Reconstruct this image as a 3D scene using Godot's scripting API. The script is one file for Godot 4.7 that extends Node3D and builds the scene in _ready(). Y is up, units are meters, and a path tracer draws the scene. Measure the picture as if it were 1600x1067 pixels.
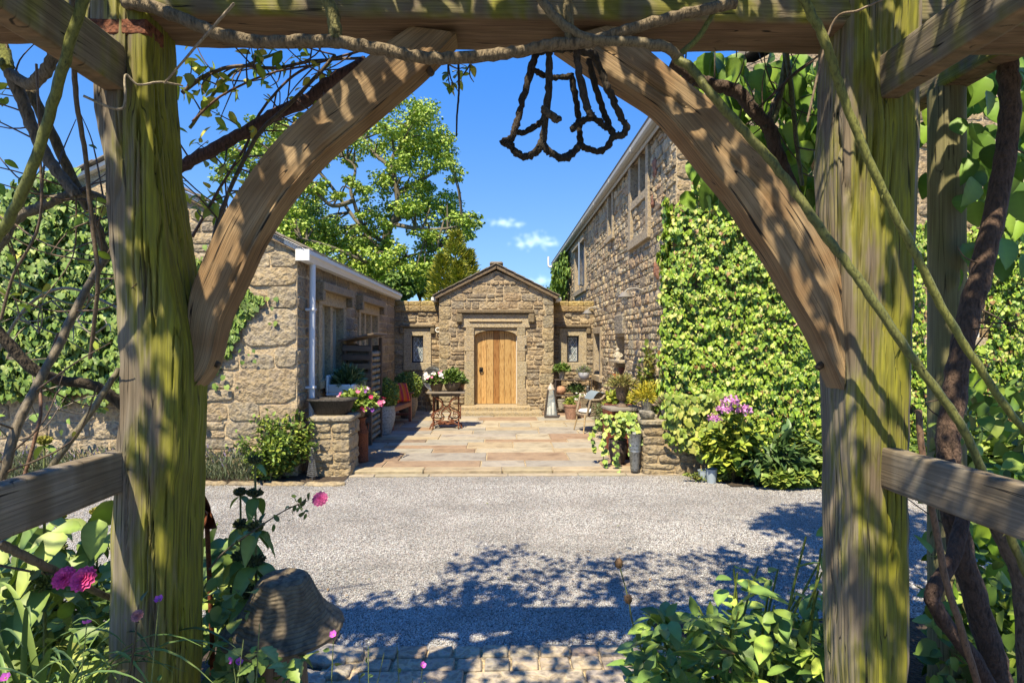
extends Node3D
# A courtyard of stone farm buildings seen from inside an oak pergola grown over with roses.

const CAM_H := 1.85
const LENS := 889.0            # focal length in pixels of a 1600 pixel wide picture
const TURN := -0.0225          # the camera looks a little to the right of the courtyard's axis
const PATIO := 0.06

var R := RandomNumberGenerator.new()
var M := {}
var taken := {}
var NZ := FastNoiseLite.new()
var stone_shapes := []

class MB:
	var v := PackedVector3Array()
	var n := PackedVector3Array()
	var c := PackedColorArray()
	var t := PackedVector2Array()
	var i := PackedInt32Array()
	func face(pts: Array, ref: Vector3, col := Color.WHITE) -> void:
		var m := Vector3.ZERO
		for p in pts:
			m += p
		m /= pts.size()
		var nm: Vector3 = (pts[1] - pts[0]).cross(pts[2] - pts[0])
		if nm.length_squared() < 1e-16 and pts.size() > 3:
			nm = (pts[2] - pts[0]).cross(pts[3] - pts[0])
		nm = nm.normalized()
		var flip := nm.dot(m - ref) < 0.0
		if flip:
			nm = -nm
		var b := v.size()
		for p in pts:
			v.append(p); n.append(nm); c.append(col); t.append(Vector2(p.x + p.z, p.y))
		for k in range(1, pts.size() - 1):
			if flip:
				i.append(b); i.append(b + k); i.append(b + k + 1)
			else:
				i.append(b); i.append(b + k + 1); i.append(b + k)
	func box(at: Vector3, size: Vector3, bevel := 0.006, col := Color.WHITE, bas := Basis()) -> void:
		var h := size * 0.5
		var e: float = min(bevel, min(h.x, min(h.y, h.z)) * 0.9)
		var q := func(sx: int, sy: int, sz: int, ax: int) -> Vector3:
			var p := Vector3(sx * (h.x - (0.0 if ax == 0 else e)), sy * (h.y - (0.0 if ax == 1 else e)), sz * (h.z - (0.0 if ax == 2 else e)))
			return at + bas * p
		for s in [-1, 1]:
			face([q.call(s, -1, -1, 0), q.call(s, 1, -1, 0), q.call(s, 1, 1, 0), q.call(s, -1, 1, 0)], at, col)
			face([q.call(-1, s, -1, 1), q.call(1, s, -1, 1), q.call(1, s, 1, 1), q.call(-1, s, 1, 1)], at, col)
			face([q.call(-1, -1, s, 2), q.call(1, -1, s, 2), q.call(1, 1, s, 2), q.call(-1, 1, s, 2)], at, col)
			if e > 0.0:
				for r in [-1, 1]:
					face([q.call(s, r, -1, 0), q.call(s, r, 1, 0), q.call(s, r, 1, 1), q.call(s, r, -1, 1)], at, col)
					face([q.call(s, -1, r, 0), q.call(s, 1, r, 0), q.call(s, 1, r, 2), q.call(s, -1, r, 2)], at, col)
					face([q.call(-1, s, r, 1), q.call(1, s, r, 1), q.call(1, s, r, 2), q.call(-1, s, r, 2)], at, col)
					for w in [-1, 1]:
						face([q.call(s, r, w, 0), q.call(s, r, w, 1), q.call(s, r, w, 2)], at, col)
	func bar(a: Vector3, b: Vector3, w: float, h: float, col := Color.WHITE, up := Vector3.UP) -> void:
		var z := (b - a).normalized()
		var x := up.cross(z)
		if x.length() < 0.01:
			x = Vector3.RIGHT
		x = x.normalized()
		box((a + b) * 0.5, Vector3(w, h, a.distance_to(b)), min(w, h) * 0.12, col, Basis(x, z.cross(x), z))
	func grid(nu: int, nv: int, f: Callable, closed_u := false) -> void:
		# f(a, b) -> [point, colour, uv]; normals are smooth
		var b0 := v.size()
		for b in nv + 1:
			for a in nu + 1:
				var r: Array = f.call(float(a) / nu, float(b) / nv)
				v.append(r[0]); c.append(r[1]); t.append(r[2]); n.append(Vector3.ZERO)
		var i0 := i.size()
		for b in nv:
			for a in nu:
				var k := b0 + b * (nu + 1) + a
				i.append_array([k, k + 1, k + nu + 2, k, k + nu + 2, k + nu + 1])
		smooth(i0)
		if closed_u:
			for b in nv + 1:
				var k := b0 + b * (nu + 1)
				var s := (n[k] + n[k + nu]).normalized()
				n[k] = s; n[k + nu] = s
	func smooth(i0: int) -> void:
		var used := {}
		for k in range(i0, i.size(), 3):
			var x := v[i[k]]
			var nm := (v[i[k + 2]] - x).cross(v[i[k + 1]] - x)
			for q in 3:
				n[i[k + q]] += nm
				used[i[k + q]] = true
		for k in used:
			n[k] = n[k].normalized()
	func tube(pts: Array, rad: Array, sides := 8, col := Color.WHITE, rough := 0.0, cap := true, seed := 0) -> void:
		var m := pts.size()
		var b0 := v.size()
		var up := Vector3(0.31, 0.17, 0.93)
		var run := 0.0
		var i0 := i.size()
		var rr := RandomNumberGenerator.new()
		rr.seed = seed + m * 31
		for k in m:
			var d: Vector3 = pts[min(k + 1, m - 1)] - pts[max(k - 1, 0)]
			d = d.normalized()
			if abs(d.dot(up)) > 0.98:
				up = Vector3(0.9, 0.3, -0.2)
			var x := (up - d * up.dot(d)).normalized()
			up = x
			var y := d.cross(x)
			if k > 0:
				run += pts[k].distance_to(pts[k - 1])
			var ra: float = rad[k] if k < rad.size() else rad[-1]
			for s in sides + 1:
				var an := TAU * (s % sides) / sides
				var o := x * cos(an) + y * sin(an)
				var q := ra
				if rough > 0.0 and s < sides:
					q *= 1.0 + rr.randf_range(-rough, rough)
				elif rough > 0.0:
					q = (v[v.size() - sides] - pts[k]).length()
				v.append(pts[k] + o * q); n.append(o); c.append(col); t.append(Vector2(float(s) / sides, run))
		for k in m - 1:
			for s in sides:
				var q := b0 + k * (sides + 1) + s
				i.append_array([q, q + sides + 1, q + 1, q + 1, q + sides + 1, q + sides + 2])
		if cap:
			for e in [0, m - 1]:
				var q: int = b0 + e * (sides + 1)
				var ctr: int = v.size()
				var dn: Vector3 = (pts[e] - pts[1 if e == 0 else m - 2]).normalized()
				v.append(pts[e] + dn * 0.002); n.append(dn); c.append(col); t.append(Vector2(0.5, 0.5))
				for s in sides:
					if e == 0:
						i.append_array([ctr, q + s, q + s + 1])
					else:
						i.append_array([ctr, q + s + 1, q + s])
	func lathe(prof: Array, seg := 20, at := Vector3.ZERO, col := Color.WHITE, bas := Basis()) -> void:
		# prof: Vector2(radius, height) from the bottom up; each step gets its own pair of rings where it bends sharply
		var run := 0.0
		for k in prof.size() - 1:
			var a: Vector2 = prof[k]
			var b: Vector2 = prof[k + 1]
			var e := b - a
			if e.length() < 1e-6:
				continue
			var own := Vector2(e.y, -e.x).normalized()
			var na := own
			var nb := own
			if k > 0:
				var p: Vector2 = (a - prof[k - 1])
				p = Vector2(p.y, -p.x).normalized()
				if p.dot(own) > 0.6:
					na = (p + own).normalized()
			if k < prof.size() - 2:
				var p: Vector2 = (prof[k + 2] - b)
				p = Vector2(p.y, -p.x).normalized()
				if p.dot(own) > 0.6:
					nb = (p + own).normalized()
			var b0 := v.size()
			for s in seg + 1:
				var an := TAU * s / seg
				var o := Vector3(cos(an), 0, sin(an))
				v.append(at + bas * (o * a.x + Vector3.UP * a.y)); n.append((bas * (o * na.x + Vector3.UP * na.y)).normalized()); c.append(col); t.append(Vector2(float(s) / seg, run))
				v.append(at + bas * (o * b.x + Vector3.UP * b.y)); n.append((bas * (o * nb.x + Vector3.UP * nb.y)).normalized()); c.append(col); t.append(Vector2(float(s) / seg, run + e.length()))
			for s in seg:
				var q := b0 + s * 2
				i.append_array([q, q + 2, q + 1, q + 1, q + 2, q + 3])
			run += e.length()
	func ball(at: Vector3, r: Vector3, col := Color.WHITE, seg := 12) -> void:
		var b0 := v.size()
		var prof := []
		for k in seg / 2 + 1:
			var an := -PI / 2 + PI * k / (seg / 2)
			prof.append(Vector2(max(cos(an), 0.001), sin(an)))
		lathe(prof, seg, Vector3.ZERO, col)
		for k in range(b0, v.size()):
			n[k] = (v[k] / r).normalized()
			v[k] = at + v[k] * r
	func add(shape: Dictionary, xf: Transform3D, col: Color) -> void:
		var b := v.size()
		var inv := xf.basis.inverse().transposed()
		var tone: bool = shape.has("c")
		for k in shape.v.size():
			v.append(xf * shape.v[k]); n.append((inv * shape.n[k]).normalized()); c.append(col * shape.c[k] if tone else col); t.append(Vector2.ZERO)
		for k in shape.i:
			i.append(b + k)
	func mesh(mat: Material) -> ArrayMesh:
		var a := []
		a.resize(Mesh.ARRAY_MAX)
		a[Mesh.ARRAY_VERTEX] = v; a[Mesh.ARRAY_NORMAL] = n; a[Mesh.ARRAY_COLOR] = c; a[Mesh.ARRAY_TEX_UV] = t; a[Mesh.ARRAY_INDEX] = i
		var m := ArrayMesh.new()
		m.add_surface_from_arrays(Mesh.PRIMITIVE_TRIANGLES, a)
		m.surface_set_material(0, mat)
		return m

# ---------------------------------------------------------------- small helpers
func at(px: float, py: float, d: float) -> Vector3:
	var p := Vector3((px - 800.0) * d / LENS, -(py - 533.5) * d / LENS, -d)
	return p.rotated(Vector3.UP, TURN) + Vector3(0, CAM_H, 0)

func on_ground(px: float, py: float, y := 0.0) -> Vector3:
	return at(px, py, LENS * (CAM_H - y) / (py - 533.5))

func rnd(a: float, b: float) -> float:
	return R.randf_range(a, b)

func rdir() -> Vector3:
	return Vector3(R.randfn(), R.randfn(), R.randfn()).normalized()

func lin(r: float, g: float, b: float) -> Color:
	return Color(r, g, b).linear_to_srgb()

func pick(a: Array):
	return a[R.randi() % a.size()]

func vary(col: Color, much := 0.15) -> Color:
	var k := 1.0 + rnd(-much, much)
	return Color(col.r * k * (1 + rnd(-much, much) * 0.25), col.g * k, col.b * k * (1 + rnd(-much, much) * 0.35))

func numbered(called: String) -> String:
	if not taken.has(called):
		taken[called] = 0
		return called
	taken[called] += 1
	return "%s_%03d" % [called, taken[called]]

func tag(o: Node3D, label: String, category := "", group := "", kind := "") -> void:
	o.set_meta("label", label)
	if category: o.set_meta("category", category)
	if group: o.set_meta("group", group)
	if kind: o.set_meta("kind", kind)

func thing(called: String, label: String, category: String, where := Vector3.ZERO, turn := 0.0, group := "") -> Node3D:
	var o := Node3D.new()
	o.name = numbered(called)
	add_child(o)
	o.position = where
	o.rotation.y = turn
	tag(o, label, category, group)
	return o

func part(parent: Node, called: String, mesh: Mesh, xf := Transform3D(), label := "") -> MeshInstance3D:
	var o := MeshInstance3D.new()
	o.name = called
	o.mesh = mesh
	o.transform = xf
	parent.add_child(o, true)
	if label: o.set_meta("label", label)
	return o

func structure(called: String, mesh: Mesh) -> MeshInstance3D:
	var o := MeshInstance3D.new()
	o.name = numbered(called)
	o.mesh = mesh
	add_child(o)
	o.set_meta("kind", "structure")
	return o

func many(parent: Node, called: String, mesh: Mesh, xfs: Array, cols: Array, label := "") -> MultiMeshInstance3D:
	var mm := MultiMesh.new()
	mm.transform_format = MultiMesh.TRANSFORM_3D
	mm.use_colors = true
	mm.mesh = mesh
	mm.instance_count = xfs.size()
	for k in xfs.size():
		mm.set_instance_transform(k, xfs[k])
		mm.set_instance_color(k, cols[k])
	var o := MultiMeshInstance3D.new()
	o.name = called
	o.multimesh = mm
	parent.add_child(o, true)
	o.set_meta("kind", "stuff")
	if label: o.set_meta("label", label)
	return o

func spline(pts: Array, per := 6) -> Array:
	var out := []
	for k in pts.size() - 1:
		var p0: Vector3 = pts[max(k - 1, 0)]
		var p1: Vector3 = pts[k]
		var p2: Vector3 = pts[k + 1]
		var p3: Vector3 = pts[min(k + 2, pts.size() - 1)]
		for s in per:
			out.append(p1.cubic_interpolate(p2, p0, p3, float(s) / per))
	out.append(pts[-1])
	return out

func taper(a: float, b: float, n: int) -> Array:
	var out := []
	for k in n:
		out.append(lerpf(a, b, float(k) / max(n - 1, 1)))
	return out

# a leaf's place: tip direction, face direction
func leaf_xf(p: Vector3, tip: Vector3, up: Vector3, s: Vector3) -> Transform3D:
	var y := tip.normalized()
	var z := (up - y * up.dot(y))
	if z.length() < 0.05:
		z = y.cross(Vector3(0.3, 0.1, 0.9))
	z = z.normalized()
	var x := y.cross(z)
	return Transform3D(Basis(x * s.x, y * s.y, z * s.z), p)

# ---------------------------------------------------------------- textures and materials
func ntex(freq: float, ramp: Array, type := FastNoiseLite.TYPE_SIMPLEX_SMOOTH, oct := 4, size := 512, seed := 1, as_normal := false, bump := 4.0, ret := -1, fractal := FastNoiseLite.FRACTAL_FBM) -> NoiseTexture2D:
	var f := FastNoiseLite.new()
	f.noise_type = type
	f.frequency = freq
	f.fractal_type = fractal
	f.fractal_octaves = oct
	f.seed = seed
	if ret >= 0:
		f.cellular_return_type = ret
	var t := NoiseTexture2D.new()
	t.width = size
	t.height = size
	t.seamless = true
	t.noise = f
	if as_normal:
		t.as_normal_map = true
		t.bump_strength = bump
	elif ramp.size():
		var g := Gradient.new()
		var offs := PackedFloat32Array()
		var cols := PackedColorArray()
		for r in ramp:
			offs.append(r[0])
			cols.append(r[1] if r[1] is Color else Color(r[1], r[1], r[1]))
		g.offsets = offs
		g.colors = cols
		t.color_ramp = g
	return t

func wood_image() -> Array:
	# fibres and cracks run along the picture's rows' normal (its v axis); the turned pair has them along u
	var f := FastNoiseLite.new()
	f.noise_type = FastNoiseLite.TYPE_SIMPLEX_SMOOTH
	f.seed = 61
	f.frequency = 0.05
	f.fractal_octaves = 5
	var fib := f.get_seamless_image(1024, 96)
	fib.resize(1024, 1024, Image.INTERPOLATE_CUBIC)
	f.seed = 62
	f.frequency = 0.014
	f.fractal_octaves = 2
	var crk := f.get_seamless_image(1024, 56)
	crk.resize(1024, 1024, Image.INTERPOLATE_CUBIC)
	f.seed = 63
	f.frequency = 0.006
	f.fractal_octaves = 5
	var big := f.get_seamless_image(1024, 512)
	big.resize(1024, 1024, Image.INTERPOLATE_CUBIC)
	var a := fib.get_data()
	var b := crk.get_data()
	var c := big.get_data()
	var col := PackedByteArray()
	col.resize(1024 * 1024 * 3)
	var hgt := PackedByteArray()
	hgt.resize(1024 * 1024)
	for k in 1024 * 1024:
		var x: float = a[k] / 255.0
		var z: float = c[k] / 255.0
		var y: float = smoothstep(0.026, 0.008, absf(b[k] / 255.0 - 0.5)) * smoothstep(0.36, 0.56, z)
		var v: float = (0.62 + 0.28 * x + 0.16 * z) * (1.0 - 0.8 * y)
		col[k * 3] = int(clampf(v * 255.0, 0, 255))
		col[k * 3 + 1] = int(clampf(v * (0.99 - 0.03 * y) * 255.0, 0, 255))
		col[k * 3 + 2] = int(clampf(v * (0.97 - 0.08 * y) * 255.0, 0, 255))
		hgt[k] = int(clampf((0.55 + 0.3 * (x - 0.5) - 0.45 * y) * 255.0, 0, 255))
	var im := Image.create_from_data(1024, 1024, false, Image.FORMAT_RGB8, col)
	var h := Image.create_from_data(1024, 1024, false, Image.FORMAT_L8, hgt)
	h.convert(Image.FORMAT_RGBA8)
	var im2: Image = im.duplicate()
	im2.rotate_90(CLOCKWISE)
	var h2: Image = h.duplicate()
	h2.rotate_90(CLOCKWISE)
	h.bump_map_to_normal_map(6.0)
	h2.bump_map_to_normal_map(6.0)
	return [im, h, im2, h2]

func mat(col := Color.WHITE, rough := 0.8, tex: Texture2D = null, nrm: Texture2D = null, scale := Vector3.ONE, vcol := true, metal := 0.0, nscale := 1.0, world := true) -> StandardMaterial3D:
	var m := StandardMaterial3D.new()
	m.albedo_color = col
	m.roughness = rough
	m.metallic = metal
	m.vertex_color_use_as_albedo = vcol
	if tex:
		m.albedo_texture = tex
	if nrm:
		m.normal_enabled = true
		m.normal_texture = nrm
		m.normal_scale = nscale
	if tex or nrm:
		m.uv1_triplanar = true
		m.uv1_world_triplanar = world
		m.uv1_scale = scale
	return m

func leaf_mat(rough := 0.45, back := Color(0.35, 0.42, 0.1)) -> StandardMaterial3D:
	var m := mat(Color.WHITE, rough)
	m.backlight_enabled = true
	m.backlight = back
	m.cull_mode = BaseMaterial3D.CULL_DISABLED
	return m

func make_materials() -> void:
	var W := Color.WHITE
	var grain := ntex(0.012, [[0.0, 0.42], [0.35, 0.7], [0.55, 0.95], [0.75, 0.8], [1.0, 1.0]], FastNoiseLite.TYPE_SIMPLEX_SMOOTH, 6, 512, 3)
	var grain_n := ntex(0.022, [], FastNoiseLite.TYPE_SIMPLEX_SMOOTH, 5, 512, 4, true, 9.0)
	var blot := ntex(0.006, [[0.0, Color(0.62, 0.6, 0.58)], [0.4, Color(0.95, 0.93, 0.9)], [0.55, Color(1, 0.96, 0.86)], [0.72, Color(0.8, 0.76, 0.7)], [1.0, Color(1, 1, 1)]], FastNoiseLite.TYPE_SIMPLEX_SMOOTH, 7, 1024, 8)
	M.stone = mat(W, 0.92, blot, grain_n, Vector3.ONE * 1.1, true, 0, 1.3)
	M.mortar = mat(lin(0.54, 0.46, 0.345), 0.95, blot, grain_n, Vector3.ONE * 2.2, true, 0, 0.7)
	var slab := ntex(0.004, [[0.0, Color(0.8, 0.76, 0.72)], [0.35, Color(0.93, 0.91, 0.88)], [0.6, Color(1, 0.98, 0.94)], [1.0, Color(0.88, 0.87, 0.86)]], FastNoiseLite.TYPE_SIMPLEX_SMOOTH, 6, 1024, 18)
	M.flag = mat(W, 0.85, slab, grain_n, Vector3.ONE * 0.55, true, 0, 0.35)
	M.ashlar = mat(W, 0.9, blot, grain_n, Vector3.ONE * 1.7, true, 0, 0.5)
	# timber: one texture of fibres and drying cracks, laid along the grain of each piece
	var wi := wood_image()
	var wood := ImageTexture.create_from_image(wi[0])
	var wood_n := ImageTexture.create_from_image(wi[1])
	var wood_r := ImageTexture.create_from_image(wi[2])
	var wood_rn := ImageTexture.create_from_image(wi[3])
	M.wood_y = mat(W, 0.85, wood, wood_n, Vector3(1.9, 0.55, 1.9), true, 0, 1.0)
	M.wood_x = mat(W, 0.85, wood_r, wood_rn, Vector3(0.55, 1.9, 1.9), true, 0, 1.0)
	M.wood_z = mat(W, 0.85, wood_r, wood_rn, Vector3(1.9, 1.9, 0.55), true, 0, 0.8)
	M.wood_uv = mat(W, 0.85, wood_r, wood_rn, Vector3(0.55, 1.9, 1), true, 0, 0.9)
	M.wood_uv.uv1_triplanar = false
	M.paint_wood = mat(W, 0.6, wood_r, null, Vector3(2, 2, 0.6))
	var oak := ntex(0.03, [[0.0, Color(0.4, 0.25, 0.12)], [0.25, Color(0.8, 0.66, 0.46)], [0.5, Color(0.98, 0.9, 0.74)], [0.75, Color(0.9, 0.78, 0.58)], [1.0, Color(1, 0.96, 0.86)]], FastNoiseLite.TYPE_SIMPLEX_SMOOTH, 5, 512, 21)
	M.door = mat(W, 0.6, oak, wood_n, Vector3(2.6, 0.2, 2.6), true, 0, 0.3)
	M.bark = mat(W, 0.95, grain, grain_n, Vector3(9, 2.5, 9), true, 0, 2.0)
	M.cane = mat(W, 0.6, grain, grain_n, Vector3(14, 5, 14), true, 0, 0.5)
	var rustt := ntex(0.014, [[0.0, Color(0.2, 0.12, 0.08)], [0.4, Color(0.42, 0.25, 0.17)], [0.6, Color(0.52, 0.32, 0.22)], [1.0, Color(0.33, 0.21, 0.16)]], FastNoiseLite.TYPE_SIMPLEX_SMOOTH, 5, 512, 31)
	M.rust = mat(W, 0.85, rustt, grain_n, Vector3.ONE * 4.0, true, 0.2, 0.8)
	M.iron = mat(lin(0.06, 0.055, 0.05), 0.6, grain, grain_n, Vector3.ONE * 4.0, true, 0.6, 0.5)
	M.plain = mat(W, 0.75, grain, grain_n, Vector3.ONE * 3.0, true, 0, 0.35)
	M.satin = mat(W, 0.45)
	M.glaze = mat(W, 0.25)
	M.zinc = mat(W, 0.42, grain, grain_n, Vector3.ONE * 3.0, true, 0.75, 0.2)
	M.soil = mat(lin(0.09, 0.065, 0.045), 1.0, grain, grain_n, Vector3.ONE * 3.0, true, 0, 2.0)
	M.cloth = mat(W, 0.95, null, grain_n, Vector3.ONE * 8.0, true, 0, 0.3)
	M.petal = leaf_mat(0.6, Color(0.5, 0.3, 0.35))
	M.leaf = leaf_mat(0.5, Color(0.30, 0.36, 0.10))
	M.leaf_gloss = leaf_mat(0.44, Color(0.25, 0.33, 0.08))
	M.leaf_far = leaf_mat(0.6, Color(0.42, 0.48, 0.14))
	# gravel: each cell of the noise is one chip
	var chips := ntex(0.085, [[0.0, Color(0.28, 0.27, 0.28)], [0.25, Color(0.5, 0.49, 0.49)], [0.5, Color(0.74, 0.72, 0.7)], [0.75, Color(0.62, 0.57, 0.53)], [1.0, Color(0.97, 0.96, 0.94)]], FastNoiseLite.TYPE_CELLULAR, 1, 1024, 41, false, 1.0, FastNoiseLite.RETURN_CELL_VALUE, FastNoiseLite.FRACTAL_NONE)
	var chips_n := ntex(0.085, [], FastNoiseLite.TYPE_CELLULAR, 1, 1024, 41, true, 10.0, FastNoiseLite.RETURN_DISTANCE, FastNoiseLite.FRACTAL_NONE)
	M.gravel = mat(lin(0.72, 0.715, 0.705), 0.95, chips, chips_n, Vector3.ONE * 1.35, false, 0, 1.0)
	M.chip = mat(W, 0.9)
	M.grass = mat(lin(0.06, 0.1, 0.025), 1.0, grain, grain_n, Vector3.ONE * 0.8, false, 0, 1.0)
	M.glass = mat(Color(0.75, 0.82, 0.86, 0.25), 0.04, null, null, Vector3.ONE, false)
	M.glass.transparency = BaseMaterial3D.TRANSPARENCY_ALPHA
	M.dark = mat(lin(0.012, 0.012, 0.014), 0.9, null, null, Vector3.ONE, false)

# ---------------------------------------------------------------- leaf shapes: along +y, face to +z, one unit long
func leaf_oval(width := 0.5, fold := 0.12, curl := 0.15, widest := 0.42, teeth := 0.0, rows := 5) -> Dictionary:
	var m := MB.new()
	var i0 := 0
	var tones := []
	for k in rows + 1:
		var y := float(k) / rows
		var w: float = pow(sin(PI * pow(y, log(0.5) / log(widest))), 0.8) * width * 0.5 if k > 0 and k < rows else 0.012
		if teeth > 0.0 and k % 2 == 1:
			w *= 1.0 - teeth
		var z := -curl * y * y + (0.012 if rows > 5 and k % 2 else 0.0)
		for s in [-1, 0, 1]:
			m.v.append(Vector3(s * w, y, z + abs(s) * w * fold * 2.0)); m.n.append(Vector3.ZERO); m.c.append(Color.WHITE); m.t.append(Vector2(s * 0.5 + 0.5, y))
			tones.append(1.3 if s == 0 else (0.86 if k % 2 else 1.0))
	for k in rows:
		for s in 2:
			var q := k * 3 + s
			m.i.append_array([q, q + 3, q + 1, q + 1, q + 3, q + 4])
	m.smooth(i0)
	return {"v": m.v, "n": m.n, "i": m.i, "c": tones}

func leaf_lobed(lobes: Array, fold := 0.1) -> Dictionary:
	# lobes: Vector2 outline on the right side from the base to the tip
	var m := MB.new()
	var out := []
	for p in lobes:
		out.append(p)
	for k in range(lobes.size() - 2, 0, -1):
		out.append(Vector2(-lobes[k].x, lobes[k].y))
	m.v.append(Vector3(0, 0.42, 0)); m.n.append(Vector3.ZERO); m.c.append(Color.WHITE); m.t.append(Vector2(0.5, 0.4))
	for p in out:
		m.v.append(Vector3(p.x, p.y, abs(p.x) * fold - 0.18 * max(0.0, p.y - 0.4))); m.n.append(Vector3.ZERO); m.c.append(Color.WHITE); m.t.append(p + Vector2(0.5, 0))
	for k in out.size():
		m.i.append_array([0, 1 + k, 1 + (k + 1) % out.size()])
	m.smooth(0)
	if m.n[0].z < 0:
		m.n.fill(Vector3.ZERO)
		for k in range(0, m.i.size(), 3):
			var a := m.i[k + 1]
			m.i[k + 1] = m.i[k + 2]
			m.i[k + 2] = a
		m.smooth(0)
	return {"v": m.v, "n": m.n, "i": m.i, "mb": m}

func tinted(shape: Dictionary, col: Color, material: Material) -> ArrayMesh:
	var m := MB.new()
	m.add(shape, Transform3D(), col)
	return m.mesh(material)

var L := {}
func make_leaves() -> void:
	L.oval = leaf_oval(0.52, 0.14, 0.16)
	L.broad = leaf_oval(0.72, 0.1, 0.25, 0.4)
	L.long = leaf_oval(0.34, 0.18, 0.22, 0.45)
	L.heart = leaf_lobed([Vector2(0, 0), Vector2(0.2, -0.08), Vector2(0.42, 0.06), Vector2(0.5, 0.3), Vector2(0.4, 0.6), Vector2(0.2, 0.84), Vector2(0, 1.0)], 0.2)
	L.ivy = leaf_lobed([Vector2(0, 0.05), Vector2(0.2, -0.03), Vector2(0.42, 0.1), Vector2(0.39, 0.33), Vector2(0.46, 0.5), Vector2(0.27, 0.7), Vector2(0, 1.0)], 0.3)
	L.maple = leaf_lobed([Vector2(0, 0), Vector2(0.3, -0.06), Vector2(0.5, 0.3), Vector2(0.34, 0.42), Vector2(0.42, 0.76), Vector2(0.16, 0.7), Vector2(0, 1.0)], 0.2)
	L.vine = leaf_lobed([Vector2(0, 0), Vector2(0.22, -0.1), Vector2(0.46, 0.12), Vector2(0.42, 0.34), Vector2(0.46, 0.5), Vector2(0.3, 0.68), Vector2(0.15, 0.86), Vector2(0, 1.0)], 0.2)
	L.needle = leaf_oval(0.16, 0.1, 0.1, 0.4, 0.0, 3)
	L.petal = leaf_oval(0.85, -0.1, -0.25, 0.62, 0.0, 4)

func make_stones() -> void:
	# twelve shapes for small stones, six flatter ones for large blocks
	for k in 18:
		var big: bool = k >= 12
		var m := MB.new()
		var N := 16
		var rings := []
		var corner := rnd(7.0, 16.0) if not big else rnd(16.0, 30.0)
		var skew := Vector4(rnd(-0.04, 0.04), rnd(-0.05, 0.05), rnd(-0.03, 0.03), rnd(-0.04, 0.04))
		for s in N:
			var an := TAU * (s + 0.5) / N
			var q := pow(pow(abs(cos(an)), corner) + pow(abs(sin(an)), corner), -1.0 / corner) * 0.5
			var p := Vector2(cos(an), sin(an)) * q * (rnd(0.955, 1.0) if not big else rnd(0.975, 1.0))
			p += Vector2(p.y * skew.x, p.x * skew.y)
			rings.append(p)
		var tip := Vector2(rnd(-0.14, 0.14), rnd(-0.14, 0.14))
		var put := func(p: Vector2, z: float):
			m.v.append(Vector3(p.x, p.y, z)); m.n.append(Vector3.ZERO); m.c.append(Color.WHITE); m.t.append(Vector2.ZERO)
		for p in rings:
			put.call(p, -0.5)
		for p in rings:
			put.call(p, rnd(0.16, 0.3))
		for p in rings:
			put.call(p * (rnd(0.84, 0.93) if not big else rnd(0.93, 0.965)), 0.44 + rnd(-0.12, 0.08) + p.dot(tip) * (0.5 if not big else 0.2))
		put.call(Vector2(rnd(-0.15, 0.15), rnd(-0.15, 0.15)), rnd(0.40, 0.6))
		for r in 2:
			for s in N:
				var a := r * N + s
				var b := r * N + (s + 1) % N
				m.i.append_array([a, a + N, b, b, a + N, b + N])
		for s in N:
			m.i.append_array([2 * N + s, 3 * N, 2 * N + (s + 1) % N])
		# rock-faced: every facet keeps its own plane
		var fv := PackedVector3Array()
		var fn := PackedVector3Array()
		var fi := PackedInt32Array()
		m.smooth(0)
		for q in range(0, m.i.size(), 3):
			var pa := m.v[m.i[q]]
			var nm := (m.v[m.i[q + 2]] - pa).cross(m.v[m.i[q + 1]] - pa).normalized()
			for e in 3:
				fi.append(fv.size())
				fv.append(m.v[m.i[q + e]])
				fn.append((nm * 0.65 + m.n[m.i[q + e]] * 0.35).normalized())
		stone_shapes.append({"v": fv, "n": fn, "i": fi})

var stone_meshes := {}
func stone_mesh(shape: int, col: Color, material: Material) -> ArrayMesh:
	var key := "%d %s %s" % [shape, col.to_html(), material.get_instance_id()]
	if not stone_meshes.has(key):
		var m := MB.new()
		m.add(stone_shapes[shape], Transform3D(), col)
		stone_meshes[key] = m.mesh(material)
	return stone_meshes[key]

# Rows of stones over the rectangle 0..w, 0..h round the openings; holes and cut(u, v) leave stones out.
func courses(w: float, h: float, hs: Vector2, ws: Vector2, holes: Array, cut = null) -> Array:
	var out := []
	var y := 0.0
	while y < h - hs.x * 0.5:
		var rh: float = min(rnd(hs.x, hs.y), h - y)
		if h - y - rh < hs.x * 0.6:
			rh = h - y
		var spans := [[0.0, w]]
		for o in holes:
			var over: float = min(y + rh, o[3]) - max(y, o[1])
			if over > 0.42 * rh:
				var next := []
				for s in spans:
					if o[2] <= s[0] or o[0] >= s[1]:
						next.append(s)
						continue
					if o[0] - s[0] > 0.04:
						next.append([s[0], o[0]])
					if s[1] - o[2] > 0.04:
						next.append([o[2], s[1]])
				spans = next
		for s in spans:
			var x: float = s[0]
			while x < s[1] - 0.02:
				var sw: float = rnd(ws.x, ws.y) * clamp(rh / ((hs.x + hs.y) * 0.5), 0.7, 1.3)
				if s[1] - x - sw < ws.x * 0.7:
					sw = s[1] - x
				if rh > hs.y * 0.75 and R.randf() < 0.35:
					var k := rnd(0.35, 0.65)
					out.append([x + sw / 2, y + rh * k / 2, sw, rh * k])
					out.append([x + sw / 2, y + rh * (1 + k) / 2, sw, rh * (1 - k)])
				else:
					out.append([x + sw / 2, y + rh / 2, sw, rh])
				x += sw
		y += rh
	if cut != null:
		return out.filter(func(s): return not cut.call(s[0], s[1], s[2], s[3]))
	return out

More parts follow.
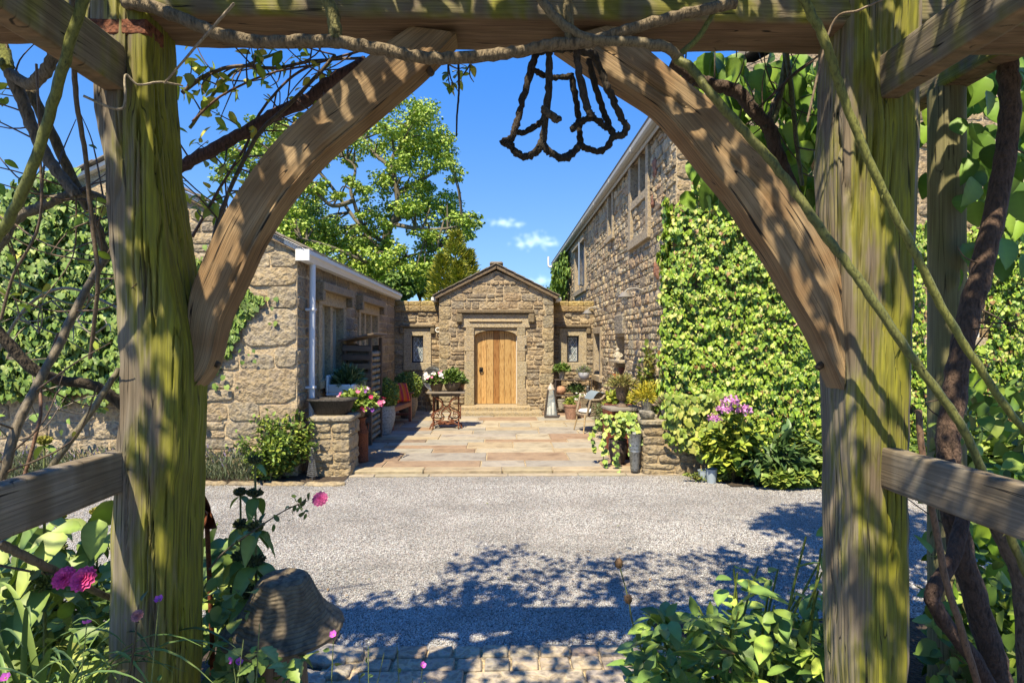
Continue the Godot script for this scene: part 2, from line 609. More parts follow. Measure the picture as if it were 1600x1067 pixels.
# The stones of one wall. frame: origin at the lower left of the face, x along, y up, z out of the wall. The largest in the picture become parts, the rest one part.
func lay_stones(parent: Node, frame: Transform3D, list: Array, palette: Array, depth: Vector2, joint := 0.014, most := 300, tilt := 0.0, material: Material = null, called := "stone") -> void:
	if material == null:
		material = M.stone
	var eye := Vector3(0, CAM_H, 0)
	var order := []
	for s in list:
		var p: Vector3 = frame * Vector3(s[0], s[1], 0)
		order.append([s[2] * s[3] / p.distance_squared_to(eye), s])
	order.sort_custom(func(a, b): return a[0] > b[0])
	var rest := MB.new()
	for k in order.size():
		var s: Array = order[k][1]
		var out := rnd(depth.x, depth.y)
		var deep := 0.06 + out
		var bas := Basis(Vector3.BACK, rnd(-tilt, tilt)) * Basis(Vector3.RIGHT, rnd(-tilt, tilt) * 0.8) * Basis(Vector3.UP, rnd(-tilt, tilt) * 0.8)
		bas = bas * Basis.from_scale(Vector3((s[2] - joint) * (1 if R.randf() < 0.5 else -1) * 1.0, s[3] - joint, deep))
		if bas.determinant() < 0:
			bas = bas * Basis.from_scale(Vector3(-1, 1, 1))
		var xf := frame * Transform3D(bas, Vector3(s[0], s[1], out - deep * 0.5))
		var shape := R.randi() % 12 if s[2] * s[3] < 0.05 else 12 + R.randi() % 6
		if k < most:
			part(parent, called, stone_mesh(shape, pick(palette), material), xf)
		else:
			rest.add(stone_shapes[shape], xf, vary(pick(palette), 0.12))
	if rest.v.size():
		part(parent, "small_" + called + "s", rest.mesh(material)).set_meta("kind", "stuff")

# The mortar face behind the stones, with real openings: cells round the holes, then the sides of each opening.
func backing(parent: Node, frame: Transform3D, w: float, h: float, holes: Array, deep := 0.25, called := "wall", only_recess := false, open := []) -> void:
	var us := [0.0, w]
	var vs := [0.0, h]
	for o in holes:
		us.append_array([o[0], o[2]])
		vs.append_array([o[1], o[3]])
	us.sort()
	vs.sort()
	var m := MB.new()
	var inside := frame * Vector3(w / 2, h / 2, -2)
	for a in us.size() - 1 if not only_recess else 0:
		for b in vs.size() - 1:
			if us[a + 1] - us[a] < 0.001 or vs[b + 1] - vs[b] < 0.001:
				continue
			var cu: float = (us[a] + us[a + 1]) / 2
			var cv: float = (vs[b] + vs[b + 1]) / 2
			if holes.any(func(o): return cu > o[0] and cu < o[2] and cv > o[1] and cv < o[3]):
				continue
			m.face([frame * Vector3(us[a], vs[b], 0), frame * Vector3(us[a + 1], vs[b], 0), frame * Vector3(us[a + 1], vs[b + 1], 0), frame * Vector3(us[a], vs[b + 1], 0)], frame * Vector3(cu, cv, -1))
	for o in holes:
		if open.has(o):
			continue
		var c: Vector3 = frame * Vector3((o[0] + o[2]) / 2, (o[1] + o[3]) / 2, -deep / 2)
		var q := [[o[0], o[1], o[0], o[3]], [o[2], o[1], o[2], o[3]], [o[0], o[1], o[2], o[1]], [o[0], o[3], o[2], o[3]]]
		for e in q:
			m.face([frame * Vector3(e[0], e[1], 0), frame * Vector3(e[2], e[3], 0), frame * Vector3(e[2], e[3], -deep), frame * Vector3(e[0], e[1], -deep)], c + (c - frame * Vector3((e[0] + e[2]) / 2, (e[1] + e[3]) / 2, -deep / 2)) * -2.0)
		m.face([frame * Vector3(o[0], o[1], -deep), frame * Vector3(o[2], o[1], -deep), frame * Vector3(o[2], o[3], -deep), frame * Vector3(o[0], o[3], -deep)], frame * Vector3(0, 0, -deep - 9), Color(0.8, 0.8, 0.8))
	part(parent, called, m.mesh(M.mortar))

func block(parent: Node, called: String, frame: Transform3D, u: float, v: float, w: float, h: float, out: float, back: float, col: Color, material: Material = null, bevel := 0.008) -> MeshInstance3D:
	# a dressed stone: lower left corner u, v; from -back to out across the wall's face
	var m := MB.new()
	# a hair larger than its bed, so that no face lies in the plane of the opening's side
	out += rnd(0.0, 0.003)
	m.box(frame * Vector3(u + w / 2, v + h / 2, (out - back) / 2), Vector3(w + 0.006, h + 0.006, out + back), bevel, col, frame.basis)
	return part(parent, called, m.mesh(material if material else M.ashlar))

# A leaded light in a dressed stone frame. Returns the frame part.
func leaded_window(parent: Node, frame: Transform3D, u: float, v: float, w: float, h: float) -> void:
	var root := Node3D.new()
	root.name = "window"
	parent.add_child(root, true)
	root.transform = frame * Transform3D(Basis(), Vector3(u, v, 0))
	var f := MB.new()
	var cf := Color(0.02, 0.025, 0.04)
	for s in [0, 1]:
		f.box(Vector3(0.02 + s * (w - 0.04), h / 2, -0.13), Vector3(0.04, h, 0.05), 0.005, cf)
		f.box(Vector3(w / 2, 0.02 + s * (h - 0.04), -0.13), Vector3(w - 0.08, 0.04, 0.05), 0.005, cf)
	part(root, "frame", f.mesh(M.satin))
	var g := MB.new()
	g.box(Vector3(w / 2, h / 2, -0.135), Vector3(w - 0.07, h - 0.07, 0.006), 0.0)
	part(root, "pane", g.mesh(M.glass))
	var l := MB.new()
	var a := w - 0.08
	var b := h - 0.08
	var nx := 2
	var stepy := a / nx * 1.55
	var col := Color(0.62, 0.64, 0.66)
	for k in range(-6, 8):
		for s in [-1, 1]:
			# the line y = k * stepy + s * x * 1.55, cut to the pane
			var pts := []
			for q in 41:
				var x := a * q / 40.0
				var y: float = k * stepy + s * x * 1.55
				if y >= 0 and y <= b:
					pts.append(Vector2(x, y))
			if pts.size() > 2:
				l.bar(Vector3(0.04 + pts[0].x, 0.04 + pts[0].y, -0.128), Vector3(0.04 + pts[-1].x, 0.04 + pts[-1].y, -0.128), 0.01, 0.012, col, Vector3.BACK)
	for s in [0, 1]:
		l.box(Vector3(0.046 + s * (a - 0.012), h / 2, -0.127), Vector3(0.012, b, 0.01), 0.001, col)
		l.box(Vector3(w / 2, 0.046 + s * (b - 0.012), -0.127), Vector3(a - 0.03, 0.012, 0.01), 0.001, col)
	part(root, "lead_lattice", l.mesh(M.satin))

func _ready() -> void:
	R.seed = 20240611
	NZ.seed = 5
	NZ.frequency = 1.0
	NZ.fractal_octaves = 3
	var cam := Camera3D.new()
	cam.name = "camera"
	add_child(cam)
	cam.position = Vector3(0, CAM_H, 0)
	cam.rotation.y = TURN
	cam.fov = rad_to_deg(2.0 * atan(533.5 / LENS))
	cam.near = 0.05
	cam.far = 2000.0
	cam.current = true
	var env := Environment.new()
	env.background_mode = Environment.BG_SKY
	env.tonemap_mode = Environment.TONE_MAPPER_LINEAR
	env.tonemap_exposure = 1.9
	env.sdfgi_enabled = true
	env.ssao_enabled = true
	env.ssil_enabled = true
	var sky := Sky.new()
	var sm := ProceduralSkyMaterial.new()
	sm.sky_top_color = Color(0.15, 0.415, 0.74)
	sm.sky_horizon_color = Color(0.60, 0.76, 0.87)
	sm.sky_curve = 0.14
	sm.ground_horizon_color = Color(0.62, 0.78, 0.9)
	sm.ground_bottom_color = Color(0.3, 0.3, 0.28)
	sm.sun_angle_max = 1.0
	sm.sky_energy_multiplier = 1.0
	sm.sky_cover = clouds()
	sm.sky_cover_modulate = Color(1, 1, 1, 0.42)
	sky.sky_material = sm
	env.sky = sky
	var we := WorldEnvironment.new()
	we.name = "environment"
	we.environment = env
	add_child(we)
	var sun := DirectionalLight3D.new()
	sun.name = "sun"
	add_child(sun)
	sun.look_at_from_position(Vector3.ZERO, Vector3(0.62, -2.3, -1.32), Vector3.UP)
	sun.light_energy = 1.55
	sun.light_color = Color(1.0, 0.94, 0.815)
	sun.light_angular_distance = 0.55
	sun.shadow_enabled = true

	make_materials()
	make_leaves()
	make_stones()
	ground()
	left_wing()
	porch()
	link_walls()
	main_house()
	patio()
	low_walls()
	pergola()
	trees()
	ivies()
	beds()
	patio_things_left()
	patio_things_right()
	sewing_table()
	toadstool()
	twig_basket()
	roses()
	foreground_plants()
	details()

func clouds() -> ImageTexture:
	# a few small fair-weather clouds low over the horizon, all the way round
	var w := 2048
	var im := Image.create(w, 1024, false, Image.FORMAT_RGBA8)
	im.fill(Color(1, 1, 1, 0))
	var f := FastNoiseLite.new()
	f.seed = 9
	f.frequency = 0.16
	f.fractal_octaves = 4
	var spots := [[0.5, 11.9, 1.5, 0.42], [1.9, 11.7, 0.7, 0.25], [3.6, 10.1, 1.9, 0.75], [2.0, 9.7, 1.1, 0.35], [5.0, 9.8, 1.0, 0.35], [4.3, 6.2, 1.4, 0.4], [-34, 12, 4, 1], [28, 15, 5, 1.2], [70, 10, 6, 1.4], [110, 14, 5, 1.1], [150, 11, 6, 1.3], [-80, 13, 5, 1.2], [-125, 10, 6, 1.4], [-165, 15, 5, 1.1]]
	for s in spots:
		var cx: float = s[0] / 360.0 * w
		var cy: float = (0.5 - s[1] / 180.0) * 1024
		var rx: float = s[2] / 360.0 * w
		var ry: float = s[3] / 180.0 * 1024
		for y in range(int(cy - ry * 2), int(cy + ry * 2)):
			for x in range(int(cx - rx * 1.5), int(cx + rx * 1.5)):
				var e := Vector2((x - cx) / rx, (y - cy) / ry).length()
				var a: float = clamp((1.05 - e + f.get_noise_2d(x, y * 1.6) * 1.0) * 0.7, 0.0, 0.9)
				if a > 0.0:
					var o := im.get_pixel(posmod(x, w), y)
					im.set_pixel(posmod(x, w), y, Color(1, 1, 1, max(o.a, a)))
	return ImageTexture.create_from_image(im)

func sheet(x0: float, x1: float, z0: float, z1: float, y: float, material: Material, nx := 1, nz := 1, wave := 0.0) -> ArrayMesh:
	var m := MB.new()
	m.grid(nx, nz, func(a, b):
		var p := Vector3(lerpf(x0, x1, a), y, lerpf(z0, z1, b))
		p.y += wave * NZ.get_noise_2d(p.x * 0.7, p.z * 0.7)
		return [p, Color.WHITE, Vector2(p.x, p.z)])
	return m.mesh(material)

const BUFF := Color(0.40, 0.315, 0.19)
const STONES := [Color(0.392, 0.325, 0.237), Color(0.341, 0.282, 0.213), Color(0.436, 0.370, 0.275), Color(0.294, 0.254, 0.203), Color(0.367, 0.293, 0.209), Color(0.322, 0.293, 0.249), Color(0.263, 0.226, 0.182)]
const RUBBLE := [Color(0.450, 0.375, 0.271), Color(0.390, 0.333, 0.249), Color(0.503, 0.429, 0.313), Color(0.348, 0.312, 0.251), Color(0.430, 0.336, 0.246), Color(0.382, 0.361, 0.307), Color(0.532, 0.458, 0.348), Color(0.307, 0.265, 0.211)]

func ground() -> void:
	structure("ground", sheet(-600, 600, 500, -900, -0.05, M.grass))
	structure("gravel_drive", sheet(-14, 14, 6, -8.6, 0.0, M.gravel, 80, 60, 0.012))
	# loose chips where single stones can be made out
	var m := MB.new()
	var s: Dictionary = {}
	var sp := SphereMesh.new()
	sp.radial_segments = 6
	sp.rings = 2
	sp.radius = 0.5
	sp.height = 1.0
	var arr := sp.get_mesh_arrays()
	s = {"v": arr[Mesh.ARRAY_VERTEX], "n": arr[Mesh.ARRAY_NORMAL], "i": arr[Mesh.ARRAY_INDEX]}
	m.add(s, Transform3D(), Color.WHITE)
	for k in m.v.size():
		m.v[k] *= 1.0 + 0.2 * NZ.get_noise_3dv(m.v[k] * 3.0)
	var xfs := []
	var cols := []
	var tones := [Color(0.47, 0.47, 0.465), Color(0.41, 0.41, 0.405), Color(0.33, 0.33, 0.33), Color(0.53, 0.53, 0.525), Color(0.43, 0.405, 0.385), Color(0.37, 0.375, 0.385), Color(0.26, 0.26, 0.265)]
	var n := 0
	while n < 310000:
		var d := 3.0 + 4.9 * pow(R.randf(), 1.25)
		var p := at(rnd(-40, 1640) if d > 4.0 else rnd(230, 1420), 800, d)
		if p.z > -3.42 + 0.03 * sin(p.x * 9) and p.x > -1.35 and p.x < 1.3:
			n += 1
			continue
		p.y = 0.012 * NZ.get_noise_2d(p.x * 0.7, p.z * 0.7) + rnd(0.0, 0.006)
		var sz := rnd(0.006, 0.0135)
		xfs.append(Transform3D(Basis(rdir(), rnd(0, TAU)) * Basis.from_scale(Vector3(sz, sz * rnd(0.45, 0.8), sz * rnd(0.7, 1.3))), p))
		# worn lanes and drifts: more dark fines in some places than in others
		var lane: float = 0.95 + 0.3 * NZ.get_noise_2d(p.x * 0.35 + 3.0, p.z * 0.9) + 0.2 * NZ.get_noise_2d(p.x * 1.6, p.z * 2.5)
		var ct: Color = vary(pick(tones), 0.15)
		cols.append(Color(ct.r * lane, ct.g * lane, ct.b * lane))
		n += 1
	var g := many(self, "gravel", m.mesh(M.chip), xfs, cols)
	tag(g, "pale grey loose gravel chips covering the drive", "gravel", "", "stuff")

# -------- the single-storey wing on the left
func left_wing() -> void:
	var t := thing("stone_wing", "low stone wing with white gutter on the left side of the courtyard", "building", Vector3(-5.17, 0, -11.5))
	t.position = Vector3.ZERO
	var x0 := -7.6
	var x1 := -2.75
	var z0 := -7.8
	var z1 := -15.6
	var eave := 3.08
	var ridge := Vector2(-5.17, 4.3)
	# gable end towards the camera
	var fg := Transform3D(Basis(), Vector3(x0, 0, z0))
	var gable := MB.new()
	gable.face([Vector3(x0, 0, z0), Vector3(x1, 0, z0), Vector3(x1, eave, z0), Vector3(ridge.x, ridge.y, z0), Vector3(x0, eave, z0)], Vector3(-5, 1, -12))
	gable.face([Vector3(x0, 0, z0), Vector3(x0, 0, z1), Vector3(x0, eave, z1), Vector3(x0, eave, z0)], Vector3(-5, 1, -12))
	gable.face([Vector3(x0, 0, z1), Vector3(x1, 0, z1), Vector3(x1, eave, z1), Vector3(ridge.x, ridge.y, z1), Vector3(x0, eave, z1)], Vector3(-5, 1, -12))
	part(t, "gable_wall", gable.mesh(M.mortar))
	var roofline := func(x: float) -> float: return eave + (ridge.y - eave) * (1.0 - abs(x - ridge.x) / (x1 - ridge.x))
	# large squared blocks at the corner, coursed rubble beyond
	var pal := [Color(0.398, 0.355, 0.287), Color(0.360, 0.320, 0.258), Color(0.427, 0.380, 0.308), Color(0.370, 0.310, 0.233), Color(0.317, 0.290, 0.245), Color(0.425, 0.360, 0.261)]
	var y := 0.0
	var quoins := [0.36, 0.3, 0.34, 0.5, 0.28, 0.52, 0.3, 0.26, 0.3]
	var holes := []
	for k in quoins.size():
		var qw: float = [0.62, 0.34, 0.5, 0.85, 0.3, 0.75, 0.4, 0.7, 0.36][k]
		var hh: float = min(quoins[k], eave - y)
		if hh < 0.08: break
		lay_stones(t, Transform3D(Basis(), Vector3(x1 - qw, y, z0)), [[qw / 2, hh / 2, qw, hh]], pal, Vector2(0.03, 0.04), 0.012, 9, 0.0, null, "quoin")
		holes.append([x1 - qw - x0, y, x1 - x0, y + hh])
		y += hh
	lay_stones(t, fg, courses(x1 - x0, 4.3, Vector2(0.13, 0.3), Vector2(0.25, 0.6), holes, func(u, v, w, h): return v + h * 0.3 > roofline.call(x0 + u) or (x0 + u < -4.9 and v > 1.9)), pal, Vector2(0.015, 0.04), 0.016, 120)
	# court side
	var fs := Transform3D(Basis(Vector3.UP, PI / 2), Vector3(x1, 0, z0))
	var len := z0 - z1
	var wins := [[1.0, 1.25, 2.2, 2.42], [3.45, 1.25, 5.0, 2.42]]
	var sideh := []
	for o in wins:
		sideh.append([o[0], o[1], o[2], o[3]])
	backing(t, fs, len, eave, sideh, 1.2, "court_wall")
	var sh := []
	for o in wins:
		sh.append([o[0] - 0.16, o[1] - 0.12, o[2] + 0.16, o[3] + 0.34])
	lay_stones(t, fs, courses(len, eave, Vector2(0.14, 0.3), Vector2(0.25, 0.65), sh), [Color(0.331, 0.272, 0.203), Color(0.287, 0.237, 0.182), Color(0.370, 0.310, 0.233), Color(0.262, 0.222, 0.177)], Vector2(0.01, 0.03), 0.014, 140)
	var buff := Color(0.440, 0.370, 0.260)
	for o in wins:
		block(t, "window_sill", fs, o[0] - 0.16, o[1] - 0.12, o[2] - o[0] + 0.32, 0.12, 0.06, 0.2, buff)
		block(t, "lintel", fs, o[0] - 0.16, o[3], o[2] - o[0] + 0.32, 0.2, 0.035, 0.2, buff)
		block(t, "jamb", fs, o[0] - 0.16, o[1], 0.16, o[3] - o[1], 0.035, 0.2, buff)
		block(t, "jamb", fs, o[2], o[1], 0.16, o[3] - o[1], 0.035, 0.2, buff)
		block(t, "hood_mould", fs, o[0] - 0.3, o[3] + 0.2, o[2] - o[0] + 0.6, 0.12, 0.15, 0.05, Color(0.3, 0.25, 0.18))
		for e in [o[0] - 0.3, o[2] + 0.18]:
			block(t, "label_stop", fs, e, o[3] + 0.04, 0.12, 0.158, 0.14, 0.05, Color(0.3, 0.25, 0.18))
		var lights := 2 if o[2] - o[0] < 1.3 else 3
		var lw: float = (o[2] - o[0] - 0.12 * (lights - 1)) / lights
		for k in lights:
			if k:
				block(t, "mullion", fs, o[0] + k * (lw + 0.12) - 0.12, o[1], 0.12, o[3] - o[1], 0.0, 0.16, buff)
			var g := MB.new()
			g.box(fs * Vector3(o[0] + k * (lw + 0.12) + lw / 2, (o[1] + o[3]) / 2, -0.14), Vector3(lw, o[3] - o[1], 0.008), 0.0, Color.WHITE, fs.basis)
			var w := part(t, "window", g.mesh(M.glass))
			var bl := MB.new()
			bl.box(fs * Vector3(o[0] + k * (lw + 0.12) + lw / 2, (o[1] + o[3]) / 2, -0.2), Vector3(lw, o[3] - o[1], 0.01), 0.0, Color(0.5, 0.43, 0.3), fs.basis)
			part(w, "blind", bl.mesh(M.cloth))
			var f := MB.new()
			for s in [-1, 1]:
				f.box(fs * Vector3(o[0] + k * (lw + 0.12) + lw / 2 + s * (lw / 2 - 0.025), (o[1] + o[3]) / 2, -0.125), Vector3(0.05, o[3] - o[1], 0.05), 0.004, Color(0.45, 0.42, 0.34), fs.basis)
				f.box(fs * Vector3(o[0] + k * (lw + 0.12) + lw / 2, (o[1] + o[3]) / 2 + s * ((o[3] - o[1]) / 2 - 0.025), -0.125), Vector3(lw - 0.1, 0.05, 0.05), 0.004, Color(0.45, 0.42, 0.34), fs.basis)
			part(w, "frame", f.mesh(M.satin))
	# roof: two slopes of stone slates on a slab
	for side in [-1, 1]:
		var ex: float = x1 + 0.1 if side > 0 else x0 - 0.1
		var slope := Vector3(ridge.x - ex, ridge.y - eave, 0)
		var up := slope.cross(Vector3(0, 0, 1)).normalized()
		if up.y < 0: up = -up
		var m := MB.new()
		var a := Vector3(ex, eave + 0.02, z0 + 0.08)
		var b := Vector3(ex, eave + 0.02, z1)
		var c := a + slope
		var d := b + slope
		m.face([a, b, d, c], a - up * 9)
		var lo := -up * 0.05
		m.face([a + lo, b + lo, d + lo, c + lo], a + up * 9)
		m.face([a, c, c + lo, a + lo], Vector3(-5, 3, -12))
		m.face([a, b, b + lo, a + lo], (c + d) / 2)
		part(t, "roof", m.mesh(M.flag), Transform3D(), "").set_meta("label", "grey stone slate roof slope")
		# slates along the verge and the eave, the only ones the courtyard shows
		var bas := Basis(slope.normalized(), up, slope.normalized().cross(up))
		for k in 11:
			var s := MB.new()
			var p: Vector3 = a + slope * ((k + 0.5) / 11.0) + up * (0.03 + 0.006 * (k % 2)) - Vector3(0, 0, 0.22)
			s.box(p, Vector3(slope.length() / 11.0 + 0.05, 0.026, 0.56), 0.006, vary(Color(0.21, 0.185, 0.15), 0.2), bas * Basis(Vector3.BACK, 0.05))
			part(t, "roof_slate", s.mesh(M.flag))
		if side > 0:
			for k in 16:
				var s := MB.new()
				s.box(Vector3(ex - 0.17, eave + 0.15, z0 - 0.55 - k * 0.45), Vector3(0.4, 0.026, 0.44), 0.006, vary(Color(0.2, 0.18, 0.15), 0.2), bas)
				part(t, "roof_slate", s.mesh(M.flag))
	# verge stones under the slates
	var vm := MB.new()
	vm.bar(Vector3(x1 + 0.06, eave + 0.0, z0 + 0.045), Vector3(ridge.x, ridge.y - 0.03, z0 + 0.045), 0.07, 0.09, Color(0.2, 0.16, 0.11))
	part(t, "verge", vm.mesh(M.ashlar))
	# white gutter: an open ogee trough with an end cap
	var prof := [Vector2(-0.03, 0.13), Vector2(-0.03, 0.02), Vector2(0.02, -0.02), Vector2(0.10, -0.01), Vector2(0.125, 0.05), Vector2(0.15, 0.075), Vector2(0.15, 0.13), Vector2(0.13, 0.13), Vector2(0.13, 0.08), Vector2(0.0, 0.03), Vector2(0.0, 0.13)]
	var gm := MB.new()
	for k in prof.size():
		var a2: Vector2 = prof[k]
		var b2: Vector2 = prof[(k + 1) % prof.size()]
		gm.face([Vector3(x1 + 0.05 + a2.x, eave - 0.13 + a2.y, z0 + 0.1), Vector3(x1 + 0.05 + b2.x, eave - 0.13 + b2.y, z0 + 0.1), Vector3(x1 + 0.05 + b2.x, eave - 0.13 + b2.y, -15.0), Vector3(x1 + 0.05 + a2.x, eave - 0.13 + a2.y, -15.0)], Vector3(x1 + 0.11, eave - 0.08, -11), Color(0.62, 0.62, 0.6))
	var gut := part(t, "gutter", gm.mesh(M.satin), Transform3D(), "white gutter")
	var em := MB.new()
	em.box(Vector3(x1 + 0.11, eave - 0.07, z0 + 0.11), Vector3(0.19, 0.155, 0.018), 0.006, Color(0.76, 0.76, 0.74))
	part(gut, "end_cap", em.mesh(M.satin))
	# fascia behind it
	var fa := MB.new()
	fa.box(Vector3(x1 + 0.008, eave - 0.07, -11.3), Vector3(0.02, 0.12, 7.1), 0.002, Color(0.7, 0.69, 0.66))
	part(t, "fascia", fa.mesh(M.satin))
	var dm := MB.new()
	dm.tube([Vector3(x1 + 0.11, eave - 0.12, -8.1), Vector3(x1 + 0.11, eave - 0.35, -8.1), Vector3(x1 + 0.10, 1.4, -8.1), Vector3(x1 + 0.10, 0.05, -8.1)], [0.042], 14, Color(0.66, 0.69, 0.72))
	var dp := part(t, "downpipe", dm.mesh(M.satin), Transform3D(), "pale grey downpipe")
	for yy in [2.3, 1.2]:
		var bm := MB.new()
		bm.box(Vector3(x1 + 0.085, yy, -8.1), Vector3(0.13, 0.035, 0.11), 0.006, Color(0.6, 0.63, 0.66))
		part(dp, "pipe_bracket", bm.mesh(M.satin))

# -------- the gabled porch with the oak door
func porch() -> void:
	var t := thing("stone_porch", "gabled stone porch with oak door at the end of the courtyard", "porch")
	var x0 := -1.52
	var x1 := 1.377
	var z0 := -14.4
	var w := x1 - x0
	var eave := 2.98
	var apex := 3.64
	var f := Transform3D(Basis(), Vector3(x0, 0, z0))
	var dc := 1.43                 # the door's middle, along the wall
	var dw := 0.545
	var hole := [dc - dw, 0.25, dc + dw, 2.2]
	backing(t, f, w, eave, [hole], 0.2, "wall")
	var m := MB.new()
	m.face([Vector3(x0, eave, z0), Vector3(x1, eave, z0), Vector3((x0 + x1) / 2, apex, z0)], Vector3(0, 3, -16))
	for s in [x0, x1]:
		m.face([Vector3(s, 0, z0), Vector3(s, eave, z0), Vector3(s, eave, -17), Vector3(s, 0, -17)], Vector3(0, 1.5, -15))
	m.face([Vector3(x0, 0, -17), Vector3(x1, 0, -17), Vector3(x1, eave, -17), Vector3((x0 + x1) / 2, apex, -17), Vector3(x0, eave, -17)], Vector3(0, 1.5, -15))
	part(t, "wall", m.mesh(M.mortar))
	# quoins at both corners
	var holes := [[dc - dw - 0.24, 0.0, dc + dw + 0.24, 2.52]]
	var buff := [Color(0.386, 0.340, 0.258), Color(0.349, 0.310, 0.239), Color(0.402, 0.340, 0.238), Color(0.323, 0.300, 0.249)]
	for side in 2:
		var y := 0.0
		while y < eave - 0.1:
			var qh: float = min(rnd(0.2, 0.36), eave - y)
			var qw := rnd(0.18, 0.36)
			var u := 0.0 if side == 0 else w - qw
			lay_stones(t, f, [[u + qw / 2, y + qh / 2, qw, qh]], buff, Vector2(0.025, 0.035), 0.012, 3, 0.0, null, "quoin")
			holes.append([u, y, u + qw, y + qh])
			y += qh
	var top := func(u: float) -> float: return eave + (apex - eave) * (1.0 - abs(u - w / 2) / (w / 2))
	lay_stones(t, f, courses(w, apex, Vector2(0.09, 0.22), Vector2(0.14, 0.46), holes, func(u, v, sw, sh): return v + sh * 0.35 > top.call(u)), STONES, Vector2(0.01, 0.045), 0.014, 300, 0.03)
	# side stones of the right return, lit edge on
	# dressed surround
	var y2 := 0.25
	for s in [0, 1]:
		y2 = 0.0
		var hs := [0.25, 0.42, 0.3, 0.38, 0.26, 0.4, 0.19]
		for k in hs.size():
			var jw := 0.2 if k % 2 == 0 else 0.24
			block(t, "jamb_stone", f, dc - dw - jw if s == 0 else dc + dw, y2, jw, hs[k] - 0.008, 0.05 + 0.003 * (k % 2), 0.18, vary(Color(0.416, 0.370, 0.284), 0.14))
			y2 += hs[k]
	block(t, "lintel", f, dc - dw - 0.32, 2.205, 2 * dw + 0.64, 0.33, 0.05, 0.1, Color(0.485, 0.430, 0.336))
	block(t, "lintel_moulding", f, dc - dw - 0.12, 2.33, 2 * dw + 0.24, 0.06, 0.085, 0.0, Color(0.4, 0.34, 0.25), null, 0.025)
	# four-centred arch head over the door, cut from one stone
	var am := MB.new()
	var col := Color(0.48, 0.41, 0.3)
	var n := 24
	var arc := func(q: float) -> float: return 1.98 + 0.15 * pow(max(0.0, 1.0 - pow(abs(q), 2.4)), 0.55)
	for k in n:
		var qa := -1.0 + 2.0 * k / n
		var qb := -1.0 + 2.0 * (k + 1) / n
		var a := f * Vector3(dc + qa * dw, arc.call(qa), 0.0)
		var b := f * Vector3(dc + qb * dw, arc.call(qb), 0.0)
		var ta := f * Vector3(dc + qa * dw, 2.2, 0.0)
		var tb := f * Vector3(dc + qb * dw, 2.2, 0.0)
		am.face([a, b, tb, ta], f * Vector3(dc, 2, -3), col)
		am.face([a, b, b - Vector3(0, 0, 0.14), a - Vector3(0, 0, 0.14)], f * Vector3(dc, 9, 0), col)
	part(t, "arch_head", am.mesh(M.ashlar))
	block(t, "hood_mould", f, dc - dw - 0.42, 2.56, 2 * dw + 0.84, 0.09, 0.14, 0.02, Color(0.2, 0.165, 0.12), null, 0.02)
	for e in [dc - dw - 0.44, dc + dw + 0.28]:
		block(t, "label_stop", f, e, 2.32, 0.16, 0.238, 0.13, 0.02, Color(0.24, 0.2, 0.145), null, 0.03)
	# door of upright oak boards with a ring handle
	var door := Node3D.new()
	door.name = "door"
	t.add_child(door)
	door.set_meta("label", "weathered honey-coloured oak board door with arched head")
	door.position = f * Vector3(dc, 0.25, -0.13)
	var x := -dw + 0.012
	var widths := [0.15, 0.13, 0.16, 0.14, 0.12, 0.16, 0.13, 0.0]
	for k in 7:
		var bw: float = widths[k] * (2 * dw - 0.024) / 0.99
		var bm := MB.new()
		var tone := vary(Color(0.58, 0.455, 0.29), 0.12)
		if k == 3:
			tone = Color(0.36, 0.22, 0.105)
		var pts := []
		var g := 0.004
		pts.append(Vector3(x + g, 0.015, 0))
		pts.append(Vector3(x + bw - g, 0.015, 0))
		for s in 5:
			var xx: float = lerpf(x + bw - g, x + g, s / 4.0)
			pts.append(Vector3(xx, arc.call(xx / dw) - 0.25 - 0.012, 0))
		bm.face(pts, Vector3(0, 1, -3), tone)
		for s in pts.size():
			var p: Vector3 = pts[s]
			var q: Vector3 = pts[(s + 1) % pts.size()]
			bm.face([p, q, q - Vector3(0, 0, 0.03), p - Vector3(0, 0, 0.03)], Vector3(x + bw / 2, 1, -0.01), tone)
		part(door, "board", bm.mesh(M.door), Transform3D(Basis(), Vector3(0, 0, 0.002 * (k % 3))))
		x += bw
	var back := MB.new()
	back.box(Vector3(0, 0.95, -0.03), Vector3(2 * dw - 0.01, 1.9, 0.02), 0.0, Color(0.06, 0.04, 0.02))
	part(door, "door_back", back.mesh(M.plain))
	var fm := MB.new()
	fm.box(Vector3(dw - 0.012, 0.87, 0.01), Vector3(0.022, 1.72, 0.03), 0.003, Color(0.6, 0.58, 0.54))
	part(door, "door_stop", fm.mesh(M.satin))
	var hm := MB.new()
	hm.box(Vector3(-0.37, 0.88, 0.012), Vector3(0.09, 0.12, 0.012), 0.02, Color(0.5, 0.5, 0.5))
	var ring := []
	for k in 17:
		ring.append(Vector3(-0.37 + 0.042 * sin(TAU * k / 16), 0.86 + 0.042 * cos(TAU * k / 16), 0.035))
	hm.tube(ring, [0.011], 8)
	hm.ball(Vector3(-0.37, 0.905, 0.03), Vector3(0.018, 0.018, 0.018))
	part(door, "ring_handle", hm.mesh(M.iron))
	var bell := MB.new()
	bell.box(f * Vector3(dc + dw + 0.21, 1.72, 0.06), Vector3(0.05, 0.08, 0.03), 0.012, Color(0.03, 0.03, 0.035))
	part(t, "doorbell", bell.mesh(M.satin))
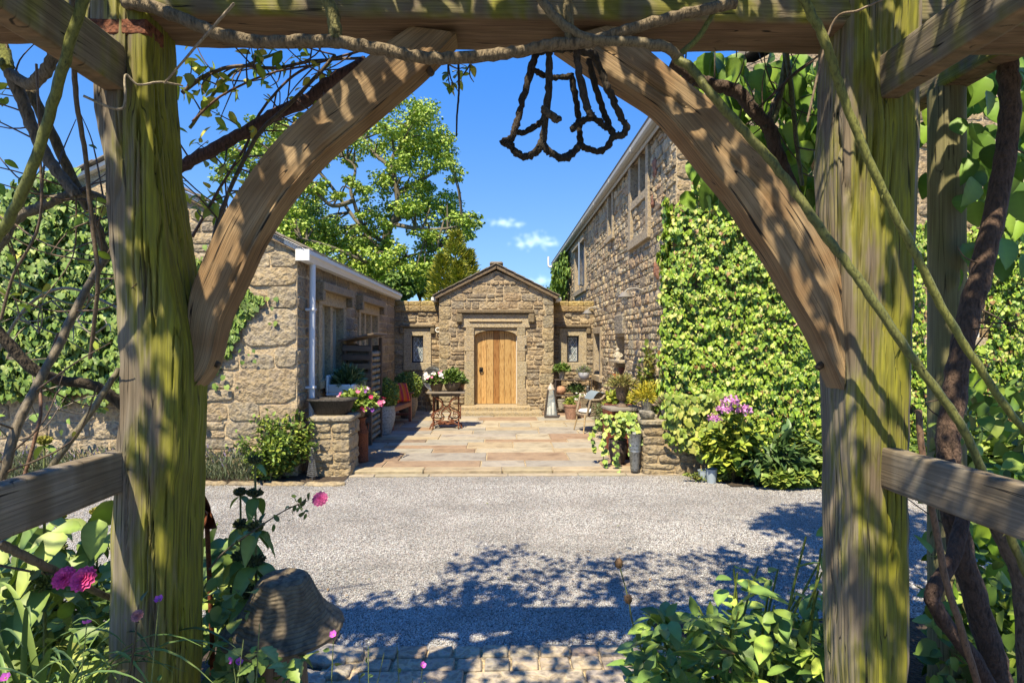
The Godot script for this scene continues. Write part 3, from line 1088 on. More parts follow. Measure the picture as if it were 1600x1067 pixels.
	# roof: slab, verge boards of stone, ridge
	for s in [-1, 1]:
		var cx := (x0 + x1) / 2
		var e := Vector3(cx + s * (w / 2 + 0.12), eave + 0.0, 0)
		var r := Vector3(cx, apex + 0.13, 0)
		var sl := r - e
		var up := Vector3(-sl.y, sl.x, 0).normalized()
		if up.y < 0: up = -up
		var bas := Basis(sl.normalized(), up, sl.normalized().cross(up))
		var rm := MB.new()
		rm.box((e + r) / 2 + Vector3(0, 0, -15.65), Vector3(sl.length(), 0.05, 2.6), 0.0, Color(0.2, 0.17, 0.14), bas)
		part(t, "roof", rm.mesh(M.flag))
		var vm := MB.new()
		vm.box((e + r) / 2 - up * 0.035 + Vector3(0, 0, z0 + 0.06), Vector3(sl.length(), 0.09, 0.1), 0.01, Color(0.2, 0.16, 0.115), bas)
		part(t, "verge", vm.mesh(M.ashlar))
		for k in 7:
			var km := MB.new()
			km.box(e + sl * ((k + 0.5) / 7.0) + up * 0.035 + Vector3(0, 0, z0 - 0.16), Vector3(sl.length() / 7.0 + 0.05, 0.025, 0.6), 0.005, vary(Color(0.17, 0.15, 0.125), 0.2), bas * Basis(Vector3.BACK, -0.045 * s))
			part(t, "roof_slate", km.mesh(M.flag))
		var gm := MB.new()
		gm.box(Vector3(e.x + s * 0.02, eave - 0.06, z0 - 0.55), Vector3(0.13, 0.1, 1.1), 0.02, Color(0.76, 0.76, 0.74))
		part(t, "gutter", gm.mesh(M.satin))
	var rm2 := MB.new()
	rm2.box(Vector3((x0 + x1) / 2, apex + 0.18, z0 - 0.35), Vector3(0.34, 0.08, 0.9), 0.03, Color(0.22, 0.185, 0.145))
	part(t, "ridge_stone", rm2.mesh(M.ashlar))
	# two worn steps
	var sm := MB.new()
	sm.box(Vector3(-0.09, 0.17, z0 + 0.2), Vector3(1.75, 0.15, 0.46), 0.02, Color(0.4, 0.345, 0.25))
	part(t, "step", sm.mesh(M.ashlar))
	var sm2 := MB.new()
	sm2.box(Vector3(0.02, 0.095, z0 + 0.42), Vector3(2.05, 0.11, 0.62), 0.02, Color(0.38, 0.33, 0.245))
	part(t, "step", sm2.mesh(M.ashlar))

# -------- the parapet walls that join porch and wings
func link_walls() -> void:
	for s in 2:
		var x0: float = -2.75 if s == 0 else 1.377
		var x1: float = -1.52 if s == 0 else 2.51
		var t := thing("link_wall", ["stone parapet wall with leaded window left of the porch", "stone parapet wall with leaded window right of the porch"][s], "wall", Vector3.ZERO, 0.0, "parapet walls beside the porch")
		var f := Transform3D(Basis(), Vector3(x0, 0, -15.0))
		var w := x1 - x0
		var wu := -2.31 - x0 if s == 0 else 1.79 - x0
		var hole := [wu, 1.29, wu + 0.32, 2.0]
		backing(t, f, w, 2.66, [hole], 1.3, "wall")
		lay_stones(t, f, courses(w, 2.62, Vector2(0.09, 0.2), Vector2(0.15, 0.42), [[wu - 0.2, 1.1, wu + 0.52, 2.28]]), STONES, Vector2(0.01, 0.045), 0.014, 200, 0.03)
		var bf := Color(0.447, 0.400, 0.314)
		block(t, "window_sill", f, wu - 0.2, 1.1, 0.72, 0.19, 0.06, 0.1, bf)
		block(t, "jamb", f, wu - 0.2, 1.29, 0.2, 0.71, 0.045, 0.1, vary(bf, 0.08))
		block(t, "jamb", f, wu + 0.32, 1.29, 0.2, 0.71, 0.045, 0.1, vary(bf, 0.08))
		block(t, "lintel", f, wu - 0.2, 2.0, 0.72, 0.2, 0.045, 0.1, bf)
		block(t, "hood_mould", f, wu - 0.3, 2.22, 0.92, 0.07, 0.12, 0.02, Color(0.2, 0.165, 0.12), null, 0.02)
		for e in [wu - 0.3, wu + 0.51]:
			block(t, "label_stop", f, e, 2.05, 0.11, 0.168, 0.1, 0.02, Color(0.24, 0.2, 0.145), null, 0.02)
		leaded_window(t, f, wu, 1.29, 0.32, 0.71)
		# coping in pieces
		var u := 0.0
		while u < w - 0.02:
			var cw: float = min(rnd(0.3, 0.5), w - u)
			if w - u - cw < 0.15: cw = w - u
			block(t, "coping_stone", f, u + 0.004, 2.64, cw - 0.008, 0.14, 0.07, 0.3, vary(Color(0.34, 0.27, 0.16), 0.15), M.stone, 0.015)
			block(t, "coping_stone", f, u + 0.004, 2.782, cw - 0.008, 0.13, 0.03, 0.25, vary(Color(0.4, 0.33, 0.16), 0.15), M.stone, 0.025)
			u += cw

# -------- the two-storey house on the right
func main_house() -> void:
	var t := thing("stone_house", "tall rubble stone house with long eaves on the right side of the courtyard", "house")
	var x0 := 2.51
	var z0 := -8.0
	var z1 := -25.0
	var eave := 5.2
	var len := z0 - z1
	# court wall: u runs from the far end to the near corner
	var f := Transform3D(Basis(Vector3.UP, -PI / 2), Vector3(x0, 0, z1))
	var uo := func(d: float) -> float: return 25.0 - d
	var tall := [uo.call(10.55), 4.42, uo.call(9.45), 5.14]
	var narrow := [uo.call(12.75), 4.25, uo.call(12.35), 5.14]
	var far := [uo.call(18.4), 3.45, uo.call(16.4), 4.75]
	var niche := [uo.call(12.1), 0.95, uo.call(11.3), 1.95]
	var doorw := [uo.call(14.75), 1.0, uo.call(13.9), 2.05]
	var holes := [tall, narrow, far, niche, doorw]
	backing(t, f, len, 5.3, [niche], 0.28, "niche_back", true)
	backing(t, f, len, 5.3, holes, 1.2, "court_wall", false, [niche])
	var keep := [[tall[0] - 0.16, 3.55, tall[2] + 0.16, 5.2], [narrow[0] - 0.12, 4.1, narrow[2] + 0.12, 5.2], [far[0] - 0.18, 3.28, far[2] + 0.18, 4.95], niche, [doorw[0] - 0.14, 0.86, doorw[2] + 0.14, 2.2], [uo.call(12.15), 1.98, uo.call(11.25), 2.42]]
	lay_stones(t, f, courses(len, 5.26, Vector2(0.08, 0.2), Vector2(0.09, 0.34), keep), RUBBLE, Vector2(0.008, 0.045), 0.011, 300, 0.07)
	# a few red stones and bricks among the rubble
	for q in [[9.0, 4.62, 0.2, 0.3], [9.15, 4.12, 0.16, 0.2], [9.0, 3.0, 0.1, 0.24], [8.85, 2.95, 0.1, 0.26]]:
		lay_stones(t, f, [[uo.call(q[0]), q[1], q[2], q[3]]], [Color(0.3, 0.155, 0.115)], Vector2(0.05, 0.06), 0.01, 5, 0.1)
	var buff := Color(0.426, 0.371, 0.293)
	# tall window, walled up below
	block(t, "jamb", f, tall[0] - 0.16, 3.72, 0.16, 1.45, 0.07, 0.1, buff)
	block(t, "jamb", f, tall[2], 3.72, 0.16, 1.45, 0.07, 0.1, buff)
	block(t, "window_sill", f, tall[0], 4.28, tall[2] - tall[0], 0.14, 0.06, 0.1, buff)
	block(t, "window_sill", f, tall[0] - 0.18, 3.56, tall[2] - tall[0] + 0.36, 0.155, 0.08, 0.1, buff)
	block(t, "mullion", f, (tall[0] + tall[2]) / 2 - 0.06, 4.42, 0.12, 0.73, 0.04, 0.12, buff)
	lay_stones(t, Transform3D(f.basis, f * Vector3(tall[0], 3.72, 0)), courses(tall[2] - tall[0], 0.56, Vector2(0.09, 0.16), Vector2(0.12, 0.3), []), RUBBLE, Vector2(0.01, 0.05), 0.012, 60, 0.06)
	for s in [0, 1]:
		block(t, "jamb", f, narrow[0] - 0.12 if s == 0 else narrow[2], 4.2, 0.12, 0.96, 0.06, 0.1, buff)
		block(t, "jamb", f, far[0] - 0.18 if s == 0 else far[2], 3.45, 0.18, 1.4, 0.06, 0.1, buff)
		block(t, "jamb", f, doorw[0] - 0.14 if s == 0 else doorw[2], 1.0, 0.14, 1.05, 0.05, 0.1, buff)
	block(t, "window_sill", f, narrow[0] - 0.14, 4.08, narrow[2] - narrow[0] + 0.28, 0.118, 0.075, 0.1, buff)
	block(t, "window_sill", f, far[0] - 0.2, 3.3, far[2] - far[0] + 0.4, 0.148, 0.075, 0.1, buff)
	block(t, "hood_mould", f, far[0] - 0.28, 4.76, far[2] - far[0] + 0.56, 0.1, 0.12, 0.02, buff)
	block(t, "mullion", f, (far[0] + far[2]) / 2 - 0.07, 3.45, 0.14, 1.3, 0.03, 0.12, buff)
	block(t, "window_sill", f, doorw[0] - 0.16, 0.86, doorw[2] - doorw[0] + 0.32, 0.138, 0.08, 0.1, buff)
	block(t, "lintel", f, doorw[0] - 0.14, 2.05, doorw[2] - doorw[0] + 0.28, 0.15, 0.05, 0.1, buff)
	# glazing
	for o in [[tall, 2], [narrow, 1], [far, 2], [doorw, 1]]:
		var h: Array = o[0]
		var n: int = o[1]
		var mid := 0.14 if n == 2 else 0.0
		var lw: float = (h[2] - h[0] - mid) / n
		for k in n:
			var u: float = h[0] + k * (lw + mid)
			var g := MB.new()
			g.box(f * Vector3(u + lw / 2, (h[1] + h[3]) / 2, -0.13), Vector3(lw, h[3] - h[1], 0.008), 0.0, Color.WHITE, f.basis)
			var win := part(t, "window", g.mesh(M.glass))
			var fm := MB.new()
			for s in [-1, 1]:
				fm.box(f * Vector3(u + lw / 2 + s * (lw / 2 - 0.025), (h[1] + h[3]) / 2, -0.11), Vector3(0.05, h[3] - h[1], 0.05), 0.004, Color(0.12, 0.13, 0.15), f.basis)
				fm.box(f * Vector3(u + lw / 2, (h[1] + h[3]) / 2 + s * ((h[3] - h[1]) / 2 - 0.025), -0.11), Vector3(lw - 0.1, 0.05, 0.05), 0.004, Color(0.12, 0.13, 0.15), f.basis)
			part(win, "frame", fm.mesh(M.satin))
	# the far casement stands open
	var cm := MB.new()
	cm.box(Vector3(x0 - 0.09, 4.1, -16.7), Vector3(0.6, 1.2, 0.012), 0.0, Color.WHITE, Basis(Vector3.UP, 1.2))
	var cas := part(t, "open_casement", cm.mesh(M.glass))
	var cf := MB.new()
	for s in [-1, 1]:
		cf.box(Vector3(x0 - 0.09, 4.1, -16.7) + Basis(Vector3.UP, 1.2) * Vector3(s * 0.29, 0, 0), Vector3(0.04, 1.24, 0.04), 0.004, Color(0.2, 0.26, 0.36), Basis(Vector3.UP, 1.2))
		cf.box(Vector3(x0 - 0.09, 4.1 + s * 0.6, -16.7), Vector3(0.54, 0.04, 0.04), 0.004, Color(0.2, 0.26, 0.36), Basis(Vector3.UP, 1.2))
	part(cas, "frame", cf.mesh(M.satin))
	# stone panel and niche with two slate shelves
	var pm := block(t, "carved_panel", f, uo.call(12.08), 2.0, 0.78, 0.4, 0.055, 0.05, Color(0.3, 0.28, 0.25), M.stone, 0.02)
	pm.set_meta("label", "pitted grey stone panel over the niche")
	for v in [0.96, 1.42]:
		block(t, "niche_shelf", f, niche[0] - 0.08, v, niche[2] - niche[0] + 0.16, 0.045, 0.14, 0.26, Color(0.4, 0.37, 0.32))
	# gable end towards the camera
	var gx1 := 10.5
	var apex := 7.4
	var g := MB.new()
	g.face([Vector3(x0, 0, z0), Vector3(gx1, 0, z0), Vector3(gx1, eave, z0), Vector3((x0 + gx1) / 2, apex, z0), Vector3(x0, eave, z0)], Vector3(6, 2, -14))
	g.face([Vector3(x0, 0, z1), Vector3(gx1, 0, z1), Vector3(gx1, eave, z1), Vector3((x0 + gx1) / 2, apex, z1), Vector3(x0, eave, z1)], Vector3(6, 2, -14))
	g.face([Vector3(gx1, 0, z0), Vector3(gx1, 0, z1), Vector3(gx1, eave, z1), Vector3(gx1, eave, z0)], Vector3(6, 2, -14))
	part(t, "gable_wall", g.mesh(M.mortar))
	var fg := Transform3D(Basis(), Vector3(x0, 0, z0))
	var ghole := [[3.62, 1.9, 4.3, 2.75]]
	lay_stones(t, fg, courses(4.6, 6.4, Vector2(0.14, 0.3), Vector2(0.22, 0.55), ghole, func(u, v, w, h): return v + h * 0.4 > eave + (apex - eave) * u / 4.0 or (v < 3.4 and u > 0.5 and u < 3.0) or v < 0.5), [Color(0.42, 0.34, 0.23), Color(0.38, 0.31, 0.22), Color(0.46, 0.38, 0.26), Color(0.35, 0.29, 0.21), Color(0.3, 0.26, 0.21)], Vector2(0.01, 0.035), 0.014, 260, 0.02)
	# a window in the gable, half lost in ivy
	block(t, "lintel", fg, 3.5, 2.75, 0.92, 0.2, 0.06, 0.05, Color(0.5, 0.42, 0.3))
	block(t, "window_sill", fg, 3.5, 1.78, 0.92, 0.12, 0.09, 0.05, Color(0.5, 0.45, 0.38))
	var gw := MB.new()
	gw.box(fg * Vector3(3.96, 2.33, 0.03), Vector3(0.68, 0.83, 0.02), 0.0, Color(0.03, 0.035, 0.045))
	var gp := part(t, "window", gw.mesh(M.glaze))
	var gf := MB.new()
	for s in [-1, 1]:
		gf.box(fg * Vector3(3.96 + s * 0.33, 2.33, 0.05), Vector3(0.05, 0.85, 0.05), 0.004, Color(0.7, 0.7, 0.68))
		gf.box(fg * Vector3(3.96, 2.33 + s * 0.4, 0.05), Vector3(0.6, 0.05, 0.05), 0.004, Color(0.7, 0.7, 0.68))
	part(gp, "frame", gf.mesh(M.satin))
	# roof and eaves
	for s in [0, 1]:
		var e := Vector3(x0 - 0.17 if s == 0 else gx1 + 0.17, eave + 0.02, 0)
		var r := Vector3((x0 + gx1) / 2, apex + 0.25, 0)
		var sl := r - e
		var up := Vector3(-sl.y, sl.x, 0).normalized()
		if up.y < 0: up = -up
		var rm := MB.new()
		rm.box((e + r) / 2 + up * 0.06 + Vector3(0, 0, (z0 + z1) / 2), Vector3(sl.length(), 0.08, len + 0.1), 0.0, Color(0.2, 0.18, 0.155), Basis(sl.normalized(), up, sl.normalized().cross(up)))
		part(t, "roof", rm.mesh(M.flag))
	var so := MB.new()
	so.box(Vector3(x0 - 0.045, eave - 0.015, (z0 + z1) / 2), Vector3(0.08, 0.02, len + 0.04), 0.002, Color(0.42, 0.38, 0.32))
	part(t, "soffit", so.mesh(M.plain))
	var z := z0 + 0.05
	while z > z1:
		var gm := MB.new()
		var gl: float = min(1.95, z - z1)
		gm.box(Vector3(x0 - 0.155, eave + 0.015, z - gl / 2), Vector3(0.13, 0.13, gl - 0.004), 0.03, Color(0.40, 0.385, 0.35))
		part(t, "gutter", gm.mesh(M.satin))
		z -= gl
	var fm2 := MB.new()
	fm2.box(Vector3(x0 - 0.09, eave - 0.03, (z0 + z1) / 2), Vector3(0.02, 0.16, len), 0.002, Color(0.45, 0.43, 0.39))
	part(t, "fascia", fm2.mesh(M.satin))
	# white overflow pipe at the far end of the eaves
	var om := MB.new()
	om.tube(spline([Vector3(x0 - 0.15, 5.15, z1 + 0.2), Vector3(x0 - 0.3, 5.1, z1 + 0.2), Vector3(x0 - 0.36, 5.2, z1 + 0.2), Vector3(x0 - 0.36, 5.55, z1 + 0.2)], 3), [0.045], 8, Color(0.75, 0.75, 0.73))
	part(t, "vent_pipe", om.mesh(M.satin))

# -------- paving
func patio() -> void:
	var base := MB.new()
	base.box(Vector3(0.0, 0.0, -11.4), Vector3(5.3, 0.09, 6.9), 0.0, Color(0.837, 0.834, 0.811))
	base.box(Vector3(-0.1, 0.0, -14.9), Vector3(5.3, 0.09, 0.1), 0.0, Color(0.837, 0.834, 0.811))
	var b := structure("patio", base.mesh(M.mortar))
	b.set_meta("label", "courtyard paved with buff, grey and rust sandstone flags")
	var pal := [Color(0.372, 0.330, 0.260), Color(0.344, 0.315, 0.265), Color(0.391, 0.349, 0.276), Color(0.326, 0.306, 0.276), Color(0.363, 0.301, 0.213), Color(0.288, 0.276, 0.255), Color(0.285, 0.205, 0.145), Color(0.22, 0.165, 0.125), Color(0.381, 0.320, 0.224)]
	var z := -8.13
	var row := 0
	while z > -14.75:
		var dz: float = [0.44, 0.62, 0.36, 0.58, 0.3, 0.6, 0.45][row % 7]
		var x: float = -2.6 + rnd(-0.5, 0.0)
		while x < 2.45:
			var w := rnd(0.6, 1.5)
			var xa: float = max(x, -2.62)
			var xb: float = min(x + w, 2.46)
			if xb - xa > 0.12:
				var k: int = [0, 1, 2, 3, 4, 5, 0, 1, 2, 3, 8, 6, 7, 5, 6, 3][R.randi() % 16]
				var halves := [[0.0, 1.0]]
				if R.randf() < 0.22 and dz > 0.4:
					var c := rnd(0.4, 0.6)
					halves = [[0.0, c], [c, 1.0]]
				for h in halves:
					var m := MB.new()
					var zz0: float = z - dz * h[0]
					var zz1: float = z - dz * h[1]
					m.box(Vector3((xa + xb) / 2, 0.04 + rnd(-0.002, 0.003), (zz0 + zz1) / 2), Vector3(xb - xa - 0.022, 0.04, zz0 - zz1 - 0.022), 0.006, vary(pal[k], 0.08), Basis(Vector3.RIGHT, rnd(-0.004, 0.004)))
					part(b, "flagstone", m.mesh(M.flag))
					k = R.randi() % 6
			x += w
		z -= dz
		row += 1
	# edging: a row of long kerbs, a thin course below
	var x := -2.2
	while x < 2.05:
		var w := rnd(0.7, 1.3)
		if x + w > 1.7: w = 2.1 - x
		var m := MB.new()
		m.box(Vector3(x + w / 2, 0.03, -8.0), Vector3(w - 0.012, 0.075, 0.22), 0.012, vary(Color(0.36, 0.31, 0.225), 0.1))
		part(b, "kerb_stone", m.mesh(M.flag))
		x += w
	x = -2.3
	while x < 2.1:
		var w := rnd(0.5, 1.1)
		var m := MB.new()
		m.box(Vector3(x + w / 2, 0.008, -7.83), Vector3(w - 0.012, 0.03, 0.11), 0.006, vary(Color(0.38, 0.34, 0.265), 0.1))
		part(b, "edging_stone", m.mesh(M.flag))
		x += w
	# setts at the mouth of the pergola path
	var p := MB.new()
	p.box(Vector3(0.0, -0.012, -2.3), Vector3(2.3, 0.03, 2.24), 0.0)
	var path := structure("path", p.mesh(M.mortar))
	path.set_meta("label", "stone sett path under the pergola")
	var sp := [Color(0.43, 0.39, 0.345), Color(0.4, 0.38, 0.345), Color(0.40, 0.325, 0.29), Color(0.45, 0.4, 0.35), Color(0.36, 0.335, 0.315)]
	var zr := -3.42
	for r in 9:
		var rd: float = 0.13 if r < 2 else [0.34, 0.3, 0.26][r % 3]
		var xx := -0.78 + rnd(-0.05, 0.05)
		while xx < 1.1:
			var w: float = rnd(0.15, 0.19) if r < 2 else rnd(0.6, 1.1)
			var gap := 0.012 if r < 2 else 0.01
			var sm := MB.new()
			sm.box(Vector3(xx + w / 2, 0.005 + rnd(-0.004, 0.003), zr + rd / 2), Vector3(w - gap - rnd(0, 0.008), 0.05, rd - gap * 0.6 - rnd(0, 0.006)), 0.008, vary(pick(sp), 0.1), Basis(Vector3.RIGHT, rnd(-0.02, 0.02)) * Basis(Vector3.BACK, rnd(-0.02, 0.02)) * Basis(Vector3.UP, rnd(-0.03, 0.03) if r < 2 else 0.0))
			part(path, "sett" if r < 2 else "paving_slab", sm.mesh(M.ashlar))
			xx += w
		zr += rd
	# rough lumps of concrete beside them
	for q in [[-1.0, -3.33, 0.26, 0.2], [-1.05, -3.1, 0.22, 0.18], [-0.9, -3.18, 0.16, 0.14], [-1.26, -3.3, 0.22, 0.22], [-0.86, -3.36, 0.14, 0.16], [-0.95, -2.95, 0.2, 0.16]]:
		lay_stones(path, Transform3D(Basis(Vector3.RIGHT, -PI / 2), Vector3(q[0], 0.0, q[1])), [[0.0, 0.0, q[2], q[3]]], [Color(0.4, 0.39, 0.38)], Vector2(0.03, 0.05), 0.01, 2, 0.12, M.stone, "cobble")

func low_walls() -> void:
	var pal := [Color(0.36, 0.31, 0.23), Color(0.33, 0.285, 0.21), Color(0.39, 0.34, 0.25), Color(0.3, 0.265, 0.21), Color(0.34, 0.28, 0.19)]
	for s in 2:
		var x0: float = -2.56 if s == 0 else 1.98
		var x1: float = -2.03 if s == 0 else 3.0
		var h := 0.76 if s == 0 else 0.7
		var zf := -7.78
		var zb := -8.28 if s == 0 else -7.97
		var t := thing("low_stone_wall", ["short stone wall carrying an iron trough beside the courtyard entrance", "short stone wall with cat ornament in front of the ivy"][s], "wall", Vector3.ZERO, 0.0, "low walls at the courtyard entrance")
		var core := MB.new()
		core.box(Vector3((x0 + x1) / 2, h / 2, (zf + zb) / 2), Vector3(x1 - x0 - 0.03, h, zf - zb - 0.03), 0.0, Color(0.8, 0.78, 0.72))
		if s == 1:
			core.box(Vector3(2.22, h / 2, -8.5), Vector3(0.44, h, 1.06), 0.0, Color(0.8, 0.78, 0.72))
		part(t, "core", core.mesh(M.mortar))
		var ws := Vector2(0.2, 0.42)
		lay_stones(t, Transform3D(Basis(), Vector3(x0, 0, zf - 0.015)), courses(x1 - x0, h, Vector2(0.09, 0.2), ws, []), pal, Vector2(0.012, 0.04), 0.014, 80, 0.04)
		if s == 0:
			lay_stones(t, Transform3D(Basis(Vector3.UP, PI / 2), Vector3(x1 - 0.015, 0, zf)), courses(zf - zb, h, Vector2(0.09, 0.2), ws, []), pal, Vector2(0.012, 0.03), 0.014, 80, 0.04)
		else:
			lay_stones(t, Transform3D(Basis(Vector3.UP, -PI / 2), Vector3(2.0, 0, -9.03)), courses(1.25, h, Vector2(0.09, 0.2), ws, []), pal, Vector2(0.012, 0.03), 0.014, 80, 0.04)
		var u := x0 - 0.03
		while u < x1:
			var w: float = min(rnd(0.35, 0.6), x1 + 0.03 - u)
			if x1 + 0.03 - u - w < 0.2: w = x1 + 0.03 - u
			var m := MB.new()
			m.box(Vector3(u + w / 2, h + 0.035, (zf + zb) / 2 + 0.01), Vector3(w - 0.012, 0.07, zf - zb + 0.06), 0.018, vary(Color(0.36, 0.33, 0.27), 0.1), Basis(Vector3.BACK, rnd(-0.01, 0.01)))
			part(t, "coping_stone", m.mesh(M.stone))
			u += w
		if s == 1:
			for k in 2:
				var m := MB.new()
				m.box(Vector3(2.23, h + 0.035, -8.27 - k * 0.5), Vector3(0.5, 0.07, 0.48), 0.018, vary(Color(0.36, 0.33, 0.27), 0.1))
				part(t, "coping_stone", m.mesh(M.stone))
	# edging of the beds along the drive
	var e := thing("bed_edging", "row of flat stones edging the left bed along the gravel", "edging")
	var x := -9.0
	while x < -2.3:
		var w := rnd(0.35, 0.6)
		lay_stones(e, Transform3D(Basis(Vector3.RIGHT, -PI / 2), Vector3(x, 0.0, -7.42 - 0.02 * sin(x * 3))), [[w / 2, 0.0, w, 0.16]], pal, Vector2(0.03, 0.045), 0.02, 3, 0.03, null, "edging_stone")
		x += w

# ---------------------------------------------------------------- the oak pergola round the camera
const ALGAE := Color(0.34, 0.34, 0.012)
func weathered(p: Vector3, green: float) -> Color:
	# silver-grey oak with patches of green algae; green: how much of the face it has taken
	var k := NZ.get_noise_3d(p.x * 9.0, p.y * 2.2, p.z * 9.0)
	var fine := NZ.get_noise_3d(p.x * 60.0, p.y * 9.0, p.z * 60.0)
	var base := Color(0.24, 0.195, 0.14).lerp(Color(0.36, 0.32, 0.265), clamp(0.5 + k * 1.4, 0, 1))
	var g: float = smoothstep(0.05, 0.75, k * 0.75 + fine * 0.45 + green)
	return base.lerp(ALGAE.lerp(Color(0.22, 0.22, 0.03), clamp(0.5 + fine, 0, 1)), g * 0.95)

# A hewn post: its front face runs between the pixel columns a and b at each row, at depth d, dw deep.
func hewn_post(parent: Node, rows: Array, d: float, dw: float, green: Array, y_low: float, y_top: float) -> void:
	var m := MB.new()
	var NA := 230
	var NY := 130
	var xs := func(y: float) -> Array:
		var py: float = 533.5 - (y - CAM_H) * LENS / d
		for k in rows.size() - 1:
			if py <= rows[k + 1][0] or k == rows.size() - 2:
				var f: float = clamp((py - rows[k][0]) / (rows[k + 1][0] - rows[k][0]), 0.0, 1.0)
				return [lerpf(rows[k][1], rows[k + 1][1], f), lerpf(rows[k][2], rows[k + 1][2], f)]
		return [rows[0][1], rows[0][2]]
	m.grid(NA, NY, func(a, b):
		var y: float = lerpf(y_low, y_top, b)
		var e: Array = xs.call(y)
		var pa := at(e[0], 533.5, d)
		var pb := at(e[1], 533.5, d)
		var cx := (pa.x + pb.x) / 2
		var hw := (pb.x - pa.x) / 2
		var cz := -d - dw / 2
		# rounded square, from the back round
		var an: float = -TAU * a + PI / 2
		var ex := 9.0
		var q := pow(pow(abs(cos(an)), ex) + pow(abs(sin(an)), ex), -1.0 / ex)
		var p := Vector3(cx + cos(an) * q * hw, y, cz + sin(an) * q * dw / 2)
		var o := Vector3(cos(an), 0, sin(an))
		var groove := absf(NZ.get_noise_3d(p.x * 26.0, y * 1.1, p.z * 26.0))
		var crack: float = smoothstep(0.05, 0.012, absf(NZ.get_noise_3d(p.x * 11.0 + 7.0, y * 0.42, p.z * 11.0))) * smoothstep(-0.15, 0.15, NZ.get_noise_3d(p.x * 3.0, y * 1.1, p.z * 3.0 + 9.0))
		p -= o * (0.012 * (0.5 - groove) + 0.016 * crack)
		p += o * 0.012 * NZ.get_noise_3d(p.x * 4.0, y * 2.5, p.z * 4.0)
		var u = (p.x - pa.x) / max(pb.x - pa.x, 0.01)
		var front: float = lerpf(green[0], green[3], clamp(u, 0, 1))
		var gface: float = front if sin(an) > 0.75 else (green[1] if cos(an) * green[2] > 0.5 else 0.15)
		return [p, weathered(p, gface), Vector2(a, y)], true)
	part(parent, "post", m.mesh(M.wood_y))

func brace(parent: Node, outer: Array, inner: Array, d: float, thick: float, crack_at: float) -> Node3D:
	# outer and inner: edges of the front face as picture rows, given at depth d
	var resample := func(pts: Array) -> Array:
		var w := []
		for p in pts:
			w.append(at(p[0], p[1], d))
		w = spline(w, 8)
		var acc := [0.0]
		for k in range(1, w.size()):
			acc.append(acc[-1] + w[k].distance_to(w[k - 1]))
		return [w, acc]
	var look := func(c: Array, f: float) -> Vector3:
		var s: float = f * c[1][-1]
		for k in range(1, c[1].size()):
			if s <= c[1][k] + 1e-6:
				return c[0][k - 1].lerp(c[0][k], clamp((s - c[1][k - 1]) / max(c[1][k] - c[1][k - 1], 1e-6), 0, 1))
		return c[0][-1]
	var co: Array = resample.call(outer)
	var ci: Array = resample.call(inner)
	var m := MB.new()
	var run: float = ci[1][-1]
	var back := Vector3(0, 0, -thick)
	var tone := func(p: Vector3) -> Color:
		var k := NZ.get_noise_3d(p.x * 5.0, p.y * 5.0, p.z * 5.0)
		return Color(0.35, 0.22, 0.11).lerp(Color(0.45, 0.325, 0.19), clamp(0.5 + k * 1.5, 0, 1))
	var NU := 90
	# four faces that meet in sharp arrises: front, inner edge, back, outer edge
	m.grid(16, NU, func(a, b):
		var po: Vector3 = look.call(co, b)
		var pi: Vector3 = look.call(ci, b)
		var p := po.lerp(pi, a)
		var edge: float = min(a, 1.0 - a)
		var groove := absf(NZ.get_noise_2d(a * 5.0, b * run * 1.6))
		p.z -= 0.004 * smoothstep(0.05, 0.0, edge) + 0.006 * (0.5 - groove) * smoothstep(0.0, 0.1, edge)
		p.z -= 0.016 * smoothstep(0.045, 0.0, absf(a - crack_at - 0.18 * NZ.get_noise_2d(b * 2.0, 3.0))) * smoothstep(0.0, 0.06, edge)
		return [p, tone.call(p), Vector2(b * run, a * 0.2)])
	m.grid(6, NU, func(a, b):
		var po: Vector3 = look.call(co, b)
		var pi: Vector3 = look.call(ci, b)
		var p = pi + back * a + (pi - po).normalized() * 0.004 * NZ.get_noise_2d(a * 4.0, b * 14.0) * sin(PI * a)
		if a < 0.01: p.z -= 0.004
		return [p, tone.call(p) * Color(0.95, 0.86, 0.78), Vector2(b * run, 0.2 + a * thick)])
	m.grid(2, NU, func(a, b):
		var p: Vector3 = (look.call(ci, b) + back).lerp(look.call(co, b) + back, a)
		return [p, tone.call(p), Vector2(b * run, 0.35 + a * 0.2)])
	m.grid(4, NU, func(a, b):
		var p: Vector3 = look.call(co, b) + back * (1.0 - a)
		if a > 0.99: p.z -= 0.004
		return [p, tone.call(p), Vector2(b * run, 0.55 + a * thick)])
	var o := part(parent, "brace", m.mesh(M.wood_uv))
	for e in [0.0, 1.0]:
		var cap := MB.new()
		var po: Vector3 = look.call(co, e)
		var pi: Vector3 = look.call(ci, e)
		cap.face([po, pi, pi + back, po + back], look.call(ci, 0.5), Color(0.3, 0.22, 0.13))
		part(o, "brace_end", cap.mesh(M.wood_uv))
	return o

func peg(parent: Node, p: Vector3, dir: Vector3, r := 0.012) -> void:
	var m := MB.new()
	m.tube([p - dir * 0.02, p + dir * 0.012], [r], 10, Color(0.12, 0.08, 0.05))
	part(parent, "peg", m.mesh(M.plain))

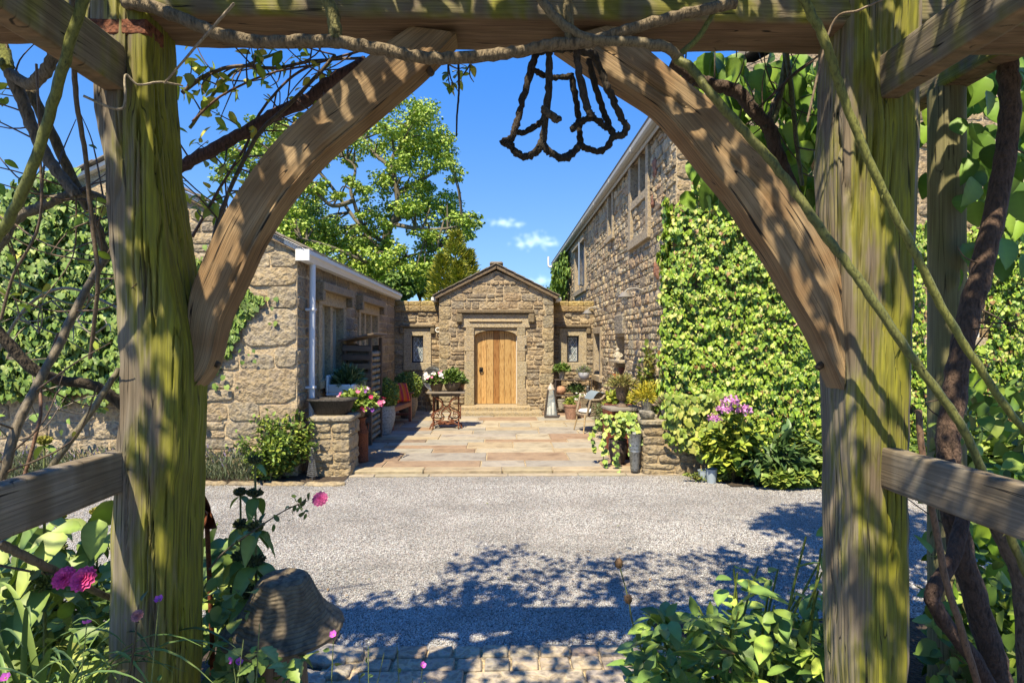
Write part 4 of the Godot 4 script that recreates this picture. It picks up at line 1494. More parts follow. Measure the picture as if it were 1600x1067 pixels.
func hewn_beam(parent: Node, called: String, a: Vector3, b: Vector3, w: float, h: float, green: float, material: Material, tone := Color(0.24, 0.15, 0.085)) -> MeshInstance3D:
	var m := MB.new()
	var z := (b - a).normalized()
	var x := Vector3.UP.cross(z).normalized()
	var y := z.cross(x)
	var n := int(a.distance_to(b) * 50)
	m.grid(64, max(n, 8), func(q, s):
		var an: float = TAU * q
		var ex := 10.0
		var k := pow(pow(abs(cos(an)), ex) + pow(abs(sin(an)), ex), -1.0 / ex)
		var c := a.lerp(b, s)
		var off := x * cos(an) * k * w / 2 + y * sin(an) * k * h / 2
		var p := c + off
		var u := p.dot(z)
		var groove := absf(NZ.get_noise_3d(p.dot(x) * 26.0, u * 1.1, p.dot(y) * 26.0))
		p -= off.normalized() * (0.05 * min(w, h) * (0.5 - groove))
		p += off.normalized() * 0.04 * min(w, h) * NZ.get_noise_3d(p.x * 3.0, p.y * 3.0, p.z * 3.0)
		var col := weathered(p, green)
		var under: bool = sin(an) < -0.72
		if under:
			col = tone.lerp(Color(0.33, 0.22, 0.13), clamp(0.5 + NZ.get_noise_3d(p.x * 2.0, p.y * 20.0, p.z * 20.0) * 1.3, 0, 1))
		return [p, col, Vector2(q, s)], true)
	for e in 2:
		var c: Vector3 = a if e == 0 else b
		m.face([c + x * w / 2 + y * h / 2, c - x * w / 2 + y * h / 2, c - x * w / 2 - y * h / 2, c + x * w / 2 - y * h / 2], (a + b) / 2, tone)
	return part(parent, called, m.mesh(material))

func pergola() -> void:
	var t := thing("pergola", "weathered oak pergola with curved braces framing the view", "pergola")
	# posts: [row, left column, right column] of the front face
	hewn_post(t, [[-60, 132, 228], [80, 141, 236], [160, 150, 238], [260, 166, 247], [330, 166, 254], [440, 180, 272], [560, 190, 287], [640, 188, 286], [760, 178, 279], [900, 174, 276], [1067, 171, 275], [1420, 168, 272]], 1.9, 0.21, [-0.15, 0.95, 1.0, 1.0], 0.0, 3.13)
	hewn_post(t, [[-60, 1336, 1464], [80, 1334, 1460], [200, 1330, 1457], [330, 1330, 1450], [450, 1334, 1447], [560, 1338, 1441], [640, 1340, 1439], [760, 1342, 1441], [900, 1344, 1443], [1067, 1346, 1441], [1420, 1348, 1440]], 1.9, 0.22, [0.5, 0.2, -1.0, 0.95], 0.0, 3.13)
	# the posts behind the camera that carry the side rails
	for x in [-1.28, 1.33]:
		hewn_beam(t, "post", Vector3(x, 0.0, 1.1), Vector3(x, 3.0, 1.11), 0.2, 0.2, 0.4, M.wood_y)
	hewn_beam(t, "beam", Vector3(-2.6, 3.06, -2.03), Vector3(2.9, 3.06, -2.03), 0.24, 0.25, 0.4, M.wood_x)
	hewn_beam(t, "beam", Vector3(-2.6, 3.1, 1.1), Vector3(2.9, 3.1, 1.1), 0.2, 0.22, 0.5, M.wood_x)
	for s in [-1, 1]:
		var xw: float = -1.27 if s < 0 else 1.33
		hewn_beam(t, "side_rail", Vector3(xw + 0.0, 2.75, -1.92), Vector3(xw, 2.75, 1.1), 0.075, 0.15, 0.12, M.wood_z, Color(0.26, 0.2, 0.125))
		hewn_beam(t, "side_rail", Vector3(xw, 1.42, -1.92), Vector3(xw, 1.42, 1.1), 0.06, 0.14, -0.25, M.wood_z, Color(0.25, 0.205, 0.15))
	for k in 3:
		hewn_beam(t, "rafter", Vector3(-1.1 + k * 1.1, 3.26, -2.5), Vector3(-1.1 + k * 1.1, 3.26, 1.5), 0.07, 0.14, 0.5, M.wood_z)
	# braces
	var lb := brace(t, [[288, 560], [293, 470], [313, 412], [348, 335], [395, 262], [434, 214], [480, 170], [540, 117], [580, 82], [640, 40]],
		[[297, 610], [322, 574], [336, 519], [345, 490], [370, 438], [400, 373], [444, 303], [501, 239], [562, 188], [609, 148], [660, 104], [712, 50]], 1.96, 0.105, 0.9)
	var rb := brace(t, [[1324, 520], [1318, 440], [1290, 370], [1246, 296], [1215, 259], [1182, 226], [1157, 200], [1122, 162], [1087, 136], [1030, 90], [965, 35]],
		[[1320, 609], [1300, 562], [1281, 520], [1244, 457], [1215, 405], [1180, 353], [1151, 309], [1110, 259], [1073, 212], [1033, 168], [989, 138], [945, 111], [870, 60]], 1.96, 0.11, 0.5)
	peg(lb, at(337, 568, 2.02), Vector3(0.8, -0.5, 0.1))
	peg(lb, at(672, 112, 2.0), Vector3(0.5, -0.8, 0.2))
	peg(rb, at(1281, 572, 2.03), Vector3(-0.8, -0.5, 0.2))
	# rusty strap round the top of the left post
	var band := MB.new()
	var bc := at(186, 48, 1.9)
	band.box(bc + Vector3(-0.004, 0, -0.02), Vector3(0.225, 0.055, 0.1), 0.006, Color(1.7, 1.4, 1.4))
	part(t, "iron_strap", band.mesh(M.rust), Transform3D(), "rust-coloured strap")
	# round post of the next bay
	var rp := MB.new()
	var c := at(1480, 533.5, 2.6)
	rp.grid(40, 60, func(a, b):
		var y: float = lerpf(0.0, 3.0, b)
		var an: float = -TAU * a
		var r := 0.073 + 0.002 * NZ.get_noise_2d(cos(an) * 2.0, y * 2.0)
		var p := Vector3(c.x + cos(an) * r, y, c.z + sin(an) * r)
		var col := Color(0.26, 0.255, 0.10).lerp(Color(0.32, 0.29, 0.17), clamp(0.5 + NZ.get_noise_3d(p.x * 10, y * 1.5, p.z * 10), 0, 1))
		return [p, col, Vector2(a, y)], true)
	part(t, "round_post", rp.mesh(M.wood_y), Transform3D(), "round greenish post")
	hewn_beam(t, "beam", Vector3(c.x, 3.06, -2.2), Vector3(c.x, 3.06, -4.2), 0.12, 0.14, 0.4, M.wood_z)

# ---------------------------------------------------------------- trees
func leaf_cloud(xfs: Array, cols: Array, c: Vector3, r: Vector3, n: int, size: Vector2, pal: Array, lean := Vector3.UP) -> void:
	for k in n:
		var dir := rdir()
		var q := pow(R.randf(), 0.45)
		var p := c + dir * r * q
		var up := (lean * 0.9 + dir * 0.7 + rdir() * 0.8).normalized()
		var tip := (dir * Vector3(1, 0.2, 1) + rdir() * 0.7 + Vector3(0, -0.5, 0))
		var s := rnd(size.x, size.y)
		xfs.append(leaf_xf(p, tip, up, Vector3(s, s, s)))
		cols.append(vary(pick(pal), 0.25))

func trees() -> void:
	# broad sycamore behind the wing
	var base := at(600, 575, 28.0)
	base.y = -0.05
	var t := thing("sycamore_tree", "tall open-crowned sycamore beyond the low wing roof", "tree", base)
	var limbs := [
		[[602, 560, 28.0], [601, 460, 28.0], [602, 400, 28.0], [606, 360, 28.0], [619, 340, 27.8], [622, 313, 27.6], [616, 276, 27.6], [612, 249, 27.8], [632, 215, 28.2], [642, 185, 28.4]],
		[[603, 380, 28.0], [575, 362, 27.6], [562, 343, 27.2], [552, 313, 27.0], [548, 296, 27.0], [555, 262, 27.2], [537, 245, 27.4], [520, 225, 27.6]],
		[[614, 350, 27.9], [649, 357, 27.0], [690, 358, 26.6], [722, 352, 26.4]],
		[[552, 313, 27.0], [520, 322, 26.4], [498, 305, 26.0], [480, 290, 26.0]],
		[[602, 420, 28.0], [560, 405, 27.0], [515, 385, 26.2], [470, 372, 25.8]],
		[[602, 420, 28.0], [640, 400, 28.6], [680, 392, 29.0]],
		[[620, 300, 27.7], [650, 285, 28.6], [690, 262, 29.2], [705, 250, 29.4]],
		[[612, 262, 27.8], [585, 240, 28.8], [565, 212, 29.4]],
		[[619, 335, 27.8], [640, 325, 29.0], [668, 318, 30.0]],
		[[602, 400, 28.0], [560, 350, 30.0], [500, 270, 31.0], [440, 225, 31.0], [400, 210, 31.0]]]
	var wood := MB.new()
	var nodes := []
	for l in limbs.size():
		var pts := []
		for q in limbs[l]:
			pts.append(at(q[0], q[1], q[2]) - base)
		if l == 0:
			pts[0].y = -0.1
		pts = spline(pts, 4)
		for p in pts:
			nodes.append(p)
		wood.tube(pts, taper(0.3 if l == 0 else 0.12, 0.04, pts.size()), 7, Color(0.24, 0.21, 0.15), 0.12, true, l)
	var xfs := []
	var cols := []
	var pal := [Color(0.27, 0.39, 0.05), Color(0.23, 0.35, 0.04), Color(0.34, 0.45, 0.06), Color(0.18, 0.28, 0.035), Color(0.38, 0.46, 0.07)]
	var clumps := [[640, 182, 26], [665, 178, 22], [622, 208, 24], [662, 212, 26], [690, 212, 18], [600, 200, 16], [586, 232, 20], [560, 214, 18], [628, 246, 22], [672, 248, 24], [702, 264, 16], [650, 280, 20], [604, 283, 20], [572, 300, 14], [612, 330, 22], [642, 318, 20], [666, 330, 27], [692, 340, 23], [716, 350, 20], [729, 362, 14], [702, 370, 20], [662, 362, 16], [545, 245, 12], [520, 232, 12], [500, 292, 15], [482, 306, 18], [528, 305, 8], [470, 326, 12], [550, 282, 9],
		[458, 366, 22], [490, 358, 24], [522, 352, 18], [542, 376, 24], [502, 395, 27], [466, 392, 22], [562, 402, 24], [590, 382, 20], [532, 420, 27], [572, 430, 24], [602, 420, 22], [622, 445, 20], [586, 460, 20], [550, 455, 20], [640, 402, 20], [660, 385, 16], [682, 402, 16], [642, 440, 20], [420, 205, 17], [440, 222, 15], [408, 236, 13], [430, 192, 12], [452, 248, 12], [390, 215, 14], [500, 255, 10], [535, 200, 12], [445, 340, 18], [520, 440, 24], [480, 430, 24], [710, 385, 14], [735, 345, 12], [470, 415, 24], [500, 420, 22], [545, 400, 24], [600, 395, 22], [615, 430, 24], [575, 445, 24], [640, 425, 24], [665, 415, 20], [600, 455, 24], [560, 365, 18], [590, 355, 16], [655, 300, 18], [690, 235, 18], [640, 225, 20], [615, 270, 16], [470, 345, 20], [575, 330, 14], [700, 320, 18], [380, 250, 18], [400, 275, 14], [360, 230, 16], [350, 270, 14], [420, 250, 12], [465, 215, 12], [480, 240, 12], [445, 370, 20], [450, 400, 22], [400, 190, 12]]
	for q in clumps:
		for rep in 3:
			var d: float = 28.0 + rnd(-2.2, 2.6)
			var r: float = q[2] * d / LENS
			var c := at(q[0] + rnd(-0.35, 0.35) * q[2], q[1] + rnd(-0.3, 0.3) * q[2], d) - base
			var near: Vector3 = nodes[0]
			for p in nodes:
				if p.distance_squared_to(c) < near.distance_squared_to(c):
					near = p
			var mid := near.lerp(c, 0.5) + Vector3(rnd(-0.2, 0.2), 0.25, rnd(-0.2, 0.2))
			wood.tube(spline([near, mid, c + Vector3(0, 0.1, 0)], 3), taper(0.055, 0.018, 7), 4, Color(0.2, 0.175, 0.12))
			for s in 4:
				var cc := c + rdir() * r * Vector3(0.95, 0.7, 0.95)
				leaf_cloud(xfs, cols, cc, Vector3(0.66, 0.42, 0.66) * r, int(18 + r * r * 105), Vector2(0.08, 0.155), pal)
	part(t, "trunk", wood.mesh(M.bark))
	many(t, "crown", tinted(L.maple, Color.WHITE, M.leaf_far), xfs, cols)

	# clipped golden conifer
	base = at(712, 580, 23.0)
	base.y = -0.05
	t = thing("golden_conifer", "golden green conifer left of the porch roof", "tree", base)
	var tr := MB.new()
	tr.tube([Vector3.ZERO, Vector3(0, 2.5, 0), Vector3(0, 5.6, 0)], [0.16, 0.1, 0.02], 7, Color(0.18, 0.12, 0.08))
	part(t, "trunk", tr.mesh(M.bark))
	xfs = []
	cols = []
	for k in 13000:
		var h := pow(R.randf(), 0.8)
		var lead: Array = [[0.0, 0.0, 5.5, 1.0], [-0.55, 0.2, 4.5, 0.75], [0.5, -0.1, 4.75, 0.75], [0.15, 0.5, 4.2, 0.7]][R.randi() % 4]
		var y: float = 0.6 + h * lead[2]
		var an := rnd(0, TAU)
		var lump := 0.66 + 1.0 * absf(NZ.get_noise_3d(cos(an) * 3.2, y * 2.6, sin(an) * 3.2)) + 0.25 * NZ.get_noise_3d(cos(an) * 7.0, y * 6.0, sin(an) * 7.0)
		var r: float = (1.0 - pow(h, 2.2)) * 1.1 * lead[3] * lump + 0.05
		var q := pow(R.randf(), 0.3)
		var p := Vector3(cos(an) * r * q + lead[0], y + 0.25 * q, sin(an) * r * q + lead[1])
		xfs.append(leaf_xf(p, Vector3(cos(an), 0.7, sin(an)) + rdir() * 0.5, rdir(), Vector3(0.13, 0.26, 0.13) * rnd(0.7, 1.2)))
		cols.append(vary(pick([Color(0.3, 0.31, 0.03), Color(0.22, 0.26, 0.03), Color(0.38, 0.35, 0.035), Color(0.15, 0.19, 0.025)]), 0.2))
	many(t, "crown", tinted(L.long, Color.WHITE, M.leaf_far), xfs, cols)
	# darker trees behind the link wall
	for q in [[655, 436, 26, 30.0, "dark green bushy tree behind the golden conifer"], [620, 448, 22, 25.0, "small leafy tree just above the end of the wing gutter"], [470, 352, 44, 36.0, "pale green tree at the far left behind the sycamore"]]:
		base = at(q[0], 575, q[3])
		base.y = -0.05
		t = thing("leafy_tree", q[4], "tree", base, 0.0, "trees beyond the buildings")
		xfs = []
		cols = []
		var r: float = q[2] * q[3] / LENS
		var c := at(q[0], q[1], q[3]) - base
		var w2 := MB.new()
		w2.tube([Vector3(0, -0.1, 0), Vector3(0.1, c.y * 0.5, 0), c], [0.2, 0.14, 0.05], 6, Color(0.2, 0.17, 0.12), 0.1)
		for s in 26:
			var cc := c + rdir() * r * Vector3(1.0, 0.75, 1.0)
			w2.tube([c * Vector3(1, 0.8, 1), cc.lerp(c, 0.4), cc], [0.05, 0.03, 0.01], 4, Color(0.2, 0.17, 0.12))
			leaf_cloud(xfs, cols, cc, Vector3(0.42, 0.32, 0.42) * r, 190, Vector2(0.11, 0.19), [Color(0.13, 0.22, 0.035), Color(0.17, 0.27, 0.04), Color(0.1, 0.17, 0.03)])
		part(t, "trunk", w2.mesh(M.bark))
		many(t, "crown", tinted(L.maple, Color.WHITE, M.leaf_far), xfs, cols)
	# the tree behind the camera whose outer boughs shade the right of the drive
	base = Vector3(5.2, 0.0, 2.6)
	t = thing("shade_tree", "tree overhanging the right of the drive, seen by its shadow", "tree", base)
	xfs = []
	cols = []
	var hub := Vector3(2.4, 5.3, -2.3) - base
	var w3 := MB.new()
	w3.tube(spline([Vector3(0, -0.1, 0), Vector3(-0.2, 2.2, -0.4), Vector3(-1.2, 4.2, -2.4), hub], 5), taper(0.26, 0.04, 16), 9, Color(0.22, 0.19, 0.14), 0.1)
	for q in [[Vector3(2.3, 5.2, -2.65), Vector3(1.25, 0.5, 0.75), 40], [Vector3(3.6, 5.0, -1.6), Vector3(1.0, 0.6, 1.2), 24]]:
		for s in q[2]:
			var off := rdir() * pow(R.randf(), 0.5)
			var cc: Vector3 = q[0] - base + off * q[1]
			w3.tube([hub, cc + Vector3(0, -0.1, 0)], [0.012, 0.006], 4, Color(0.22, 0.19, 0.14))
			leaf_cloud(xfs, cols, cc, Vector3(0.34, 0.22, 0.3), 80, Vector2(0.08, 0.13), pal)
	part(t, "trunk", w3.mesh(M.bark))
	many(t, "crown", tinted(L.broad, Color.WHITE, M.leaf_far), xfs, cols)

# ---------------------------------------------------------------- ivy and other leaves on walls
func ivy_wall(called: String, label: String, where: Transform3D, w: float, h: float, n: int, inside: Callable, thick: Callable, size: Vector2, pal: Array, material: Material, stem_n := 14) -> Node3D:
	# where: a frame on the wall's face, x along, y up, z out
	var t := thing(called, label, "ivy")
	var xfs := []
	var cols := []
	var tries := 0
	while xfs.size() < n and tries < n * 12:
		tries += 1
		var u := rnd(0, w)
		var v := rnd(0, h)
		var keep: float = inside.call(u, v)
		if keep <= 0.0 or R.randf() > keep * 0.5:
			continue
		var th: float = thick.call(u, v)
		var lump := 0.5 + 0.5 * NZ.get_noise_2d(u * 2.6, v * 2.6) + 0.35 * NZ.get_noise_2d(u * 8.0, v * 8.0)
		var z: float = th * clamp(lump, 0.05, 1.2) * pow(R.randf(), 0.35) + 0.03
		var p := where * Vector3(u, v, z)
		var up := where.basis * (Vector3(rnd(-0.8, 0.6), rnd(0.2, 1.5), 1.0)).normalized()
		var tip := where.basis * Vector3(rnd(-0.8, 0.8), -1.0, rnd(0.0, 0.5))
		var s := lerpf(size.x * 0.8, size.y * 1.15, pow(R.randf(), 1.6))
		xfs.append(leaf_xf(p, tip, up, Vector3(s * rnd(0.75, 1.15), s, s)))
		cols.append(vary(pick(pal), 0.24))
	many(t, "foliage", tinted(L.ivy, Color.WHITE, material), xfs, cols)
	var sm := MB.new()
	for k in stem_n:
		var u := w * (k + 0.5) / stem_n + rnd(-0.1, 0.1)
		var pts := []
		var v := 0.0
		while v < h:
			if inside.call(clamp(u, 0, w), v) > 0.2:
				pts.append(where * Vector3(u, v, 0.03))
			u += rnd(-0.12, 0.12)
			v += 0.25
		if pts.size() > 2:
			sm.tube(pts, taper(0.018, 0.006, pts.size()), 5, Color(0.2, 0.15, 0.1), 0.1)
	if sm.v.size():
		part(t, "stems", sm.mesh(M.bark)).set_meta("kind", "stuff")
	return t

func ivies() -> void:
	# variegated ivy on the gable end of the house
	var pal := [Color(0.15, 0.26, 0.02), Color(0.24, 0.37, 0.03), Color(0.36, 0.45, 0.06), Color(0.10, 0.19, 0.015), Color(0.46, 0.47, 0.13), Color(0.29, 0.41, 0.035), Color(0.19, 0.31, 0.025)]
	var f := Transform3D(Basis(), Vector3(2.26, 0, -8.0))
	var hi := func(u: float, v: float) -> float:
		var top: float = 4.02 + 0.1 * NZ.get_noise_2d(u * 2.0, 1.0) - max(0.0, 0.45 - u) * 1.2
		if u > 3.4: top = 3.5 + 0.2 * NZ.get_noise_2d(u * 2.0, 4.0)
		if v > top + rnd(-0.06, 0.06) or v < 0.35: return 0.0
		if u < 0.02 + 0.1 * NZ.get_noise_2d(1.0, v * 2.0) + max(0.0, v - 2.0) * 0.08: return 0.0
		if u > 3.7 and u < 4.65 and v > 1.8 and v < 2.95: return 0.03
		return 1.0 if NZ.get_noise_2d(u * 2.2 + 5.0, v * 2.2) > -0.3 else 0.3
	ivy_wall("variegated_ivy", "bright variegated ivy sheet covering the gable end of the tall house", f, 5.4, 4.3, 50000, hi, func(u, v): return 0.3 if v > 1.2 else 0.42, Vector2(0.032, 0.068), pal + pal + pal + [Color(0.24, 0.13, 0.04)], M.leaf)
	# the same ivy turning the corner on to the court side
	var fc := Transform3D(Basis(Vector3.UP, -PI / 2), Vector3(2.51, 0, -8.75))
	ivy_wall("variegated_ivy", "edge of variegated ivy wrapping the house corner above the low wall", fc, 0.78, 3.9, 2600, func(u, v): return 1.0 if u > 0.45 - (0.3 if v < 1.3 else 0.0) + 0.2 * NZ.get_noise_2d(u, v * 2.0) and v > 0.75 else 0.0, func(u, v): return 0.2, Vector2(0.055, 0.1), pal, M.leaf, 3)
	# trailing over the low wall
	var fl := Transform3D(Basis(), Vector3(2.25, 0.0, -7.74))
	ivy_wall("trailing_ivy", "yellow green ivy trailing over the right end of the low wall", fl, 1.0, 1.15, 900, func(u, v): return 1.0 if v > 0.62 - u * 0.35 + 0.3 * NZ.get_noise_2d(u * 5.0, 2.0) else 0.0, func(u, v): return 0.2, Vector2(0.05, 0.09), [Color(0.28, 0.34, 0.05), Color(0.2, 0.28, 0.04), Color(0.4, 0.42, 0.1)], M.leaf, 4)
	# green ivy over the wing's gable
	var gp := [Color(0.16, 0.26, 0.045), Color(0.12, 0.2, 0.035), Color(0.2, 0.3, 0.06), Color(0.09, 0.15, 0.025), Color(0.26, 0.34, 0.07)]
	var fw := Transform3D(Basis(), Vector3(-7.9, 0, -7.8))
	var hw := func(u: float, v: float) -> float:
		var x := -7.9 + u
		var top := 3.08 + 1.22 * (1.0 - absf(x + 5.17) / 2.42) + 0.18 + 0.12 * NZ.get_noise_2d(u * 3.0, 9.0)
		if v > top: return 0.0
		if v < 1.15 + 0.25 * NZ.get_noise_2d(u * 2.0, 3.0): return 0.008
		# right edge: slants from high right to low left
		var edge := -3.92 + (v - 1.35) * 0.62
		if v > 2.45: edge = -3.24 - (v - 2.45) * 1.6
		if x > edge + 0.12 * NZ.get_noise_2d(u * 6.0, v * 6.0): return 0.012 if x < edge + 0.5 else 0.0
		if x > -4.4: return 2.0
		return 1.0
	ivy_wall("green_ivy", "dark green ivy mantle over the wing gable behind the left post", fw, 5.2, 4.6, 26000, hw, func(u, v): return 0.08 if u > 3.6 else 0.42, Vector2(0.045, 0.1), gp, M.leaf)
	# at the far end of the house wall
	var ff := Transform3D(Basis(Vector3.UP, -PI / 2), Vector3(2.51, 0, -24.9))
	ivy_wall("green_ivy", "rounded ivy clump at the far end of the house wall", ff, 6.0, 5.1, 4600, func(u, v): return 1.0 if v > 2.2 and u < 5.4 + 0.4 * NZ.get_noise_2d(1.0, v * 1.5) - max(0.0, v - 4.2) * 0.6 else 0.0, func(u, v): return 0.75 if v < 4.1 else 0.3, Vector2(0.1, 0.17), [Color(0.13, 0.22, 0.035), Color(0.09, 0.16, 0.03), Color(0.17, 0.26, 0.04)], M.leaf, 5)

# ---------------------------------------------------------------- beds and shrubs
func shrub(called: String, label: String, where: Vector3, r: Vector3, n: int, shape: Dictionary, size: Vector2, pal: Array, category := "shrub", stems := 9, material: Material = null, group := "") -> Node3D:
	var t := thing(called, label, category, where, 0.0, group)
	var xfs := []
	var cols := []
	var sm := MB.new()
	var tips := []
	for k in stems:
		var an := rnd(0, TAU)
		var q := sqrt(R.randf())
		var tip := Vector3(cos(an) * q * r.x, r.y * rnd(1.0, 1.85) * (1.0 - 0.35 * q), sin(an) * q * r.z)
		tips.append(tip)
		sm.tube(spline([Vector3(tip.x * 0.12, -0.02, tip.z * 0.12), Vector3(tip.x * 0.45, tip.y * 0.55, tip.z * 0.45), tip], 3), taper(0.012, 0.004, 7), 5, Color(0.16, 0.14, 0.06))
	part(t, "stems", sm.mesh(M.cane)).set_meta("kind", "stuff")
	for k in n:
		var tip: Vector3 = pick(tips)
		var f := rnd(0.25, 1.05)
		var p := Vector3(tip.x * 0.12, 0, tip.z * 0.12).lerp(tip, f) + rdir() * rnd(0.02, 0.3) * r * Vector3(1, 0.9, 1)
		p.y = max(p.y, 0.02)
		var out := Vector3(p.x, 0.35 * r.y, p.z).normalized()
		xfs.append(leaf_xf(p, out + rdir() * 0.8 + Vector3(0, -0.2, 0), Vector3.UP + rdir() * 0.7 + out * 0.4, Vector3.ONE * rnd(size.x, size.y)))
		cols.append(vary(pick(pal), 0.2))
	many(t, "foliage", tinted(shape, Color.WHITE, material if material else M.leaf), xfs, cols)
	return t

func flower_disc(r: float, petals: int, col: Color, eye: Color, cup := 0.25) -> ArrayMesh:
	var m := MB.new()
	for k in petals:
		var an := TAU * k / petals
		m.add(L.petal, Transform3D(Basis(Vector3.BACK, an) * Basis(Vector3.RIGHT, cup) * Basis.from_scale(Vector3.ONE * r), Vector3.ZERO), col)
	m.ball(Vector3(0, 0, r * 0.08), Vector3(r, r, r) * 0.16, eye, 8)
	return m.mesh(M.petal)

func beds() -> void:
	structure("flower_bed", sheet(-14, -2.05, -7.46, -8.0, 0.02, M.soil, 60, 6, 0.03))
	structure("flower_bed", sheet(2.95, 12, -7.16, -8.0, 0.02, M.soil, 60, 6, 0.03))
	# lavender and catmint in front of the wing
	var t := thing("lavender_bed", "grey green lavender hedge along the foot of the wing wall", "lavender")
	var xfs := []
	var cols := []
	for k in 15000:
		var x := rnd(-8.5, -2.95)
		var z := rnd(-7.75, -7.5)
		var h: float = 0.38 + 0.14 * NZ.get_noise_2d(x * 2.0, z * 2.0) + 0.1 * NZ.get_noise_2d(x * 7.0, z * 7.0)
		var p := Vector3(x, rnd(0.02, h), z + rnd(-0.04, 0.1) * (1.0 - 0.4))
		xfs.append(leaf_xf(p, Vector3(rnd(-0.7, 0.7), 1.0, rnd(-0.2, 0.9)), rdir(), Vector3(0.03, 0.055, 0.03) * rnd(0.7, 1.4)))
		var c: Color = pick([Color(0.16, 0.2, 0.11), Color(0.2, 0.24, 0.14), Color(0.12, 0.16, 0.07), Color(0.26, 0.28, 0.18)])
		if p.y > h - 0.1 and R.randf() < 0.18:
			c = Color(0.26, 0.2, 0.36)
		cols.append(vary(c, 0.2))
	many(t, "foliage", tinted(L.long, Color.WHITE, M.leaf), xfs, cols)
	# shrub rose by the low wall
	var g := [Color(0.2, 0.28, 0.04), Color(0.13, 0.21, 0.03), Color(0.28, 0.34, 0.05), Color(0.09, 0.15, 0.025)]
	shrub("shrub_rose", "bright green shrub rose against the left low wall", Vector3(-3.0, 0.0, -7.62), Vector3(0.48, 0.5, 0.3), 2300, L.oval, Vector2(0.05, 0.085), g, "shrub", 16)
	shrub("shrub_rose", "leafy rose stems climbing beside the downpipe base", Vector3(-2.66, 0.3, -7.75), Vector3(0.12, 0.48, 0.1), 360, L.oval, Vector2(0.045, 0.075), [Color(0.2, 0.28, 0.04), Color(0.24, 0.22, 0.06), Color(0.12, 0.2, 0.03)], "shrub", 5)
	# fossil-like fern frond of slate standing in the bed
	var fo := MB.new()
	for k in 15:
		var y := 0.04 + k * 0.026
		var w := 0.07 * (1.0 - k / 17.0)
		for s in [-1, 1]:
			fo.bar(Vector3(0, y, 0), Vector3(s * w, y + 0.018, 0.01), 0.012, 0.016, Color(0.3, 0.3, 0.3))
	fo.box(Vector3(0, 0.2, 0), Vector3(0.016, 0.42, 0.014), 0.003, Color(0.3, 0.3, 0.3))
	var ft := thing("frond_ornament", "small grey frond-shaped ornament in the soil beside the low wall", "ornament", Vector3(-2.48, 0.02, -7.6))
	part(ft, "frond", fo.mesh(M.zinc))
	# right bed: hydrangea, peony, low plants
	var hyd := shrub("hydrangea", "lime green hydrangea with mauve heads in front of the ivy", on_ground(1142, 752), Vector3(0.42, 0.6, 0.3), 900, L.broad, Vector2(0.09, 0.15), [Color(0.3, 0.37, 0.04), Color(0.22, 0.3, 0.035), Color(0.4, 0.43, 0.06), Color(0.15, 0.22, 0.03)], "shrub", 14)
	for q in [[1141, 629, 0.12], [1133, 640, 0.085], [1163, 642, 0.095], [1117, 654, 0.075]]:
		var hm := MB.new()
		for k in 110:
			var d := rdir()
			if d.y < -0.4: continue
			var p: Vector3 = d * q[2] * Vector3(1, 0.7, 1) * rnd(0.85, 1.0)
			hm.add(L.petal, leaf_xf(p, rdir(), d, Vector3.ONE * rnd(0.03, 0.045)), vary(pick([Color(0.52, 0.2, 0.44), Color(0.6, 0.3, 0.5), Color(0.42, 0.16, 0.4)]), 0.12))
		part(hyd, "flower_head", hm.mesh(M.petal), Transform3D(Basis(), at(q[0], q[1], 7.2) - hyd.position))
	shrub("peony", "dark green peony bush at the gravel edge right of the hydrangea", on_ground(1208, 755), Vector3(0.46, 0.42, 0.3), 620, L.long, Vector2(0.13, 0.21), [Color(0.06, 0.12, 0.035), Color(0.085, 0.155, 0.045), Color(0.05, 0.095, 0.03), Color(0.12, 0.19, 0.06)], "shrub", 16, M.leaf_gloss)
	shrub("cranesbill", "low light green cranesbill spilling on to the gravel under the peony", on_ground(1240, 762), Vector3(0.5, 0.16, 0.18), 900, L.vine, Vector2(0.06, 0.1), [Color(0.2, 0.28, 0.05), Color(0.14, 0.22, 0.04), Color(0.28, 0.34, 0.06)], "plant", 20)
	shrub("leafy_perennial", "fresh green perennials beside the right post in front of the ivy", on_ground(1300, 748), Vector3(0.5, 0.42, 0.28), 1100, L.long, Vector2(0.1, 0.17), [Color(0.2, 0.29, 0.05), Color(0.14, 0.22, 0.04), Color(0.26, 0.33, 0.06)], "plant", 24)
	for k in 4:
		shrub("leafy_perennial", ["green perennials behind the right post", "tall leafy perennials seen right of the round post", "leafy perennials at the right edge beyond the side rail", "rightmost perennials under the ivy"][k], Vector3(4.6 + k * 0.95, 0, -7.2 + 0.1 * k), Vector3(0.6, 0.5, 0.4), 1000, pick([L.long, L.broad]), Vector2(0.1, 0.18), [Color(0.2, 0.29, 0.05), Color(0.12, 0.2, 0.035), Color(0.26, 0.33, 0.06)], "plant", 20)
	shrub("sedum", "small yellow green sedum round two bucket pots", on_ground(1108, 752), Vector3(0.36, 0.09, 0.12), 900, L.oval, Vector2(0.03, 0.055), [Color(0.22, 0.26, 0.05), Color(0.3, 0.27, 0.07), Color(0.16, 0.22, 0.04)], "plant", 10)
	# two zinc buckets
	for q in [[1098, 752, 0.11, "smaller zinc bucket half hidden in sedum"], [1112, 754, 0.135, "larger zinc bucket at the gravel edge below the trailing ivy"]]:
		var p := on_ground(q[0], q[1])
		var tt := thing("zinc_bucket", q[3], "bucket", p, 0.0, "zinc buckets by the low wall")
		var m := MB.new()
		var r: float = q[2]
		m.lathe([Vector2(0.0, 0.0), Vector2(r * 0.42, 0.0), Vector2(r * 0.55, r * 1.35), Vector2(r * 0.58, r * 1.35), Vector2(r * 0.58, r * 1.3), Vector2(r * 0.5, r * 1.25)], 18, Vector3.ZERO, Color(0.34, 0.4, 0.46))
